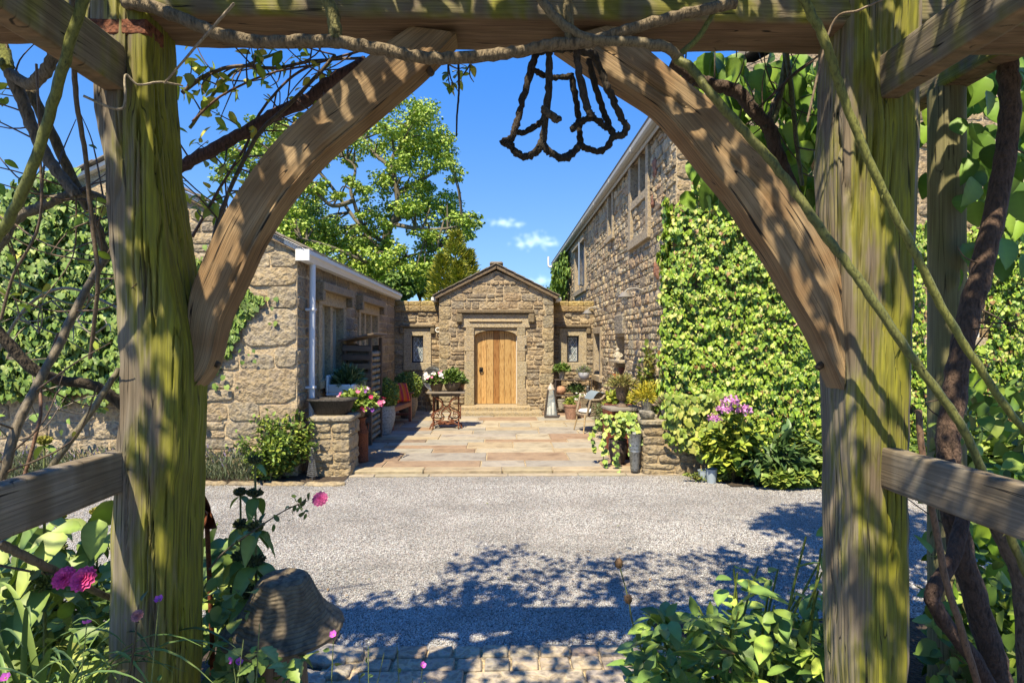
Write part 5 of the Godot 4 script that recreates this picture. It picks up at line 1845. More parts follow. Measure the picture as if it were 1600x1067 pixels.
		part(tt, "bucket", m.mesh(M.satin))
		var sl := MB.new()
		sl.lathe([Vector2(r * 0.5, r * 1.2), Vector2(0.001, r * 1.25)], 12, Vector3.ZERO, Color.WHITE)
		part(tt, "soil", sl.mesh(M.soil))

# ---------------------------------------------------------------- pots and furniture in the courtyard
func pot_mesh(r: float, h: float, col: Color, material: Material, kind := "pot") -> ArrayMesh:
	var m := MB.new()
	if kind == "pot":
		m.lathe([Vector2(0.001, 0), Vector2(r * 0.66, 0), Vector2(r * 0.94, h * 0.82), Vector2(r, h * 0.83), Vector2(r, h), Vector2(r * 0.9, h), Vector2(r * 0.86, h * 0.86), Vector2(0.001, h * 0.87)], 20, Vector3.ZERO, col)
	elif kind == "jar":
		m.lathe([Vector2(0.001, 0), Vector2(r * 0.62, 0), Vector2(r * 0.8, h * 0.25), Vector2(r * 0.97, h * 0.55), Vector2(r, h * 0.72), Vector2(r * 0.93, h * 0.92), Vector2(r * 0.97, h), Vector2(r * 0.85, h), Vector2(r * 0.8, h * 0.9), Vector2(0.001, h * 0.9)], 24, Vector3.ZERO, col)
	elif kind == "bowl":
		m.lathe([Vector2(0.001, 0), Vector2(r * 0.5, 0), Vector2(r * 0.85, h * 0.3), Vector2(r, h * 0.7), Vector2(r * 1.02, h), Vector2(r * 0.93, h), Vector2(r * 0.9, h * 0.85), Vector2(0.001, h * 0.85)], 20, Vector3.ZERO, col)
	elif kind == "urn":
		m.lathe([Vector2(0.001, 0), Vector2(r * 0.62, 0), Vector2(r * 0.6, h * 0.07), Vector2(r * 0.28, h * 0.16), Vector2(r * 0.26, h * 0.26), Vector2(r * 0.55, h * 0.36), Vector2(r * 0.62, h * 0.6), Vector2(r * 0.7, h * 0.85), Vector2(r, h * 0.95), Vector2(r * 1.02, h), Vector2(r * 0.9, h), Vector2(r * 0.65, h * 0.9), Vector2(0.001, h * 0.9)], 24, Vector3.ZERO, col)
	return m.mesh(material)

func tuft(parent: Node, where: Vector3, r: Vector3, n: int, shape: Dictionary, size: Vector2, pal: Array, called := "foliage", material: Material = null) -> void:
	var xfs := []
	var cols := []
	for k in n:
		var d := rdir()
		d.y = abs(d.y) * 1.0 - 0.1
		var q := pow(R.randf(), 0.4) * (0.8 + 0.35 * NZ.get_noise_3dv(d * 2.5 + where))
		xfs.append(leaf_xf(where + d * r * q, d + rdir() * 0.6 + Vector3(0, 0.2, 0), d + Vector3.UP * 0.5 + rdir() * 0.6, Vector3.ONE * rnd(size.x, size.y)))
		cols.append(vary(pick(pal), 0.22))
	many(parent, called, tinted(shape, Color.WHITE, material if material else M.leaf), xfs, cols)

func potted(called: String, label: String, where: Vector3, r: float, h: float, col: Color, material: Material, kind: String, leaf_r: Vector3, n: int, shape: Dictionary, size: Vector2, pal: Array, category := "potted plant", group := "") -> Node3D:
	var t := thing(called, label, category, where, 0.0, group)
	part(t, "pot", pot_mesh(r, h, col, material, kind))
	if n:
		tuft(t, Vector3(0, h * 0.95 + leaf_r.y * 0.1, 0), leaf_r, n, shape, size, pal)
	return t

func blooms(parent: Node, where: Vector3, r: Vector3, n: int, size: Vector2, tints: Array, face := Vector3(0, 0.5, 1)) -> void:
	var kinds := []
	for c in tints:
		kinds.append(flower_disc(1.0, 5, c, Color(0.6, 0.5, 0.1), 0.35))
	for k in n:
		var d := rdir()
		d.y = d.y * 0.6 + 0.3
		d.z = abs(d.z)
		var s := rnd(size.x, size.y)
		part(parent, "flower", pick(kinds), leaf_xf(where + d * r, rdir(), d + face * 0.7, Vector3.ONE * s))

func patio_things_left() -> void:
	var wg := [Color(0.16, 0.25, 0.04), Color(0.11, 0.18, 0.03), Color(0.22, 0.3, 0.05)]
	# iron trough on the low wall
	var t := thing("iron_trough", "dark weathered iron trough with dry red soil on the low wall", "planter", Vector3(-2.33, 0.83, -8.0))
	var m := MB.new()
	var prof := [Vector3(0.2, 0.0, 0.1), Vector3(0.24, 0.05, 0.13), Vector3(0.30, 0.19, 0.19), Vector3(0.33, 0.2, 0.21), Vector3(0.33, 0.225, 0.21), Vector3(0.28, 0.225, 0.17), Vector3(0.27, 0.19, 0.16)]
	m.grid(40, prof.size() - 1, func(a, b):
		var q: Vector3 = prof[int(round(b * (prof.size() - 1)))]
		var an: float = -TAU * a
		var k := pow(pow(abs(cos(an)), 4.0) + pow(abs(sin(an)), 4.0), -0.25)
		return [Vector3(cos(an) * k * q.x, q.y, sin(an) * k * q.z), Color(2.6, 2.3, 2.0), Vector2(a, b)], true)
	part(t, "trough", m.mesh(M.iron))
	m = MB.new()
	m.grid(8, 4, func(a, b): return [Vector3(lerpf(-0.27, 0.27, a), 0.2 + 0.02 * NZ.get_noise_2d(a * 7, b * 7), lerpf(0.15, -0.15, b)), Color(4.6, 1.7, 0.9), Vector2(a, b)])
	part(t, "soil", m.mesh(M.soil))
	m = MB.new()
	m.box(Vector3(0, -0.01, 0.0), Vector3(0.3, 0.03, 0.2), 0.01, Color(0.3, 0.27, 0.22))
	part(t, "foot", m.mesh(M.stone))
	# petunias in a pot on the rusty churn
	var ch := thing("milk_churn", "tall rusty milk churn behind the left low wall", "churn", Vector3(-2.06, PATIO, -8.52))
	m = MB.new()
	m.lathe([Vector2(0.001, 0), Vector2(0.105, 0), Vector2(0.11, 0.02), Vector2(0.105, 0.04), Vector2(0.105, 0.42), Vector2(0.112, 0.43), Vector2(0.105, 0.45), Vector2(0.062, 0.56), Vector2(0.06, 0.62), Vector2(0.085, 0.66), Vector2(0.07, 0.66)], 22, Vector3.ZERO, Color(1.1, 0.95, 0.9))
	part(ch, "body", m.mesh(M.rust))
	m = MB.new()
	for s in [-1, 1]:
		m.tube(spline([Vector3(s * 0.075, 0.54, 0.02), Vector3(s * 0.115, 0.57, 0.02), Vector3(s * 0.11, 0.5, 0.02), Vector3(s * 0.098, 0.47, 0.02)], 3), [0.008], 6)
	part(ch, "handle", m.mesh(M.rust))
	var pet := potted("petunia_pot", "pot of pink and white petunias on the rusty churn", Vector3(-2.1, 0.73, -8.5), 0.13, 0.14, Color(0.2, 0.13, 0.09), M.plain, "pot", Vector3(0.36, 0.32, 0.3), 1500, L.broad, Vector2(0.05, 0.08), [Color(0.24, 0.33, 0.05), Color(0.17, 0.26, 0.04), Color(0.32, 0.38, 0.08)])
	blooms(pet, Vector3(0.05, 0.16, 0.02), Vector3(0.35, 0.3, 0.3), 30, Vector2(0.032, 0.05), [Color(0.6, 0.13, 0.28), Color(0.66, 0.24, 0.38), Color(0.6, 0.42, 0.52), Color(0.5, 0.03, 0.12), Color(0.2, 0.05, 0.3)])
	# white trough of lavender under the first window
	t = thing("white_sink", "white glazed sink planted with lavender on a brick pier under the window", "planter", Vector3(-2.47, 0.0, -9.25))
	m = MB.new()
	m.box(Vector3(0, 1.03, 0.0), Vector3(0.42, 0.05, 0.85), 0.015, Color(0.74, 0.76, 0.78))
	for s in [-1, 1]:
		m.box(Vector3(s * 0.19, 1.12 if s > 0 else 1.19, 0), Vector3(0.04, 0.13 if s > 0 else 0.27, 0.85), 0.015, Color(0.74, 0.76, 0.78))
		m.box(Vector3(0, 1.12, s * 0.405), Vector3(0.34, 0.13, 0.04), 0.015, Color(0.74, 0.76, 0.78))
	part(t, "sink", m.mesh(M.glaze))
	m = MB.new()
	m.box(Vector3(0, 1.15, 0), Vector3(0.34, 0.06, 0.76), 0.0)
	part(t, "soil", m.mesh(M.soil))
	for r in 7:
		for k in 2:
			m = MB.new()
			m.box(Vector3(0, 0.13 + r * 0.143, (k - 0.5) * 0.24 + 0.06 * (r % 2) - 0.03), Vector3(0.24, 0.13, 0.225), 0.008, vary(Color(0.32, 0.24, 0.16), 0.2))
			part(t, "brick", m.mesh(M.stone))
	tuft(t, Vector3(0.02, 1.17, 0), Vector3(0.24, 0.3, 0.46), 1600, L.needle, Vector2(0.09, 0.16), [Color(0.1, 0.16, 0.06), Color(0.15, 0.21, 0.09), Color(0.07, 0.12, 0.04)])
	# log store of old pallets
	t = thing("log_store", "dark slatted pallet log store against the wing wall", "log store", Vector3(-2.45, PATIO, -10.3))
	var dk := Color(0.16, 0.12, 0.09)
	for x in [-0.22, 0.22]:
		for z in [-0.42, 0.42]:
			m = MB.new()
			var hh := 1.86 if x > 0 else 1.74
			m.box(Vector3(x, hh / 2, z), Vector3(0.06, hh, 0.06), 0.005, vary(dk, 0.15))
			part(t, "post", m.mesh(M.wood_y))
	for k in 11:
		for z in [-0.46, 0.46]:
			m = MB.new()
			m.box(Vector3(0, 0.12 + k * 0.155, z), Vector3(0.5, 0.095, 0.022), 0.004, vary(Color(0.2, 0.155, 0.115), 0.25), Basis(Vector3.BACK, rnd(-0.02, 0.02)))
			part(t, "slat", m.mesh(M.wood_x))
	m = MB.new()
	m.box(Vector3(0, 1.86, 0), Vector3(0.62, 0.035, 1.08), 0.006, Color(0.2, 0.16, 0.12), Basis(Vector3.BACK, 0.2))
	part(t, "roof_board", m.mesh(M.wood_z))
	m = MB.new()
	m.box(Vector3(-0.24, 0.9, 0), Vector3(0.02, 1.7, 0.9), 0.0, Color(0.1, 0.08, 0.06))
	part(t, "back_board", m.mesh(M.wood_y))
	var lk := 0
	for r in 15:
		for k in 7:
			var rad := rnd(0.044, 0.06)
			var p := Vector3(0.0, 0.1 + r * 0.105, -0.36 + k * 0.12 + 0.05 * (r % 2))
			if abs(p.z) > 0.39: continue
			var lg := thing("log", "split log in the pallet log store", "log", t.position + p, 0.0, "logs stacked in the log store")
			m = MB.new()
			m.tube([Vector3(-0.19, 0, 0), Vector3(0.17 + rnd(0, 0.05), 0, 0)], [rad], 6, vary(Color(0.3, 0.24, 0.17), 0.3), 0.15, true, lk)
			lk += 1
			part(lg, "bark", m.mesh(M.bark))
			m = MB.new()
			m.tube([Vector3(0.17, 0, 0), Vector3(0.226, 0, 0)], [rad * 0.86], 6, vary(Color(0.5, 0.42, 0.3), 0.25), 0.1, true, lk)
			part(lg, "cut_end", m.mesh(M.plain))
	# clipped box balls in jars
	var bp := [Color(0.12, 0.2, 0.03), Color(0.08, 0.145, 0.022), Color(0.2, 0.28, 0.04), Color(0.28, 0.33, 0.05)]
	for q in [[-2.24, -11.0, 0.24, 0.56, 0.3, Color(0.4, 0.44, 0.46), "clipped box ball in a tall pale grey jar beside the log store"], [-2.15, -13.4, 0.24, 0.5, 0.33, Color(0.28, 0.24, 0.2), "clipped box ball in a jar behind the far end of the bench"]]:
		t = thing("box_ball", q[6], "potted plant", Vector3(q[0], PATIO, q[1]), 0.0, "clipped box balls")
		part(t, "pot", pot_mesh(q[2], q[3], q[5], M.plain, "jar"))
		var xfs := []
		var cols := []
		for k in 2600:
			var d := rdir()
			xfs.append(leaf_xf(Vector3(0, q[3] + q[4] * 0.72, 0) + d * q[4] * rnd(0.82, 1.02) * (1.0 + 0.1 * NZ.get_noise_3dv(d * 4)), d + rdir() * 0.8, d + rdir() * 0.6, Vector3.ONE * rnd(0.03, 0.055)))
			cols.append(vary(pick(bp), 0.2))
		many(t, "foliage", tinted(L.oval, Color.WHITE, M.leaf), xfs, cols)
		m = MB.new()
		m.ball(Vector3(0, q[3] + q[4] * 0.72, 0), Vector3.ONE * q[4] * 0.8, Color(0.12, 0.19, 0.03), 14)
		part(t, "twig_mass", m.mesh(M.plain))
	# red bench with cushions
	t = thing("garden_bench", "faded red wooden garden bench along the wing wall", "bench", Vector3(-2.32, PATIO, -12.2), -0.14)
	var red := Color(0.38, 0.145, 0.10)
	for z in [-0.62, 0.62]:
		for x in [-0.24, 0.24]:
			m = MB.new()
			var hh := 0.62 if x > 0 else 0.95
			m.box(Vector3(x, hh / 2, z), Vector3(0.06, hh, 0.06), 0.006, vary(red, 0.08))
			part(t, "leg", m.mesh(M.paint_wood))
		m = MB.new()
		m.box(Vector3(0.02, 0.635, z), Vector3(0.6, 0.03, 0.075), 0.008, red)
		part(t, "armrest", m.mesh(M.paint_wood))
		m = MB.new()
		m.box(Vector3(0, 0.16, z), Vector3(0.44, 0.05, 0.035), 0.004, red)
		part(t, "stretcher", m.mesh(M.paint_wood))
	for k in 5:
		m = MB.new()
		m.box(Vector3(-0.2 + k * 0.105, 0.43, 0), Vector3(0.09, 0.025, 1.3), 0.005, vary(red, 0.08))
		part(t, "seat_slat", m.mesh(M.paint_wood))
	m = MB.new()
	m.box(Vector3(0.25, 0.385, 0), Vector3(0.03, 0.075, 1.18), 0.005, red)
	part(t, "seat_rail", m.mesh(M.paint_wood))
	for y in [0.9, 0.55]:
		m = MB.new()
		m.box(Vector3(-0.24, y, 0), Vector3(0.04, 0.08, 1.18), 0.005, red)
		part(t, "back_rail", m.mesh(M.paint_wood))
	for k in 10:
		m = MB.new()
		m.box(Vector3(-0.24, 0.725, -0.5 + k * 0.111), Vector3(0.02, 0.27, 0.05), 0.004, vary(red, 0.08))
		part(t, "back_slat", m.mesh(M.paint_wood))
	# bright red pot lid or chair back behind the bench end
	for q in [[0.09, -0.36, [Color(0.62, 0.1, 0.015), Color(0.45, 0.03, 0.05), Color(0.65, 0.2, 0.02)], "orange and crimson striped cushion on the red bench"], [0.0, -0.3, [Color(0.32, 0.02, 0.06), Color(0.26, 0.02, 0.09), Color(0.36, 0.03, 0.05)], "dark magenta cushion on the red bench"], [-0.08, 0.1, [Color(0.5, 0.09, 0.02), Color(0.4, 0.05, 0.03), Color(0.55, 0.12, 0.02)], "rust red cushion leaning on the bench back"]]:
		t = thing("cushion", q[3], "cushion", Vector3(-2.27 + q[0], PATIO + 0.45, -12.2 + q[1]), -0.9, "cushions on the bench")
		m = MB.new()
		var tints: Array = q[2]
		for side in [1.0, -1.0]:
			m.grid(15, 12, func(a, b):
				var u: float = a * 2 - 1
				var v: float = b * 2 - 1
				var puff := pow(max(0.0, (1 - u * u) * (1 - v * v)), 0.4) * 0.08
				var c: Color = tints[0 if int(a * 15) % 5 < 2 else (1 if int(a * 15) % 5 < 4 else 2)]
				return [Vector3(side * puff - v * 0.09, 0.22 + v * 0.2 * (1 - 0.05 * u * u), -side * u * 0.21), c, Vector2(a, b)])
		part(t, "cover", m.mesh(M.cloth))
	# round zinc tub leaning against the wall
	t = thing("zinc_tub", "oval zinc tub leaning against the wall left of the door", "tub", at(673, 592, 14.6))
	m = MB.new()
	var tb := Basis(Vector3.UP, 0.5) * Basis(Vector3.RIGHT, PI / 2 - 0.12)
	m.lathe([Vector2(0.001, 0), Vector2(0.24, 0.0), Vector2(0.3, 0.22), Vector2(0.32, 0.225), Vector2(0.315, 0.24), Vector2(0.285, 0.225), Vector2(0.23, 0.02), Vector2(0.001, 0.02)], 28, Vector3.ZERO, Color(0.62, 0.66, 0.7), tb)
	part(t, "tub", m.mesh(M.zinc))
	m = MB.new()
	m.tube([Vector3(-0.1, -0.32, 0.05), Vector3(-0.1, -0.95, 0.12)], [0.02], 6, Color(0.2, 0.15, 0.1))
	m.tube([Vector3(0.14, -0.3, 0.05), Vector3(0.14, -0.95, 0.12)], [0.02], 6, Color(0.2, 0.15, 0.1))
	m.box(Vector3(0.02, -0.34, 0.06), Vector3(0.4, 0.04, 0.2), 0.006, Color(0.2, 0.15, 0.1))
	part(t, "stand", m.mesh(M.wood_y))
	# white ring on the wall
	t = thing("hose_ring", "white ring fixed to the wall above the zinc tub", "ring", at(684, 515.5, 14.85))
	m = MB.new()
	var ring := []
	for k in 25:
		ring.append(Vector3(0.056 * cos(TAU * k / 24), 0.056 * sin(TAU * k / 24), 0))
	m.tube(ring, [0.014], 8, Color(0.8, 0.8, 0.78))
	part(t, "ring", m.mesh(M.satin))

func scroll(a: Vector3, b: Vector3, c: Vector3, d: Vector3) -> Array:
	return spline([a, b, c, d], 5)

func sewing_table() -> void:
	var o := on_ground(697, 668, PATIO)
	o.y = PATIO
	var t := thing("treadle_table", "small table on a rusty cast-iron treadle base in the courtyard", "table", o, 0.06)
	var m := MB.new()
	for k in 3:
		m = MB.new()
		m.box(Vector3(0, 0.74, -0.16 + k * 0.16), Vector3(0.78, 0.035, 0.155), 0.006, vary(Color(0.3, 0.26, 0.21), 0.12))
		part(t, "top_board", m.mesh(M.wood_x))
	m = MB.new()
	m.box(Vector3(0, 0.69, 0), Vector3(0.6, 0.05, 0.36), 0.004, Color(0.16, 0.12, 0.09))
	part(t, "apron", m.mesh(M.wood_x))
	var rust := Color(1.5, 1.15, 1.05)
	for s in [-1, 1]:
		# each end frame: scrolled legs, an X of scrolls, a foot bar
		m = MB.new()
		var x: float = s * 0.26
		for q in [-1, 1]:
			m.tube(scroll(Vector3(x, 0.67, q * 0.17), Vector3(x, 0.5, q * 0.05), Vector3(x, 0.28, q * 0.09), Vector3(x, 0.02, q * 0.22)), taper(0.016, 0.014, 16), 7, rust)
			m.tube(spline([Vector3(x, 0.02, q * 0.22), Vector3(x, 0.0, q * 0.25), Vector3(x, 0.03, q * 0.27), Vector3(x, 0.06, q * 0.25)], 3), [0.014], 6, rust)
			m.tube(scroll(Vector3(x, 0.1, q * 0.18), Vector3(x, 0.2, 0), Vector3(x, 0.32, -q * 0.06), Vector3(x, 0.5, -q * 0.15)), [0.012], 6, rust)
		m.tube([Vector3(x, 0.12, -0.18), Vector3(x, 0.12, 0.18)], [0.012], 6, rust)
		part(t, "end_frame", m.mesh(M.rust))
	# scrollwork between the ends, front and back
	for z in [-0.17, 0.17]:
		m = MB.new()
		for s in [-1, 1]:
			m.tube(scroll(Vector3(s * 0.27, 0.66, z), Vector3(s * 0.1, 0.56, z), Vector3(s * 0.08, 0.42, z), Vector3(s * 0.22, 0.34, z)), [0.013], 6, rust)
			m.tube(scroll(Vector3(s * 0.22, 0.34, z), Vector3(s * 0.3, 0.26, z), Vector3(s * 0.2, 0.17, z), Vector3(s * 0.04, 0.2, z)), [0.013], 6, rust)
			m.tube(scroll(Vector3(s * 0.04, 0.2, z), Vector3(s * 0.1, 0.3, z), Vector3(s * 0.02, 0.4, z), Vector3(-s * 0.1, 0.48, z)), [0.011], 6, rust)
			m.tube(scroll(Vector3(s * 0.1, 0.16, z), Vector3(s * 0.2, 0.1, z), Vector3(s * 0.3, 0.06, z), Vector3(s * 0.33, 0.0, z)), [0.015], 6, rust)
			var curl := []
			for k in 12:
				var an: float = k * 0.55
				curl.append(Vector3(s * (0.18 + 0.055 * (1 - k / 16.0) * cos(an)), 0.27 + 0.055 * (1 - k / 16.0) * sin(an), z))
			m.tube(curl, [0.009], 5, rust)
		part(t, "scrollwork", m.mesh(M.rust))
	m = MB.new()
	m.box(Vector3(0, 0.1, 0.0), Vector3(0.34, 0.02, 0.24), 0.005, rust, Basis(Vector3.RIGHT, 0.15))
	part(t, "treadle", m.mesh(M.rust))
	m = MB.new()
	var wheel := []
	for k in 25:
		wheel.append(Vector3(0.3, 0.32 + 0.14 * cos(TAU * k / 24), 0.14 * sin(TAU * k / 24)))
	m.tube(wheel, [0.012], 6, rust)
	m.tube([Vector3(0.3, 0.18, 0), Vector3(0.3, 0.46, 0)], [0.008], 5, rust)
	m.tube([Vector3(0.3, 0.32, -0.14), Vector3(0.3, 0.32, 0.14)], [0.008], 5, rust)
	part(t, "flywheel", m.mesh(M.rust))
	var top := o.y + 0.76
	var g := [Color(0.13, 0.21, 0.035), Color(0.09, 0.155, 0.03), Color(0.19, 0.27, 0.05)]
	var p := potted("flower_basket", "brown basket of white and pink daisies on the treadle table", Vector3(o.x - 0.2, top, o.z), 0.15, 0.17, Color(0.26, 0.18, 0.1), M.plain, "pot", Vector3(0.27, 0.22, 0.22), 800, L.oval, Vector2(0.05, 0.08), g)
	blooms(p, Vector3(0, 0.24, 0), Vector3(0.25, 0.2, 0.2), 34, Vector2(0.03, 0.045), [Color(0.78, 0.76, 0.72), Color(0.75, 0.7, 0.7), Color(0.7, 0.2, 0.36), Color(0.78, 0.77, 0.7)])
	potted("herb_pot", "round brown pot of trailing herbs on the treadle table", Vector3(o.x + 0.13, top, o.z + 0.03), 0.17, 0.2, Color(0.17, 0.13, 0.09), M.plain, "bowl", Vector3(0.33, 0.3, 0.25), 1300, L.oval, Vector2(0.05, 0.085), g)
	potted("herb_pot", "small terracotta pot at the right back of the treadle table", Vector3(o.x + 0.29, top, o.z - 0.12), 0.09, 0.14, Color(0.4, 0.2, 0.1), M.plain, "pot", Vector3(0.18, 0.2, 0.16), 500, L.oval, Vector2(0.03, 0.05), g)

func patio_things_right() -> void:
	var g := [Color(0.14, 0.23, 0.035), Color(0.09, 0.16, 0.03), Color(0.2, 0.29, 0.05)]
	var m := MB.new()
	# pyramid lantern
	var p := on_ground(861, 652, PATIO)
	p.y = PATIO
	var t := thing("garden_lantern", "tall dark pyramid lantern with white candles beside the porch", "lantern", p)
	var bar_c := Color(0.06, 0.05, 0.045)
	for s in [[-1, -1], [1, -1], [1, 1], [-1, 1]]:
		m = MB.new()
		m.bar(Vector3(s[0] * 0.14, 0.05, s[1] * 0.14), Vector3(s[0] * 0.065, 0.66, s[1] * 0.065), 0.022, 0.022, bar_c)
		part(t, "corner_bar", m.mesh(M.satin))
	m = MB.new()
	m.box(Vector3(0, 0.03, 0), Vector3(0.32, 0.06, 0.32), 0.008, bar_c)
	part(t, "base", m.mesh(M.satin))
	m = MB.new()
	m.lathe([Vector2(0.11, 0.65), Vector2(0.11, 0.68), Vector2(0.02, 0.8), Vector2(0.001, 0.81)], 4, Vector3.ZERO, Color(0.4, 0.36, 0.31), Basis(Vector3.UP, PI / 4))
	part(t, "roof", m.mesh(M.satin))
	for k in 4:
		m = MB.new()
		var b := Basis(Vector3.UP, k * PI / 2)
		m.face([b * Vector3(-0.13, 0.06, 0.135), b * Vector3(0.13, 0.06, 0.135), b * Vector3(0.055, 0.65, 0.066), b * Vector3(-0.055, 0.65, 0.066)], Vector3(0, 0.3, 0))
		part(t, "pane", m.mesh(M.glass))
	for q in [[-0.03, 0.03, 0.2], [0.05, -0.02, 0.28], [-0.05, -0.05, 0.15]]:
		var cd := thing("candle", ["short white candle at the front of the pyramid lantern", "tallest white candle inside the pyramid lantern", "shortest white candle at the back of the pyramid lantern"][[0.2, 0.28, 0.15].find(q[2])], "candle", p + Vector3(q[0], 0.062, q[1]))
		m = MB.new()
		m.lathe([Vector2(0.001, 0), Vector2(0.035, 0), Vector2(0.035, q[2]), Vector2(0.028, q[2] + 0.004), Vector2(0.001, q[2] - 0.01)], 12, Vector3.ZERO, Color(0.8, 0.78, 0.72))
		part(cd, "wax", m.mesh(M.satin))
		m = MB.new()
		m.tube([Vector3(0, q[2] - 0.01, 0), Vector3(0.002, q[2] + 0.014, 0)], [0.002], 5, Color(0.04, 0.04, 0.04))
		part(cd, "wick", m.mesh(M.satin))
	# dark shelf unit with pots
	t = thing("plant_shelf", "dark metal plant shelf under the right leaded window", "shelf", Vector3(1.86, PATIO, -14.3))
	for s in [[-0.45, -0.14], [0.45, -0.14], [0.45, 0.14], [-0.45, 0.14]]:
		m = MB.new()
		m.box(Vector3(s[0], 0.42, s[1]), Vector3(0.028, 0.84, 0.028), 0.004, bar_c)
		part(t, "post", m.mesh(M.satin))
	for y in [0.1, 0.44, 0.83]:
		m = MB.new()
		m.box(Vector3(0, y, 0), Vector3(0.93, 0.022, 0.32), 0.004, Color(0.13, 0.1, 0.08))
		part(t, "shelf_board", m.mesh(M.plain))
	var sh := Vector3(1.86, PATIO, -14.3)
	potted("fern_pot", "trailing green fern in a pale pot on top of the plant shelf", sh + Vector3(-0.28, 0.842, 0), 0.09, 0.2, Color(0.5, 0.47, 0.4), M.plain, "pot", Vector3(0.25, 0.22, 0.2), 700, L.long, Vector2(0.05, 0.1), g)
	potted("blue_bowl", "blue and white glazed bowl of mauve flowers on the plant shelf", sh + Vector3(0.28, 0.842, 0), 0.15, 0.17, Color(0.6, 0.63, 0.7), M.glaze, "bowl", Vector3(0.2, 0.16, 0.16), 420, L.needle, Vector2(0.06, 0.12), [Color(0.2, 0.24, 0.12), Color(0.3, 0.25, 0.3), Color(0.13, 0.18, 0.06)])
	potted("shade_plant", "dark green plant on the middle of the plant shelf", sh + Vector3(0.08, 0.452, 0), 0.1, 0.08, Color(0.2, 0.16, 0.12), M.plain, "pot", Vector3(0.28, 0.24, 0.15), 500, L.long, Vector2(0.05, 0.1), [Color(0.06, 0.11, 0.03), Color(0.09, 0.15, 0.04)])
	t = thing("terracotta_ball", "round terracotta jar on the left of the plant shelf", "jar", sh + Vector3(-0.31, 0.452, 0.03))
	m = MB.new()
	m.lathe([Vector2(0.001, 0), Vector2(0.07, 0.0), Vector2(0.125, 0.07), Vector2(0.13, 0.13), Vector2(0.1, 0.2), Vector2(0.05, 0.225), Vector2(0.04, 0.22), Vector2(0.03, 0.19), Vector2(0.001, 0.19)], 20, Vector3.ZERO, Color(0.6, 0.33, 0.2))
	part(t, "body", m.mesh(M.plain))
	t = thing("ceramic_pot", "plain pale ceramic pot on the lowest shelf", "pot", sh + Vector3(-0.3, 0.112, 0.05))
	part(t, "body", pot_mesh(0.11, 0.24, Color(0.5, 0.46, 0.38), M.plain))
	m = MB.new()
	m.box(Vector3(0, 0.15, 0), Vector3(0.15, 0.3, 0.15), 0.01, Color(0.03, 0.03, 0.03))
	t = thing("storm_lantern", "small dark storm lantern at the right of the plant shelf", "lantern", sh + Vector3(0.37, 0.452, 0.05))
	m = MB.new()
	m.lathe([Vector2(0.001, 0), Vector2(0.06, 0), Vector2(0.06, 0.04), Vector2(0.035, 0.06), Vector2(0.05, 0.11), Vector2(0.035, 0.18), Vector2(0.05, 0.19), Vector2(0.03, 0.24), Vector2(0.001, 0.25)], 14, Vector3.ZERO, Color(0.08, 0.08, 0.08))
	part(t, "body", m.mesh(M.satin))
	m = MB.new()
	m.tube(spline([Vector3(-0.05, 0.19, 0), Vector3(-0.04, 0.29, 0), Vector3(0.04, 0.29, 0), Vector3(0.05, 0.19, 0)], 4), [0.004], 5, Color(0.1, 0.1, 0.1))
	part(t, "handle", m.mesh(M.satin))
	# terracotta pots in front of it
	p = on_ground(893, 655, PATIO)
	p.y = PATIO
	t = thing("terracotta_pot", "six-sided terracotta pot with a small green shrub in front of the shelf", "potted plant", p)
	m = MB.new()
	m.lathe([Vector2(0.001, 0), Vector2(0.13, 0), Vector2(0.17, 0.3), Vector2(0.185, 0.3), Vector2(0.185, 0.35), Vector2(0.16, 0.35), Vector2(0.15, 0.31), Vector2(0.001, 0.31)], 6, Vector3.ZERO, Color(0.46, 0.27, 0.19))
	part(t, "pot", m.mesh(M.plain))
	tuft(t, Vector3(-0.04, 0.33, 0), Vector3(0.13, 0.22, 0.13), 240, L.oval, Vector2(0.045, 0.08), [Color(0.25, 0.3, 0.04), Color(0.15, 0.23, 0.035), Color(0.35, 0.36, 0.06)])
	var wp := potted("white_flower_pot", "round terracotta pot of white flowers behind the six-sided pot", p + Vector3(0.22, 0.0, -0.35), 0.2, 0.4, Color(0.52, 0.32, 0.22), M.plain, "pot", Vector3(0.26, 0.16, 0.2), 460, L.oval, Vector2(0.035, 0.06), g)
	blooms(wp, Vector3(0, 0.45, 0), Vector3(0.25, 0.13, 0.2), 30, Vector2(0.025, 0.038), [Color(0.78, 0.77, 0.73), Color(0.75, 0.74, 0.7)])
	# wicker chair seen from the side, facing the shelf
	p = on_ground(922, 674, PATIO)
	p.y = PATIO
	t = thing("wicker_chair", "pale wicker tub chair with splayed wooden legs turned to the courtyard", "chair", p, -1.35)
	for s in [[-0.24, -0.22], [0.24, -0.22], [0.24, 0.22], [-0.24, 0.22]]:
		m = MB.new()
		m.tube([Vector3(s[0] * 0.8, 0.36, s[1] * 0.8), Vector3(s[0] * 1.1, 0.0, s[1] * 1.1)], [0.02, 0.013], 8, Color(0.56, 0.42, 0.24))
		part(t, "leg", m.mesh(M.plain))
	# tub: a wall of weave round the back and arms
	m = MB.new()
	var nw := 46
	for k in nw:
		var an: float = lerpf(-0.3, PI + 0.3, k / float(nw - 1))
		var hgt: float = 0.3 + 0.1 * smoothstep(0.2, 1.0, sin(an))
		var a := Vector3(cos(an) * 0.26, 0.34, -sin(an) * 0.25)
		var b := Vector3(cos(an) * 0.31, 0.34 + hgt, -sin(an) * 0.3)
		m.tube([a, a.lerp(b, 0.5) + Vector3(0, 0, 0.0), b], [0.007], 4, vary(Color(0.33, 0.26, 0.18), 0.2))
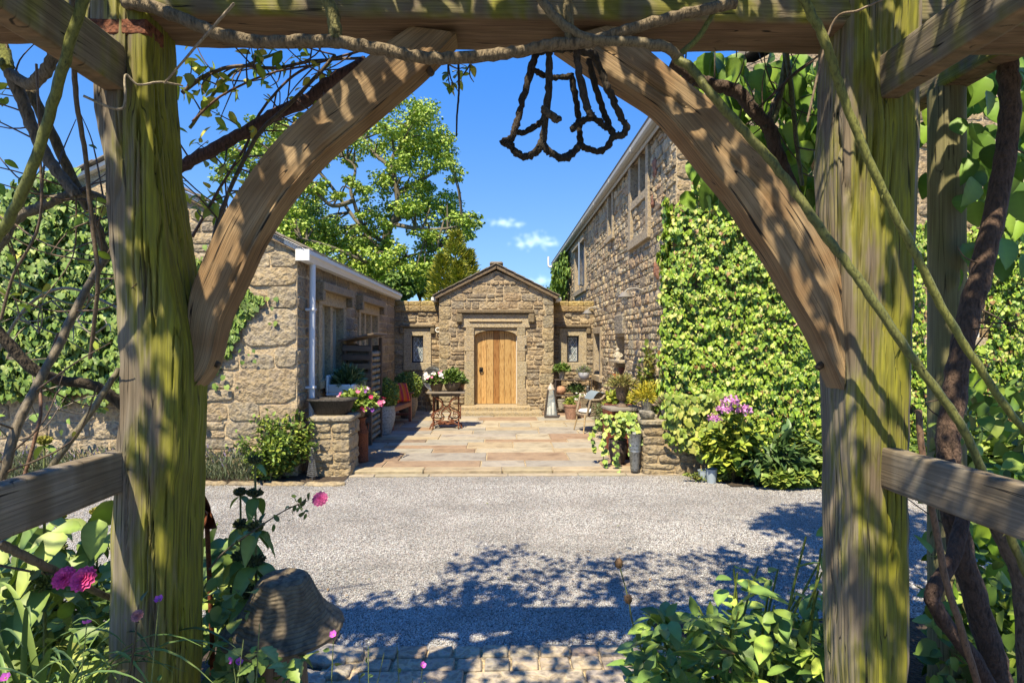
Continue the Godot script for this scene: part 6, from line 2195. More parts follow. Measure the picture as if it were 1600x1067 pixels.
	for r in 15:
		var f := r / 14.0
		var pts := []
		for k in nw:
			var an: float = lerpf(-0.3, PI + 0.3, k / float(nw - 1))
			var hgt: float = 0.3 + 0.1 * smoothstep(0.2, 1.0, sin(an))
			pts.append(Vector3(cos(an) * (0.26 + 0.05 * f), 0.34 + hgt * f, -sin(an) * (0.25 + 0.05 * f)) * (1.0 + 0.018 * (1 if (k + r) % 2 == 0 else -1) * Vector3(1, 0, 1).length() * 0.5))
		m.tube(pts, [0.013], 5, vary(Color(0.3, 0.235, 0.16), 0.2))
	part(t, "wicker_back", m.mesh(M.plain))
	m = MB.new()
	var rim := []
	for k in nw:
		var an: float = lerpf(-0.34, PI + 0.34, k / float(nw - 1))
		rim.append(Vector3(cos(an) * 0.315, 0.355 + 0.3 + 0.1 * smoothstep(0.2, 1.0, sin(an)), -sin(an) * 0.305))
	rim.push_front(Vector3(rim[0].x * 0.95, 0.35, 0.18))
	rim.append(Vector3(rim[-1].x * 0.95, 0.35, 0.18))
	m.tube(rim, [0.024], 8, Color(0.4, 0.32, 0.22))
	part(t, "rim", m.mesh(M.plain))
	m = MB.new()
	m.lathe([Vector2(0.001, 0.33), Vector2(0.27, 0.33), Vector2(0.28, 0.36), Vector2(0.26, 0.375), Vector2(0.001, 0.375)], 20, Vector3.ZERO, Color(0.34, 0.27, 0.19))
	part(t, "seat", m.mesh(M.plain))
	var cz := t.position
	t = thing("seat_pad", "white seat pad on the wicker chair", "cushion", cz + Vector3(0, 0.38, 0))
	m = MB.new()
	m.lathe([Vector2(0.001, 0), Vector2(0.2, 0.0), Vector2(0.235, 0.03), Vector2(0.2, 0.06), Vector2(0.001, 0.065)], 20, Vector3.ZERO, Color(0.68, 0.68, 0.66))
	part(t, "cover", m.mesh(M.cloth))
	t = thing("grey_throw", "folded blue grey throw over the back of the wicker chair", "throw", cz + Vector3(0.16, 0.765, -0.02), -1.35)
	m = MB.new()
	m.grid(12, 10, func(a, b):
		var u: float = a * 2 - 1
		var v: float = b * 2 - 1
		return [Vector3(u * 0.22, 0.02 - 0.16 * v * v * abs(v) + 0.01 * NZ.get_noise_2d(u * 3, v * 3) + (0.02 if v < 0 else 0.0), -v * 0.2), vary(Color(0.19, 0.24, 0.28), 0.06), Vector2(a, b)])
	part(t, "cloth", m.mesh(M.cloth))
	shrub("leafy_bush", "dark loose bush between the wicker chair and the rust planter", Vector3(1.95, PATIO, -10.35), Vector3(0.26, 0.5, 0.3), 1000, L.oval, Vector2(0.03, 0.055), [Color(0.1, 0.15, 0.04), Color(0.16, 0.2, 0.06), Color(0.07, 0.11, 0.03), Color(0.22, 0.2, 0.1)], "shrub", 14)
	# rust-brown planter box
	t = thing("rust_planter", "square rust brown planter with yellow green leaves by the house wall", "planter", Vector3(1.98, PATIO, -9.55))
	m = MB.new()
	m.box(Vector3(0, 0.36, 0), Vector3(0.4, 0.72, 0.4), 0.01, Color(1.0, 0.85, 0.85))
	part(t, "box", m.mesh(M.rust))
	m = MB.new()
	m.box(Vector3(0, 0.735, 0), Vector3(0.44, 0.03, 0.44), 0.006, Color(1.05, 0.9, 0.9))
	part(t, "rim", m.mesh(M.rust))
	tuft(t, Vector3(0.05, 0.74, 0), Vector3(0.28, 0.34, 0.22), 420, L.broad, Vector2(0.06, 0.1), [Color(0.3, 0.35, 0.04), Color(0.42, 0.42, 0.08), Color(0.16, 0.24, 0.04)])
	# plank table with urn
	t = thing("plank_table", "grey weathered plank laid on a rusty drum by the low wall", "table", Vector3(1.92, PATIO, -8.75), 0.15)
	for k in 2:
		m = MB.new()
		m.box(Vector3(0, 0.76, -0.115 + k * 0.225), Vector3(0.56, 0.045, 0.22), 0.008, vary(Color(0.36, 0.33, 0.28), 0.1))
		part(t, "plank", m.mesh(M.wood_x))
	m = MB.new()
	m.lathe([Vector2(0.001, 0), Vector2(0.17, 0), Vector2(0.17, 0.24), Vector2(0.178, 0.25), Vector2(0.17, 0.26), Vector2(0.17, 0.5), Vector2(0.178, 0.51), Vector2(0.17, 0.52), Vector2(0.17, 0.73), Vector2(0.001, 0.73)], 22, Vector3.ZERO, Color(0.75, 0.62, 0.6))
	part(t, "drum", m.mesh(M.rust))
	t = thing("urn", "brown urn of bronze heather on the plank table", "urn", Vector3(1.9, PATIO + 0.785, -8.75))
	part(t, "body", pot_mesh(0.15, 0.34, Color(0.24, 0.17, 0.12), M.plain, "urn"))
	tuft(t, Vector3(0, 0.32, 0), Vector3(0.27, 0.2, 0.24), 1100, L.needle, Vector2(0.05, 0.1), [Color(0.24, 0.22, 0.07), Color(0.3, 0.23, 0.1), Color(0.16, 0.18, 0.05), Color(0.34, 0.3, 0.08)])
	t = thing("zinc_pot", "dented zinc pot with a golden bush behind the plank table", "potted plant", Vector3(2.25, 0.78, -8.55))
	m = MB.new()
	m.lathe([Vector2(0.001, 0), Vector2(0.085, 0), Vector2(0.115, 0.19), Vector2(0.125, 0.195), Vector2(0.12, 0.21), Vector2(0.1, 0.2), Vector2(0.001, 0.18)], 18, Vector3.ZERO, Color(0.5, 0.52, 0.53))
	part(t, "pot", m.mesh(M.zinc))
	tuft(t, Vector3(0, 0.2, 0), Vector3(0.32, 0.3, 0.28), 1500, L.needle, Vector2(0.05, 0.1), [Color(0.5, 0.42, 0.03), Color(0.4, 0.38, 0.04), Color(0.28, 0.3, 0.04), Color(0.56, 0.46, 0.05)])
	potted("heather_pot", "small grey stone pot of purple brown heather on the low wall", Vector3(2.35, 0.775, -7.9), 0.1, 0.17, Color(0.36, 0.34, 0.3), M.stone, "pot", Vector3(0.2, 0.16, 0.14), 600, L.needle, Vector2(0.04, 0.08), [Color(0.2, 0.12, 0.1), Color(0.17, 0.2, 0.06), Color(0.25, 0.16, 0.14), Color(0.14, 0.19, 0.05)])
	# stone cat curled on the wall
	t = thing("cat_ornament", "small mottled stone cat lying on the corner of the low wall", "ornament", Vector3(2.06, 0.775, -7.86), 0.3)
	m = MB.new()
	m.grid(22, 18, func(a, b):
		var an: float = TAU * a
		var la: float = PI * (b - 0.5)
		var d := Vector3(cos(an) * cos(la), sin(la), sin(an) * cos(la))
		# body, rump and head melt into one form
		var body := 0.07 * sqrt(max(0.05, 1.0 - pow(d.x * 0.35, 2)))
		var r: float = body + 0.035 * max(0.0, d.x) + 0.03 * max(0.0, -d.x)
		r += 0.05 * pow(max(0.0, d.dot(Vector3(-0.8, 0.55, 0.25).normalized())), 8.0)
		r += 0.022 * pow(max(0.0, d.dot(Vector3(-0.7, 0.75, 0.5).normalized())), 60.0) + 0.022 * pow(max(0.0, d.dot(Vector3(-0.9, 0.75, -0.1).normalized())), 60.0)
		var pt := d * r * Vector3(1.15, 0.85, 0.9)
		pt.y = max(pt.y + 0.05, 0.0)
		return [pt, Color(0.32, 0.31, 0.29).lerp(Color(0.1, 0.1, 0.1), smoothstep(0.0, 0.3, NZ.get_noise_3dv(d * 2.2))), Vector2(a, b)], true)
	part(t, "body", m.mesh(M.stone))
	# ribbed zinc vase and the vine that hangs over it
	p = on_ground(992, 735, PATIO)
	p.y = PATIO
	t = thing("zinc_vase", "tall ribbed zinc vase beside the right low wall", "vase", p)
	m = MB.new()
	m.lathe([Vector2(0.001, 0), Vector2(0.055, 0), Vector2(0.06, 0.02), Vector2(0.078, 0.26), Vector2(0.086, 0.27), Vector2(0.08, 0.285), Vector2(0.088, 0.31), Vector2(0.082, 0.33), Vector2(0.1, 0.5), Vector2(0.115, 0.52), Vector2(0.09, 0.5), Vector2(0.001, 0.4)], 16, Vector3.ZERO, Color(0.45, 0.48, 0.5))
	part(t, "body", m.mesh(M.zinc))
	var vt := thing("potted_vine", "light green vine hanging over a dark pot beside the zinc vase", "vine", Vector3(1.74, PATIO, -8.3))
	part(vt, "pot", pot_mesh(0.14, 0.36, Color(0.13, 0.1, 0.09), M.plain, "jar"))
	var xfs := []
	var cols := []
	m = MB.new()
	for k in 7:
		var an := rnd(0.2, PI * 1.3)
		var end := Vector3(cos(an) * rnd(0.15, 0.42), rnd(0.1, 0.75), sin(an) * rnd(0.15, 0.38))
		if k < 4: end = Vector3([-0.26, -0.1, 0.1, 0.2][k], [0.06, 0.03, 0.25, 0.4][k], [0.3, 0.38, 0.42, 0.4][k])
		var pts := spline([Vector3(0, 0.34, 0), Vector3(end.x * 0.6, 0.72, end.z * 0.6), Vector3(end.x * 1.05, lerpf(0.7, end.y, 0.5), end.z * 1.05), end], 6)
		m.tube(pts, [0.006], 5, Color(0.2, 0.2, 0.06))
		for q in pts:
			for s in 2:
				xfs.append(leaf_xf(q + rdir() * 0.04, Vector3(rnd(-1, 1), -0.6, rnd(0, 1)), Vector3(rnd(-0.4, 0.4), 0.6, 0.9), Vector3.ONE * rnd(0.045, 0.085)))
				cols.append(vary(pick([Color(0.26, 0.35, 0.05), Color(0.17, 0.27, 0.04), Color(0.36, 0.42, 0.08)]), 0.15))
	part(vt, "stems", m.mesh(M.cane)).set_meta("kind", "stuff")
	many(vt, "foliage", tinted(L.vine, Color.WHITE, M.leaf), xfs, cols)
	shrub("wall_climber", "thin yellow green climber against the house wall above the planter", Vector3(2.38, 0.7, -9.2), Vector3(0.1, 0.72, 0.3), 320, L.vine, Vector2(0.05, 0.09), [Color(0.2, 0.28, 0.05), Color(0.3, 0.32, 0.08), Color(0.25, 0.2, 0.06)], "climber", 6)
	# things in the niche
	t = thing("figurine", "white stone figurine on the upper niche shelf", "ornament", Vector3(2.46, 1.466, -11.75))
	t.scale = Vector3.ONE * 0.8
	m = MB.new()
	m.lathe([Vector2(0.001, 0), Vector2(0.09, 0), Vector2(0.085, 0.03), Vector2(0.1, 0.09), Vector2(0.075, 0.16), Vector2(0.05, 0.2), Vector2(0.035, 0.215), Vector2(0.052, 0.25), Vector2(0.05, 0.28), Vector2(0.025, 0.31), Vector2(0.001, 0.315)], 16, Vector3.ZERO, Color(0.55, 0.53, 0.48))
	m.tube(spline([Vector3(-0.06, 0.17, 0.03), Vector3(-0.11, 0.12, 0.05), Vector3(-0.06, 0.08, 0.08)], 4), [0.022], 6, Color(0.55, 0.53, 0.48))
	m.tube(spline([Vector3(0.06, 0.17, 0.03), Vector3(0.11, 0.12, 0.05), Vector3(0.06, 0.08, 0.08)], 4), [0.022], 6, Color(0.55, 0.53, 0.48))
	part(t, "body", m.mesh(M.stone))
	t = thing("clay_pot", "small orange clay pot on the lower niche shelf", "pot", Vector3(2.42, 1.006, -11.62))
	part(t, "body", pot_mesh(0.1, 0.18, Color(0.55, 0.2, 0.07), M.plain))
	t = thing("clay_pot", "dark terracotta pot at the back of the lower niche shelf", "pot", Vector3(2.6, 1.006, -11.85))
	part(t, "body", pot_mesh(0.11, 0.3, Color(0.3, 0.11, 0.06), M.plain))
	# two bracket lamps on the house wall
	for q in [[-9.7, 2.66, "nearer bracket lamp with a domed hood on the rubble wall"], [-13.8, 2.58, "farther bracket lamp with a domed hood near the porch corner"]]:
		t = thing("wall_lamp", q[2], "lamp", Vector3(2.45, q[1], q[0]), 0.0, "bracket lamps on the house wall")
		m = MB.new()
		m.tube(spline([Vector3(0.04, 0.05, 0), Vector3(-0.1, 0.1, 0), Vector3(-0.25, 0.08, 0), Vector3(-0.3, 0.02, 0)], 4), [0.012], 7, Color(0.35, 0.33, 0.3))
		part(t, "bracket", m.mesh(M.satin))
		m = MB.new()
		m.lathe([Vector2(0.125, -0.055), Vector2(0.125, -0.045), Vector2(0.09, -0.02), Vector2(0.05, 0.03), Vector2(0.03, 0.04), Vector2(0.001, 0.045)], 20, Vector3(-0.3, 0.0, 0), Color(0.2, 0.185, 0.165))
		part(t, "lamp_shade", m.mesh(M.satin))
		m = MB.new()
		m.lathe([Vector2(0.001, -0.19), Vector2(0.03, -0.18), Vector2(0.05, -0.13), Vector2(0.055, -0.06), Vector2(0.001, -0.05)], 14, Vector3(-0.3, 0.0, 0), Color(0.7, 0.7, 0.68))
		part(t, "globe", m.mesh(M.glass))
		m = MB.new()
		for k in 6:
			var an := TAU * k / 6
			m.tube(spline([Vector3(-0.3 + cos(an) * 0.062, -0.05, sin(an) * 0.062), Vector3(-0.3 + cos(an) * 0.06, -0.14, sin(an) * 0.06), Vector3(-0.3, -0.2, 0)], 3), [0.004], 4, Color(0.2, 0.19, 0.18))
		part(t, "guard", m.mesh(M.satin))
	# teddy-like sack seen through the right leaded light
	t = thing("straw_doll", "tan straw doll inside the right leaded window", "doll", Vector3(1.95, 1.3, -15.27))
	m = MB.new()
	m.lathe([Vector2(0.001, 0), Vector2(0.06, 0.0), Vector2(0.075, 0.1), Vector2(0.045, 0.17), Vector2(0.06, 0.22), Vector2(0.055, 0.27), Vector2(0.001, 0.3)], 14, Vector3.ZERO, Color(0.55, 0.36, 0.18))
	part(t, "body", m.mesh(M.cloth))

func toadstool() -> void:
	var o := at(443, 1040, 2.25)
	o.y = 0.0
	var t := thing("wooden_toadstool", "carved wooden toadstool with a cracked grey cap in front of the left post", "ornament", o)
	var cy := at(443, 896, 2.25).y
	var m := MB.new()
	var prof := [Vector2(0.001, 0.0), Vector2(0.08, 0.004), Vector2(0.1, -0.008), Vector2(0.118, -0.04), Vector2(0.137, -0.08), Vector2(0.162, -0.122), Vector2(0.195, -0.16), Vector2(0.232, -0.188), Vector2(0.242, -0.199), Vector2(0.236, -0.213), Vector2(0.2, -0.222), Vector2(0.12, -0.215), Vector2(0.07, -0.2)]
	var fine := []
	for k in prof.size() - 1:
		var steps := 26 if k > 1 and k < 8 else 5
		for s in steps:
			fine.append(prof[k].lerp(prof[k + 1], s / float(steps)))
	fine.append(prof[-1])
	m.grid(120, fine.size() - 1, func(a, b):
		var k: int = int(round(b * (fine.size() - 1)))
		var q: Vector2 = fine[k]
		var an: float = TAU * a
		# growth rings weathered into terraces, wavering round the cap; radial checks
		var lay := q.y * 130.0 + 1.6 * NZ.get_noise_2d(cos(an) * 1.2, sin(an) * 1.2 + q.y * 2.0) + 0.5 * NZ.get_noise_3d(cos(an) * 4.0, q.y * 12.0, sin(an) * 4.0)
		var ridge := absf(fmod(lay + 1000.0, 1.7) / 1.7 - 0.5)
		var check := smoothstep(0.012, 0.0, absf(NZ.get_noise_3d(cos(an) * 3.4, 8.0 + q.y * 2.0, sin(an) * 3.4)))
		var r: float = q.x + (0.009 * (ridge - 0.25) - 0.003 * check) * (1.0 if q.x > 0.06 else 0.2) + 0.003 * NZ.get_noise_3d(cos(an) * 1.2, 2.0 + q.y, sin(an) * 1.2)
		var col := Color(0.2, 0.155, 0.1).lerp(Color(0.27, 0.22, 0.145), clamp(0.5 + NZ.get_noise_3d(cos(an) * 3, q.y * 16, sin(an) * 3), 0, 1)).lerp(Color(0.13, 0.1, 0.065), smoothstep(0.3, 0.46, ridge) * 0.85)
		r *= 0.95
		return [Vector3(cos(an) * r, cy - 0.012 + q.y, sin(an) * r), col, Vector2(a, b)], true)
	part(t, "cap", m.mesh(M.plain))
	m = MB.new()
	m.grid(40, 20, func(a, b):
		var an: float = TAU * a
		var y: float = lerpf(cy - 0.2, 0.0, b)
		var r: float = lerpf(0.075, 0.115, b) * (1.0 + 0.08 * NZ.get_noise_2d(cos(an) * 3, sin(an) * 3 + y * 2))
		return [Vector3(cos(an) * r, y, sin(an) * r), Color(0.28, 0.2, 0.13), Vector2(a, y)], true)
	part(t, "stalk", m.mesh(M.wood_y))

func twig_basket() -> void:
	# a bell of twisted dry stems hanging under the beam
	var t := thing("twig_bell", "open bell of dark twisted twigs hanging below the beam", "hanging ornament", at(882, 76, 1.9))
	var d0 := 1.9
	var put := func(pts: Array, r: float, tone: float, called := "twig"):
		r *= 0.92
		var w := []
		for p in pts:
			w.append(at(p[0], p[1], d0 + (p[2] if p.size() > 2 else 0.0)) - t.position)
		w = spline(w, 7)
		for k in w.size():
			w[k] += rdir() * 0.0022
		var m := MB.new()
		m.tube(w, [r], 9, Color(0.06, 0.047, 0.034) * tone, 0.34, true, int(pts[0][0]))
		part(t, called, m.mesh(M.bark))
	put.call([[836, 84], [824, 128], [811, 178], [802, 210], [790, 221]], 0.0125, 1.0)
	put.call([[858, 82, -0.07], [858, 130, -0.08], [853, 178, -0.09], [848, 215, -0.09], [842, 233, -0.09]], 0.0115, 1.3)
	put.call([[893, 116, 0.07], [899, 150, 0.08], [905, 190, 0.09], [906, 226, 0.09]], 0.011, 0.8)
	put.call([[900, 78, -0.07], [906, 120, -0.08], [917, 165, -0.09], [926, 182, -0.09]], 0.012, 1.5)
	put.call([[920, 92, 0.05], [932, 140, 0.07], [945, 180, 0.08], [957, 208, 0.08]], 0.0115, 0.8)
	put.call([[928, 84], [942, 118], [955, 150], [971, 182], [979, 200], [972, 211], [958, 212]], 0.0125, 1.2)
	put.call([[786, 220], [797, 228], [808, 240], [822, 245], [836, 238, -0.05], [846, 226, -0.09]], 0.0125, 0.8, "rim_twig")
	put.call([[846, 226, -0.09], [858, 236, -0.1], [874, 246, -0.1], [890, 244, -0.05], [906, 226, 0.0]], 0.0125, 0.8, "rim_twig")
	put.call([[906, 226, 0.0], [920, 232, 0.02], [938, 236, 0.02], [953, 224, 0.0], [959, 206, 0.0]], 0.0115, 0.8, "rim_twig")
	put.call([[803, 204, 0.02], [820, 206, 0.04], [838, 196, 0.05], [852, 186, 0.05]], 0.0105, 0.9, "rim_twig")
	put.call([[893, 201, 0.0], [908, 190, 0.02], [926, 184, 0.03], [944, 196, 0.03], [958, 206, 0.02]], 0.0115, 0.9, "rim_twig")
	put.call([[833, 108, 0.03], [850, 117, 0.05], [872, 121, 0.06], [894, 117, 0.06]], 0.010, 0.8)
	put.call([[834, 86], [848, 80], [872, 76, -0.05], [900, 77, -0.05], [925, 84], [932, 92]], 0.012, 1.1, "hoop")
	put.call([[848, 170, -0.1], [857, 178, -0.11], [872, 187, -0.11]], 0.0125, 2.4)

# ---------------------------------------------------------------- canes, roses and vines on the pergola
const GREEN_CANE := Color(0.2, 0.22, 0.05)
const BROWN_CANE := Color(0.2, 0.14, 0.09)
const GREY_CANE := Color(0.26, 0.22, 0.17)

func cane(parent: Node, pts: Array, r0: float, r1: float, col: Color, called := "cane", thorn := 0) -> Array:
	# pts: [column, row, depth] triples
	var w := []
	for p in pts:
		w.append(at(p[0], p[1], p[2]) - parent.position)
	w = spline(w, 7)
	for k in w.size():
		w[k] += rdir() * min(r0 * 0.12, 0.003)
	var m := MB.new()
	m.tube(w, taper(r0, r1, w.size()), 9, col, 0.1 if r0 > 0.012 else 0.05, true, int(pts[0][0] + 999))
	for k in thorn:
		var q: Vector3 = w[2 + R.randi() % (w.size() - 4)]
		var d := rdir()
		m.tube([q + d * r0 * 0.7, q + d * (r0 + 0.008) + Vector3(0, -0.003, 0)], [0.003, 0.0006], 5, col * 0.8)
	part(parent, called, m.mesh(M.bark if r0 > 0.015 else M.cane))
	return w

func leaf_set(shape: Dictionary, pal: Array, material: Material) -> Array:
	var out := []
	for c in pal:
		out.append(tinted(shape, c, material))
	return out

func sprig(parent: Node, along: Array, n: int, meshes: Array, size: Vector2, spread := 0.05, up := Vector3.UP) -> void:
	for k in n:
		var p: Vector3 = along[R.randi() % along.size()] + rdir() * rnd(0.0, spread)
		part(parent, "leaf", pick(meshes), leaf_xf(p, rdir() + Vector3(0, -0.4, 0), up + rdir() * 0.7, Vector3.ONE * rnd(size.x, size.y)))

func twigs(parent: Node, along: Array, n: int, length: Vector2, col: Color, lean := Vector3.ZERO) -> Array:
	var ends := []
	for k in n:
		var p: Vector3 = along[R.randi() % along.size()]
		var d := (rdir() + lean).normalized()
		var l := rnd(length.x, length.y)
		var a := p + d * l * 0.5 + rdir() * l * 0.12
		var b := p + d * l + rdir() * l * 0.15
		var m := MB.new()
		var pts := spline([p, a, b], 4)
		m.tube(pts, taper(0.004, 0.0015, pts.size()), 5, vary(col, 0.2))
		part(parent, "twig", m.mesh(M.cane))
		ends.append_array([a, b, b.lerp(a, 0.4)])
	return ends

func roses() -> void:
	var green := leaf_set(L.oval, [Color(0.19, 0.31, 0.04), Color(0.27, 0.38, 0.05), Color(0.36, 0.44, 0.06), Color(0.42, 0.4, 0.07)], M.leaf_far)
	# --- left of the frame
	var t := thing("climbing_rose", "old climbing rose with bare thick stems left of the left post", "rose", Vector3(-1.7, 0, -2.0))
	var all := []
	cane(t, [[136, -20, 1.55], [110, 60, 1.56], [76, 180, 1.6], [45, 275, 1.62], [10, 348, 1.65], [-30, 400, 1.68]], 0.0135, 0.014, GREEN_CANE, "cane", 8)
	cane(t, [[112, -20, 1.7], [114, 60, 1.72], [118, 150, 1.75], [132, 240, 1.8], [142, 340, 1.84], [152, 440, 1.85], [140, 560, 1.9]], 0.008, 0.006, Color(0.17, 0.12, 0.07), "cane", 4)
	all.append_array(cane(t, [[-40, 420, 2.1], [0, 378, 2.12], [22, 342, 2.14], [58, 325, 2.16], [95, 308, 2.2], [130, 302, 2.25], [175, 320, 2.3], [230, 380, 2.35]], 0.022, 0.016, GREY_CANE, "stem"))
	all.append_array(cane(t, [[118, 306, 2.2], [85, 262, 2.2], [60, 220, 2.2], [35, 160, 2.2], [18, 118, 2.2]], 0.021, 0.023, GREY_CANE * 0.8, "stem"))
	cane(t, [[16, 116, 2.2], [45, 132, 2.15], [72, 108, 2.1], [90, 60, 2.1], [110, 0, 2.1]], 0.024, 0.016, GREY_CANE * 0.9, "stem")
	all.append_array(cane(t, [[10, 105, 2.25], [0, 60, 2.3], [-30, 20, 2.3]], 0.022, 0.018, GREEN_CANE, "cane"))
	all.append_array(cane(t, [[44, 136, 2.3], [78, 205, 2.3], [120, 295, 2.32], [150, 350, 2.34], [164, 400, 2.36]], 0.02, 0.016, Color(0.19, 0.15, 0.09), "stem"))
	cane(t, [[-20, 500, 1.9], [0, 522, 1.9], [50, 576, 1.95], [100, 595, 2.0], [150, 604, 2.05], [200, 640, 2.1]], 0.017, 0.019, Color(0.09, 0.07, 0.05), "stem")
	all.append_array(cane(t, [[-10, 780, 1.8], [10, 720, 1.8], [32, 650, 1.85], [80, 560, 1.95], [130, 460, 2.05], [168, 396, 2.1]], 0.015, 0.013, Color(0.22, 0.18, 0.12), "cane", 4))
	cane(t, [[50, 775, 1.85], [90, 715, 1.86], [130, 660, 1.9], [186, 576, 1.95]], 0.0115, 0.01, Color(0.24, 0.2, 0.12), "cane", 3)
	cane(t, [[0, 850, 1.5], [40, 870, 1.55], [90, 895, 1.65], [140, 920, 1.85], [185, 940, 1.98]], 0.012, 0.01, Color(0.2, 0.15, 0.09), "cane", 2)
	cane(t, [[-10, 560, 2.6], [40, 480, 2.6], [100, 450, 2.6], [160, 470, 2.6], [215, 500, 2.6]], 0.007, 0.006, Color(0.38, 0.32, 0.24), "cane")
	cane(t, [[0, 430, 2.5], [60, 455, 2.5], [120, 475, 2.5], [180, 440, 2.5]], 0.006, 0.005, Color(0.36, 0.33, 0.1), "cane")
	cane(t, [[20, 800, 1.9], [60, 660, 1.95], [64, 600, 2.0], [90, 520, 2.05]], 0.006, 0.005, Color(0.26, 0.14, 0.08), "cane")
	cane(t, [[0, 500, 2.0], [20, 430, 2.0], [60, 350, 2.0], [62, 240, 2.0], [56, 100, 2.0]], 0.005, 0.004, BROWN_CANE, "cane")
	var ends := twigs(t, all, 58, Vector2(0.15, 0.5), Color(0.17, 0.11, 0.07), Vector3(-0.2, 0.3, -0.2))
	for q in [[-20, 600], [10, 560], [60, 520], [30, 500], [80, 470], [120, 500], [150, 520], [40, 620], [90, 640], [20, 690]]:
		twigs(t, [at(q[0], q[1], rnd(2.3, 2.8)) - t.position], 3, Vector2(0.15, 0.35), Color(0.34, 0.28, 0.2), Vector3(0.2, 0.3, 0))
	sprig(t, ends, 90, green, Vector2(0.03, 0.055), 0.04)
	# --- along the top of the arch
	t = thing("climbing_rose", "climbing rose stem lying along the pergola beam with leafy shoots behind the left brace", "rose", Vector3(0, 2.9, -2.0))
	cane(t, [[190, 2, 1.86], [240, 12, 1.85], [300, 36, 1.83], [360, 58, 1.82], [430, 66, 1.82], [510, 64, 1.82], [590, 76, 1.82], [660, 90, 1.82], [730, 90, 1.82], [800, 82, 1.82], [860, 70, 1.8], [930, 64, 1.8], [1000, 40, 1.8], [1070, 22, 1.8], [1150, 4, 1.8]], 0.021, 0.017, Color(0.27, 0.21, 0.135), "stem", 0)
	cane(t, [[500, -20, 1.82], [516, 10, 1.82], [522, 40, 1.82], [524, 66, 1.82]], 0.019, 0.022, Color(0.26, 0.25, 0.1), "stem")
	cane(t, [[887, -20, 1.8], [888, 20, 1.8], [890, 66, 1.8]], 0.016, 0.015, Color(0.25, 0.2, 0.11), "stem")
	cane(t, [[840, -10, 1.79], [870, 30, 1.79], [920, 60, 1.79], [990, 66, 1.79], [1040, 74, 1.8], [1062, 92, 1.85]], 0.014, 0.016, Color(0.25, 0.2, 0.12), "cane")
	cane(t, [[1058, 88, 1.86], [1090, 60, 1.84], [1115, 20, 1.82], [1130, -20, 1.82]], 0.01, 0.008, GREEN_CANE, "cane")
	cane(t, [[365, 5, 1.7], [330, 45, 1.72], [290, 90, 1.74], [256, 130, 1.78]], 0.0045, 0.003, Color(0.4, 0.33, 0.24), "cane")
	cane(t, [[130, 150, 1.72], [190, 170, 1.74], [195, 118, 1.76], [215, 132, 1.78], [250, 128, 1.8], [285, 134, 1.85]], 0.004, 0.003, Color(0.42, 0.35, 0.25), "cane")
	var shoots := []
	shoots.append_array(cane(t, [[235, 290, 2.35], [290, 256, 2.35], [335, 232, 2.35], [380, 208, 2.35], [430, 178, 2.35], [478, 158, 2.35], [515, 128, 2.35], [572, 96, 2.35]], 0.024, 0.026, Color(0.15, 0.085, 0.075), "stem"))
	shoots.append_array(cane(t, [[330, 400, 2.3], [345, 330, 2.3], [400, 215, 2.3], [460, 155, 2.3], [524, 86, 2.3]], 0.009, 0.007, Color(0.14, 0.1, 0.06), "cane", 4))
	shoots.append_array(cane(t, [[300, 370, 2.4], [345, 290, 2.4], [385, 225, 2.4], [410, 170, 2.4], [470, 110, 2.4], [560, 80, 2.4]], 0.006, 0.005, Color(0.16, 0.09, 0.07), "cane"))
	shoots.append_array(cane(t, [[284, 145, 2.45], [320, 118, 2.45], [370, 103, 2.45], [430, 106, 2.45], [490, 95, 2.45], [570, 90, 2.45]], 0.009, 0.006, Color(0.17, 0.11, 0.07), "cane"))
	shoots.append_array(cane(t, [[296, 200, 2.5], [350, 125, 2.5], [390, 100, 2.5], [440, 80, 2.5]], 0.007, 0.006, GREEN_CANE, "cane"))
	shoots.append_array(cane(t, [[300, 190, 2.4], [345, 150, 2.4], [420, 115, 2.4], [500, 100, 2.4]], 0.005, 0.004, Color(0.2, 0.1, 0.07), "cane"))
	cane(t, [[716, 96, 2.1], [717, 140, 2.1], [714, 180, 2.1], [713, 213, 2.1]], 0.0045, 0.003, Color(0.06, 0.05, 0.04), "cane")
	ends = twigs(t, shoots, 60, Vector2(0.08, 0.34), Color(0.15, 0.09, 0.06), Vector3(0.1, 0.0, 0))
	sprig(t, ends, 185, green, Vector2(0.03, 0.065), 0.07)
	for q in [[295, 95], [330, 105], [350, 130], [310, 110], [285, 120], [330, 165], [345, 185], [300, 150], [440, 95], [470, 90], [500, 100], [410, 95], [345, 340], [350, 325], [320, 310], [380, 280], [395, 265], [410, 285]]:
		sprig(t, [at(q[0], q[1], 2.45) - t.position], 5, green, Vector2(0.045, 0.085), 0.07)
	ends = twigs(t, [at(700, 100, 2.2) - t.position, at(735, 100, 2.2) - t.position], 7, Vector2(0.06, 0.12), Color(0.2, 0.15, 0.06), Vector3(0.2, -0.8, 0))
	sprig(t, ends, 22, green, Vector2(0.03, 0.05), 0.03)
	# --- the leafy roof overhead, which dapples the posts
	t = thing("rose_canopy", "leafy rose canopy over the pergola roof seen by its dappled shade", "rose", Vector3(0, 3.2, -0.5))
	var xfs := []
	var cols := []
	var spray := Vector3.ZERO
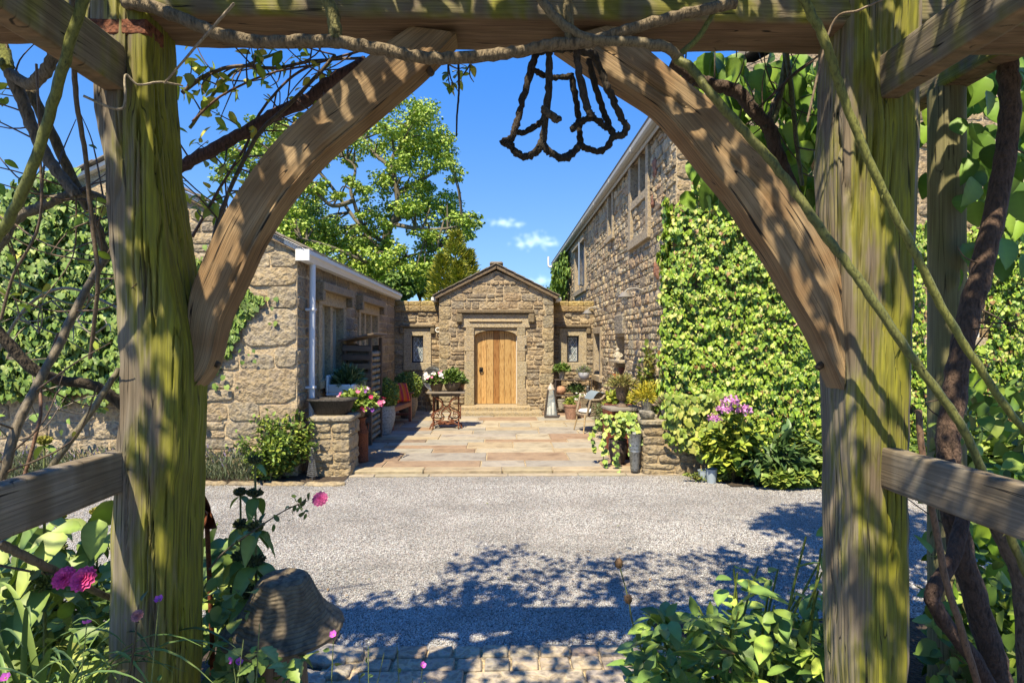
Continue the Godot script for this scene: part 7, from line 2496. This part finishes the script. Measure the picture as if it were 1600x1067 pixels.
	for k in 14000:
		# sprays of a dozen leaves, so that the gaps between them let real patches of sun through
		if k % 13 == 0:
			spray = Vector3(rnd(-2.05, 2.2), 0.0, rnd(-2.7, 1.3))
		var p := spray + Vector3(R.randfn() * 0.06, 0.0, R.randfn() * 0.06)
		# the roses mound up over the front beam
		var mound: float = 0.95 * smoothstep(0.6, -1.6, p.z) * (0.75 + 0.5 * NZ.get_noise_2d(p.x * 0.9, p.z * 0.9)) * smoothstep(2.3, 1.4, absf(p.x + 0.2))
		if p.z < -2.3: mound = max(mound, 0.3)
		p.y = 3.36 + mound * pow(R.randf(), 0.6) + absf(R.randfn()) * 0.06
		if p.z < -2.25 and p.y < 3.75: continue
		if p.z < -2.0 and p.x < -1.5: continue
		if NZ.get_noise_3d(p.x * 2.2, 5.0, p.z * 2.2) + 0.5 * NZ.get_noise_3d(p.x * 6.0, 2.0, p.z * 6.0) < -0.12 and R.randf() < (0.9 if p.z > -1.2 else 0.45):
			continue
		xfs.append(leaf_xf(p - t.position, rdir(), Vector3.UP + rdir() * 0.6, Vector3.ONE * rnd(0.05, 0.085)))
		cols.append(vary(pick([Color(0.13, 0.2, 0.035), Color(0.18, 0.26, 0.04), Color(0.09, 0.15, 0.03)]), 0.2))
	many(t, "foliage", tinted(L.broad, Color.WHITE, M.leaf), xfs, cols)
	var cs := MB.new()
	for k in 26:
		var a := Vector3(rnd(-3.0, 1.6), 3.36, rnd(-2.2, 1.0)) - t.position
		cs.tube(spline([a, a + Vector3(rnd(-0.5, 0.5), 0.08, rnd(-0.5, 0.5)), a + Vector3(rnd(-1.0, 1.0), 0.03, rnd(-1.0, 1.0))], 4), [0.009], 6, BROWN_CANE)
	part(t, "canes", cs.mesh(M.cane)).set_meta("kind", "stuff")
	# --- right: two green canes across the post
	t = thing("rambling_rose", "two long green rose canes slanting across the right post", "rose", Vector3(1.3, 0, -1.7))
	cane(t, [[1235, -40, 1.6], [1262, 10, 1.6], [1288, 60, 1.6], [1306, 112, 1.61], [1326, 172, 1.62], [1360, 255, 1.63], [1396, 330, 1.64], [1432, 398, 1.65], [1478, 490, 1.66], [1530, 572, 1.66], [1575, 640, 1.66], [1620, 690, 1.66]], 0.0125, 0.0105, Color(0.25, 0.26, 0.06), "cane", 14)
	cane(t, [[1056, 92, 1.84], [1082, 108, 1.82], [1106, 140, 1.8], [1150, 190, 1.8], [1200, 245, 1.79], [1244, 302, 1.78], [1290, 368, 1.76], [1332, 422, 1.75], [1380, 492, 1.74], [1440, 578, 1.74], [1500, 660, 1.74], [1540, 745, 1.75], [1590, 860, 1.76], [1620, 930, 1.76]], 0.0145, 0.0125, Color(0.21, 0.22, 0.06), "cane", 14)
	cane(t, [[1436, 640, 1.83], [1440, 690, 1.82], [1450, 760, 1.82], [1468, 850, 1.82], [1478, 905, 1.82], [1500, 975, 1.82], [1530, 1075, 1.84]], 0.0095, 0.011, Color(0.22, 0.13, 0.08), "cane", 14)
	cane(t, [[1262, 190, 1.85], [1300, 40, 1.8], [1345, 15, 1.72], [1400, -10, 1.7]], 0.004, 0.003, Color(0.35, 0.26, 0.18), "cane")
	# --- right: woody vine with large leaves
	t = thing("woody_vine", "woody vine with large drooping leaves right of the right post", "vine", Vector3(1.9, 0, -2.4))
	var woody := []
	woody.append_array(cane(t, [[1566, -20, 2.35], [1574, 90, 2.35], [1580, 180, 2.35], [1562, 300, 2.33], [1532, 430, 2.3], [1506, 530, 2.28], [1491, 620, 2.26], [1482, 720, 2.25], [1500, 850, 2.25], [1540, 985, 2.25], [1570, 1100, 2.25], [1590, 1300, 2.25]], 0.036, 0.046, Color(0.15, 0.095, 0.07), "stem"))
	cane(t, [[1482, 720, 2.2], [1505, 790, 2.15], [1490, 870, 2.1], [1458, 930, 2.08], [1480, 975, 2.1], [1530, 1040, 2.15], [1580, 1150, 2.2]], 0.022, 0.03, Color(0.13, 0.085, 0.065), "stem")
	cane(t, [[1560, 820, 2.0], [1600, 920, 2.0], [1610, 1100, 2.0]], 0.03, 0.032, Color(0.2, 0.15, 0.11), "stem")
	woody.append_array(cane(t, [[1050, 96, 2.4], [1085, 122, 2.4], [1112, 132, 2.4], [1150, 142, 2.4], [1180, 175, 2.4], [1202, 200, 2.42], [1215, 240, 2.45], [1240, 300, 2.5], [1290, 380, 2.55]], 0.026, 0.03, Color(0.12, 0.08, 0.06), "stem"))
	woody.append_array(cane(t, [[1204, 190, 2.42], [1215, 165, 2.42], [1228, 100, 2.42], [1226, 60, 2.42]], 0.016, 0.012, Color(0.24, 0.25, 0.13), "cane"))
	woody.append_array(cane(t, [[1195, 200, 2.4], [1225, 132, 2.4], [1270, 95, 2.4]], 0.009, 0.007, Color(0.13, 0.1, 0.06), "cane"))
	woody.append_array(cane(t, [[1228, 70, 2.4], [1238, 150, 2.4], [1246, 230, 2.4], [1254, 290, 2.4]], 0.011, 0.008, Color(0.18, 0.18, 0.07), "cane"))
	ends = twigs(t, woody, 40, Vector2(0.12, 0.35), Color(0.12, 0.08, 0.05))
	var big := leaf_set(leaf_oval(0.74, 0.12, 0.22, 0.36, 0.0, 10), [Color(0.13, 0.25, 0.03), Color(0.18, 0.31, 0.035), Color(0.24, 0.37, 0.04), Color(0.10, 0.19, 0.025)], M.leaf)
	var n := 0
	while n < 290:
		var p: Vector3
		var u := R.randf()
		if u < 0.48:
			p = at(rnd(1090, 1320), rnd(88, 300), rnd(2.5, 3.0))
			if NZ.get_noise_3d(p.x * 5.0, p.y * 5.0, 1.0) < -0.3: continue
			var pxx: Vector2 = Vector2((p.x - 0.05) / 2.7, (p.y - CAM_H) / 2.7)
			if p.y < CAM_H + 1.0 and p.x < 1.2 and R.randf() < 0.7: continue
		elif u < 0.8:
			p = at(rnd(1465, 1640), rnd(110, 420), rnd(2.45, 3.1))
			if p.y < 2.3 and R.randf() < 0.5: continue
		else:
			p = at(rnd(1460, 1640), rnd(560, 1060), rnd(2.4, 3.2))
		part(t, "leaf", pick(big), leaf_xf(p - t.position, Vector3(rnd(-0.6, 0.6), -1.0, rnd(-0.2, 0.5)), Vector3(rnd(-0.6, 0.6), 0.5, rnd(-0.4, 1.0)), Vector3.ONE * rnd(0.09, 0.15)))
		n += 1

	# --- its leafy curtain behind the right brace and its undergrowth
	t = thing("vine_curtain", "curtain of large sunlit vine leaves behind the right brace", "vine", Vector3(1.4, 2.6, -2.9))
	n = 0
	while n < 280:
		var p := at(rnd(1070, 1325), rnd(80, 310), rnd(2.55, 3.3))
		var edge := (p - Vector3(0, CAM_H, 0)) * (2.8 / -p.z)
		if edge.y < 1.25 - (1.2 - edge.x) * -1.0 - 0.6 and R.randf() < 0.75: continue
		if NZ.get_noise_3d(p.x * 6.0, p.y * 6.0, 3.0) < -0.22: continue
		part(t, "leaf", pick(big), leaf_xf(p - t.position, Vector3(rnd(-0.6, 0.6), -1.0, rnd(-0.2, 0.5)), Vector3(rnd(-0.6, 0.6), 0.5, rnd(-0.4, 1.0)), Vector3.ONE * rnd(0.08, 0.14)))
		n += 1
	t = thing("vine_curtain", "shaded mass of vine leaves at the upper right behind the round post", "vine", Vector3(2.2, 2.6, -2.9))
	n = 0
	while n < 220:
		var p := at(rnd(1455, 1660), rnd(60, 400), rnd(2.75, 3.6))
		if NZ.get_noise_3d(p.x * 5.0, p.y * 5.0, 8.0) < -0.25 or (p.y < 2.5 and R.randf() < 0.75): continue
		part(t, "leaf", pick(big), leaf_xf(p - t.position, Vector3(rnd(-0.6, 0.6), -1.0, rnd(-0.2, 0.5)), Vector3(rnd(-0.6, 0.6), 0.5, rnd(-0.4, 1.0)), Vector3.ONE * rnd(0.09, 0.16)))
		n += 1
	twigs(t, [at(1150, 120, 2.8) - t.position, at(1220, 160, 2.8) - t.position, at(1270, 220, 2.9) - t.position, at(1250, 110, 2.9) - t.position], 30, Vector2(0.2, 0.5), Color(0.13, 0.09, 0.05))
	t = thing("undergrowth", "tangled leafy undergrowth below the right side rail", "plant", Vector3(2.1, 0, -2.6))
	xfs = []
	cols = []
	for k in 3400:
		var p := at(rnd(1455, 1680), rnd(600, 1250), rnd(2.35, 3.3))
		if p.y < 0.03: p.y = rnd(0.03, 0.5)
		if p.y > 0.75 and R.randf() < 0.72: continue
		xfs.append(leaf_xf(p - t.position, rdir() + Vector3(0, -0.3, 0), Vector3.UP + rdir() * 0.8, Vector3.ONE * rnd(0.045, 0.1)))
		cols.append(vary(pick([Color(0.1, 0.18, 0.03), Color(0.15, 0.25, 0.04), Color(0.07, 0.13, 0.025), Color(0.22, 0.31, 0.05)]), 0.2))
	many(t, "foliage", tinted(L.broad, Color.WHITE, M.leaf), xfs, cols)

# ---------------------------------------------------------------- plants at the camera's feet
func foreground_plants() -> void:
	# the bed soil left and right of the path
	structure("flower_bed", sheet(-4.0, -1.0, -1.0, -3.6, 0.015, M.soil, 20, 20, 0.04))
	structure("flower_bed", sheet(1.0, 5.0, -1.0, -3.7, 0.015, M.soil, 20, 20, 0.04))
	# right: broad-leaved clump in front of the right post
	var pal := leaf_set(leaf_oval(0.46, 0.12, 0.18, 0.45, 0.0, 10), [Color(0.17, 0.28, 0.06), Color(0.21, 0.33, 0.065), Color(0.13, 0.23, 0.06), Color(0.27, 0.39, 0.07), Color(0.36, 0.46, 0.08)], M.leaf)
	var dry := tinted(L.oval, Color(0.24, 0.14, 0.05), M.leaf)
	var o := at(1150, 1067, 2.55)
	o.y = 0.0
	var t := thing("leafy_clump", "broad-leaved green peony clump in front of the right post", "plant", o)
	var tips := []
	for k in 40:
		var px := rnd(990, 1300)
		var top: float = lerpf(975, 825, clamp((px - 980) / 280.0, 0, 1)) + rnd(0, 170)
		var tip := at(px, top, rnd(2.2, 2.95)) - o
		tips.append(tip)
		var root := Vector3(tip.x * 0.4 + rnd(-0.1, 0.1), 0, tip.z * 0.5 + rnd(-0.1, 0.1))
		var m := MB.new()
		var pts := spline([root, root.lerp(tip, 0.6) + Vector3(0, 0.08, 0), tip], 4)
		m.tube(pts, taper(0.007, 0.004, pts.size()), 6, Color(0.2, 0.27, 0.05))
		part(t, "stalk", m.mesh(M.cane))
	for k in 285:
		var tip: Vector3 = pick(tips)
		var p := tip * Vector3(1, rnd(0.55, 1.0), 1) + rdir() * 0.05
		var out := (Vector3(p.x, 0, p.z).normalized() * 0.5 + rdir() * Vector3(1, 0.3, 1) + Vector3(0, rnd(-0.3, 0.35), 0)).normalized()
		part(t, "leaf", dry if R.randf() < 0.02 else pick(pal), leaf_xf(p, out, Vector3.UP + rdir() * 0.45, Vector3.ONE * rnd(0.075, 0.155)))
	# lower fill so that no bare soil shows between the stalks
	var xfs := []
	var cols := []
	for k in 900:
		var p := at(rnd(1000, 1300), rnd(960, 1150), rnd(2.2, 2.9)) - o
		p.y = max(p.y, 0.05)
		xfs.append(leaf_xf(p, rdir() + Vector3(0, 0.2, 0), Vector3.UP + rdir() * 0.5, Vector3.ONE * rnd(0.06, 0.11)))
		cols.append(vary(pick([Color(0.12, 0.21, 0.05), Color(0.16, 0.26, 0.055), Color(0.21, 0.31, 0.06)]), 0.2))
	many(t, "lower_leaves", tinted(L.oval, Color.WHITE, M.leaf_gloss), xfs, cols)
	# dry seed heads
	t = thing("seed_heads", "thin stalk with two brown seed heads left of the peony clump", "plant", on_ground(1020, 1060))
	var m := MB.new()
	var root := Vector3.ZERO
	var a := at(967, 880, 2.9) - t.position
	var b := at(982, 936, 2.85) - t.position
	m.tube(spline([root, b + Vector3(0.03, -0.15, 0), b, a], 4), taper(0.005, 0.003, 13), 6, Color(0.2, 0.24, 0.08))
	part(t, "stalk", m.mesh(M.cane))
	for q in [[a, 0.022], [b, 0.02]]:
		m = MB.new()
		m.ball(q[0], Vector3(1.0, 1.2, 1.0) * q[1], Color(0.2, 0.12, 0.06), 10)
		for k in 26:
			var d := rdir()
			m.tube([q[0] + d * q[1], q[0] + d * q[1] * 1.35], [0.002, 0.0005], 4, Color(0.22, 0.14, 0.07))
		part(t, "seed_head", m.mesh(M.plain))
	# left: tall phlomis behind the post
	var soft := leaf_set(leaf_oval(0.62, 0.14, 0.3, 0.33, 0.0, 10), [Color(0.15, 0.23, 0.05), Color(0.2, 0.29, 0.06), Color(0.11, 0.18, 0.045), Color(0.28, 0.35, 0.09)], M.leaf)
	var g := 0
	for q in [[398, 720, 2.3, 1.0, "tallest phlomis with whorled seed heads right of the left post"], [375, 770, 2.4, 0.9, "phlomis stem with round whorls just right of the left post"], [68, 690, 2.15, 0.9, "phlomis with a yellow whorl at the left edge of the view"], [90, 760, 2.5, 0.8, "yellow flowered phlomis below the left side rail"], [150, 800, 2.6, 0.8, "phlomis whorls close against the left post"], [40, 790, 2.7, 0.8, "phlomis behind the others at the far left"]]:
		var p := at(q[0], 1000, q[2])
		p.y = 0.0
		t = thing("phlomis", q[4], "plant", p, 0.0, "phlomis stems beside the left post")
		var top: float = at(q[0], q[1], q[2]).y
		m = MB.new()
		m.tube([Vector3.ZERO, Vector3(0.01, top * 0.5, 0.01), Vector3(0, top, 0)], [0.007, 0.006, 0.004], 7, Color(0.2, 0.25, 0.08))
		part(t, "stalk", m.mesh(M.cane))
		var levels := 5
		for k in levels:
			var y: float = top - k * 0.135 - 0.0
			m = MB.new()
			var r: float = 0.022 + 0.004 * k
			var whorl: Color = Color(0.1, 0.12, 0.04) if g < 2 else (Color(0.42, 0.4, 0.06) if k < 2 else Color(0.22, 0.26, 0.08))
			for s in 70:
				var d := rdir() * Vector3(1.25, 0.75, 1.25)
				m.tube([Vector3(0, y, 0) + d * r * 0.55, Vector3(0, y, 0) + d * r + Vector3(0, 0.006, 0)], [0.0055, 0.003], 5, vary(whorl, 0.25))
			part(t, "whorl", m.mesh(M.plain))
			var ls: float = 0.07 + 0.032 * k
			for s in 2 if k < 2 else 4:
				var an := k * 1.57 + s * (PI if k < 2 else PI / 2) + rnd(-0.4, 0.4)
				var out := Vector3(cos(an), rnd(-0.9, -0.3), sin(an))
				part(t, "leaf", pick(soft), leaf_xf(Vector3(0, y - 0.015, 0), out, Vector3(cos(an) * 0.5, 1, sin(an) * 0.5), Vector3(ls * 0.8, ls, ls)))
		g += 1
	# big soft leaves low on both sides of the left post
	t = thing("phlomis_foliage", "large soft green leaves round the foot of the left post", "plant", Vector3(-1.3, 0, -2.2))
	for k in 150:
		var side := R.randf()
		var p := at(rnd(-30, 190), rnd(800, 1060), rnd(2.05, 2.8)) if side < 0.6 else at(rnd(325, 385), rnd(830, 1000), rnd(2.55, 2.9))
		part(t, "leaf", pick(soft), leaf_xf(p - t.position, Vector3(rnd(-0.8, 0.8), rnd(-0.9, 0.6), rnd(0, 0.8)), Vector3(rnd(-0.5, 0.5), 1, 0.6), Vector3.ONE * rnd(0.09, 0.19)))
	xfs = []
	cols = []
	for k in 2600:
		var p := at(rnd(-60, 300) if R.randf() < 0.85 else rnd(330, 390), rnd(900, 1250), rnd(2.1, 2.9))
		if p.y < 0.03: p.y = rnd(0.03, 0.4)
		xfs.append(leaf_xf(p - t.position, rdir() + Vector3(0, 0.2, 0), Vector3.UP + rdir() * 0.8, Vector3.ONE * rnd(0.04, 0.08)))
		cols.append(vary(pick([Color(0.15, 0.23, 0.045), Color(0.1, 0.17, 0.035), Color(0.24, 0.31, 0.07), Color(0.3, 0.36, 0.1)]), 0.22))
	many(t, "small_leaves", tinted(L.broad, Color.WHITE, M.leaf), xfs, cols)
	# arching strap leaves, bottom left
	t = thing("strap_leaf_clump", "arching grassy strap leaves at the bottom left corner", "plant", at(60, 1120, 1.75))
	t.position.y = 0.0
	for k in 85:
		var root2 := Vector3(rnd(-0.36, 0.02), 0.0, rnd(-0.3, 0.25))
		var l := rnd(0.2, 0.62)
		var tall := rnd(0.8, 1.14)
		var an := rnd(-0.9, 1.0)
		var dir := Vector3(cos(an), 0, sin(an) * 0.7)
		if R.randf() < 0.25: dir.x = -dir.x
		m = MB.new()
		var wd := rnd(0.006, 0.0125)
		var rise := rnd(0.25, 0.75)
		var side2 := dir.cross(Vector3.UP).normalized()
		var col := vary(pick([Color(0.11, 0.19, 0.06), Color(0.15, 0.24, 0.07), Color(0.08, 0.14, 0.05), Color(0.22, 0.3, 0.08)]), 0.15)
		m.grid(2, 14, func(a2, b2):
			var f: float = b2
			var pt := root2 + dir * l * pow(f, 1.5) + Vector3(0, tall * (2.1 * f - (1.1 + 0.4 * rise) * f * f), 0)
			var w2: float = wd * (1.0 - pow(f, 3.0)) + 0.0006
			return [pt + side2 * (a2 * 2 - 1) * w2 + Vector3(0, abs(a2 * 2 - 1) * w2 * 0.5, 0), col, Vector2(a2, b2)])
		part(t, "blade", m.mesh(M.leaf))
	# roses
	var pinkl := leaf_set(L.oval, [Color(0.05, 0.09, 0.025), Color(0.08, 0.13, 0.03)], M.leaf)
	rose_flower("rose_sprig", "thorny rose sprig with a dark pink bloom leaning right of the left post", [[326, 890, 2.0], [350, 862, 2.05], [395, 830, 2.1], [440, 800, 2.15], [480, 782, 2.18]], [[500, 780, 2.18, 0.03]], Color(0.40, 0.06, 0.22), pinkl, 34)
	rose_flower("pink_rose", "bright pink double rose bloom left of the left post", [[-20, 880, 1.55], [60, 895, 1.6], [110, 900, 1.65]], [[100, 903, 1.62, 0.032], [130, 905, 1.6, 0.035]], Color(0.74, 0.07, 0.28), pinkl, 6)
	rose_flower("faded_rose", "small faded rose head against the left post", [[200, 1067, 1.75], [210, 1000, 1.75], [216, 945, 1.75]], [[214, 962, 1.74, 0.018]], Color(0.45, 0.2, 0.2), pinkl, 2)
	# cranesbill flowers round the toadstool
	var purple := flower_disc(1.0, 5, Color(0.5, 0.12, 0.5), Color(0.4, 0.4, 0.1), 0.5)
	var cr := thing("cranesbill", "slender cranesbill stems with small purple flowers round the toadstool", "plant", at(430, 1100, 1.95))
	cr.position.y = 0.0
	var cl := leaf_set(leaf_oval(0.7, 0.16, 0.2, 0.4, 0.25, 9), [Color(0.17, 0.25, 0.05), Color(0.12, 0.19, 0.04), Color(0.24, 0.3, 0.08)], M.leaf)
	for q in [[363, 1030, 1.9, 1], [521, 992, 2.0, 1], [405, 975, 1.85, 0], [248, 938, 1.75, 1], [135, 975, 1.7, 1], [8, 1060, 1.6, 1], [660, 1040, 2.3, 1], [575, 1010, 2.2, 0], [600, 1020, 2.2, 0], [620, 1005, 2.2, 0], [380, 1000, 1.9, 0], [560, 1050, 2.2, 0], [372, 1035, 1.95, 1], [645, 1060, 2.4, 0]]:
		var tip := at(q[0], q[1], q[2]) - cr.position
		m = MB.new()
		var base := Vector3(tip.x + rnd(-0.1, 0.1), 0.0, tip.z + rnd(-0.08, 0.08))
		m.tube(spline([base, base.lerp(tip, 0.6) + Vector3(rnd(-0.03, 0.03), 0, 0), tip], 4), taper(0.003, 0.0015, 9), 5, Color(0.24, 0.3, 0.1))
		part(cr, "stalk", m.mesh(M.cane))
		if q[3]:
			part(cr, "flower", purple, leaf_xf(tip, rdir(), Vector3(rnd(-0.4, 0.4), 0.8, 0.5), Vector3.ONE * 0.017))
		for s in 5:
			part(cr, "leaf", pick(cl), leaf_xf(base.lerp(tip, rnd(0.55, 0.95)) + rdir() * 0.015, rdir(), Vector3.UP + rdir() * 0.5, Vector3.ONE * rnd(0.02, 0.045)))
	# low leaves in front of the toadstool
	for k in 46:
		var p := at(rnd(330, 480), rnd(1010, 1090), rnd(1.85, 2.1)) - cr.position
		part(cr, "leaf", pick(cl), leaf_xf(p, rdir() * Vector3(1, 0.4, 1), Vector3.UP + rdir() * 0.5, Vector3.ONE * rnd(0.05, 0.09)))

func rose_flower(called: String, label: String, stem: Array, heads: Array, col: Color, leaves: Array, n: int) -> void:
	var t := thing(called, label, "rose", at(stem[0][0], stem[0][1], stem[0][2]))
	var w := cane(t, stem, 0.004, 0.002, Color(0.1, 0.08, 0.04), "cane", 5)
	for q in heads:
		var m := MB.new()
		var c := at(q[0], q[1], q[2]) - t.position
		for r in 5:
			for k in 5 + r * 2:
				var an := TAU * k / (5 + r * 2) + r * 0.7
				var open: float = 0.25 + r * 0.25
				var b := Basis(Vector3.RIGHT, 0.9) * Basis(Vector3.UP, an) * Basis(Vector3.RIGHT, open)
				m.add(L.petal, Transform3D(b * Basis.from_scale(Vector3.ONE * q[3] * (0.55 + r * 0.12)), c + b * Vector3(0, 0, 0)), vary(col, 0.22))
		part(t, "flower", m.mesh(M.petal))
	var up := w.slice(w.size() / 3)
	for k in n:
		var p: Vector3 = up[R.randi() % up.size()] + rdir() * 0.045 * Vector3(1, 1, 0.6)
		part(t, "leaf", pick(leaves), leaf_xf(p, rdir(), rdir() + Vector3(0, 0.3, 0.6), Vector3.ONE * rnd(0.022, 0.042)))

func details() -> void:
	# rusty metal flower just showing behind the left post
	var t := thing("rusty_flower", "rusty sheet-metal flower with pointed petals behind the left post", "ornament", at(318, 800, 2.35))
	var m := MB.new()
	for k in 9:
		var an := TAU * k / 9
		var b := Basis(Vector3.BACK, an + 0.2) * Basis(Vector3.RIGHT, 0.75 if k % 2 else 0.5)
		m.add(leaf_oval(0.55, 0.25, -0.25, 0.35), Transform3D(b * Basis.from_scale(Vector3.ONE * rnd(0.13, 0.16)), Vector3.ZERO), Color(1.1, 0.75, 0.6))
		part(t, "petal", m.mesh(M.rust))
		m = MB.new()
	m.tube([Vector3(0, 0, -0.02), Vector3(0.01, -0.6, -0.05), Vector3(0, -t.position.y, -0.05)], [0.01], 7, Color(0.9, 0.7, 0.6))
	part(t, "stake", m.mesh(M.rust))
	# fallen leaves and a few weeds on the gravel
	var xfs := []
	var cols := []
	for k in 60:
		var p := on_ground(rnd(420, 1260), rnd(760, 1000))
		p.y = 0.02
		xfs.append(leaf_xf(p, rdir() * Vector3(1, 0.1, 1), Vector3.UP + rdir() * 0.3, Vector3.ONE * rnd(0.015, 0.035)))
		cols.append(vary(pick([Color(0.3, 0.2, 0.1), Color(0.24, 0.24, 0.08), Color(0.35, 0.25, 0.14)]), 0.2))
	var f := many(self, "fallen_leaves", tinted(L.oval, Color.WHITE, M.leaf), xfs, cols)
	tag(f, "small brown fallen leaves scattered on the gravel", "leaves", "", "stuff")
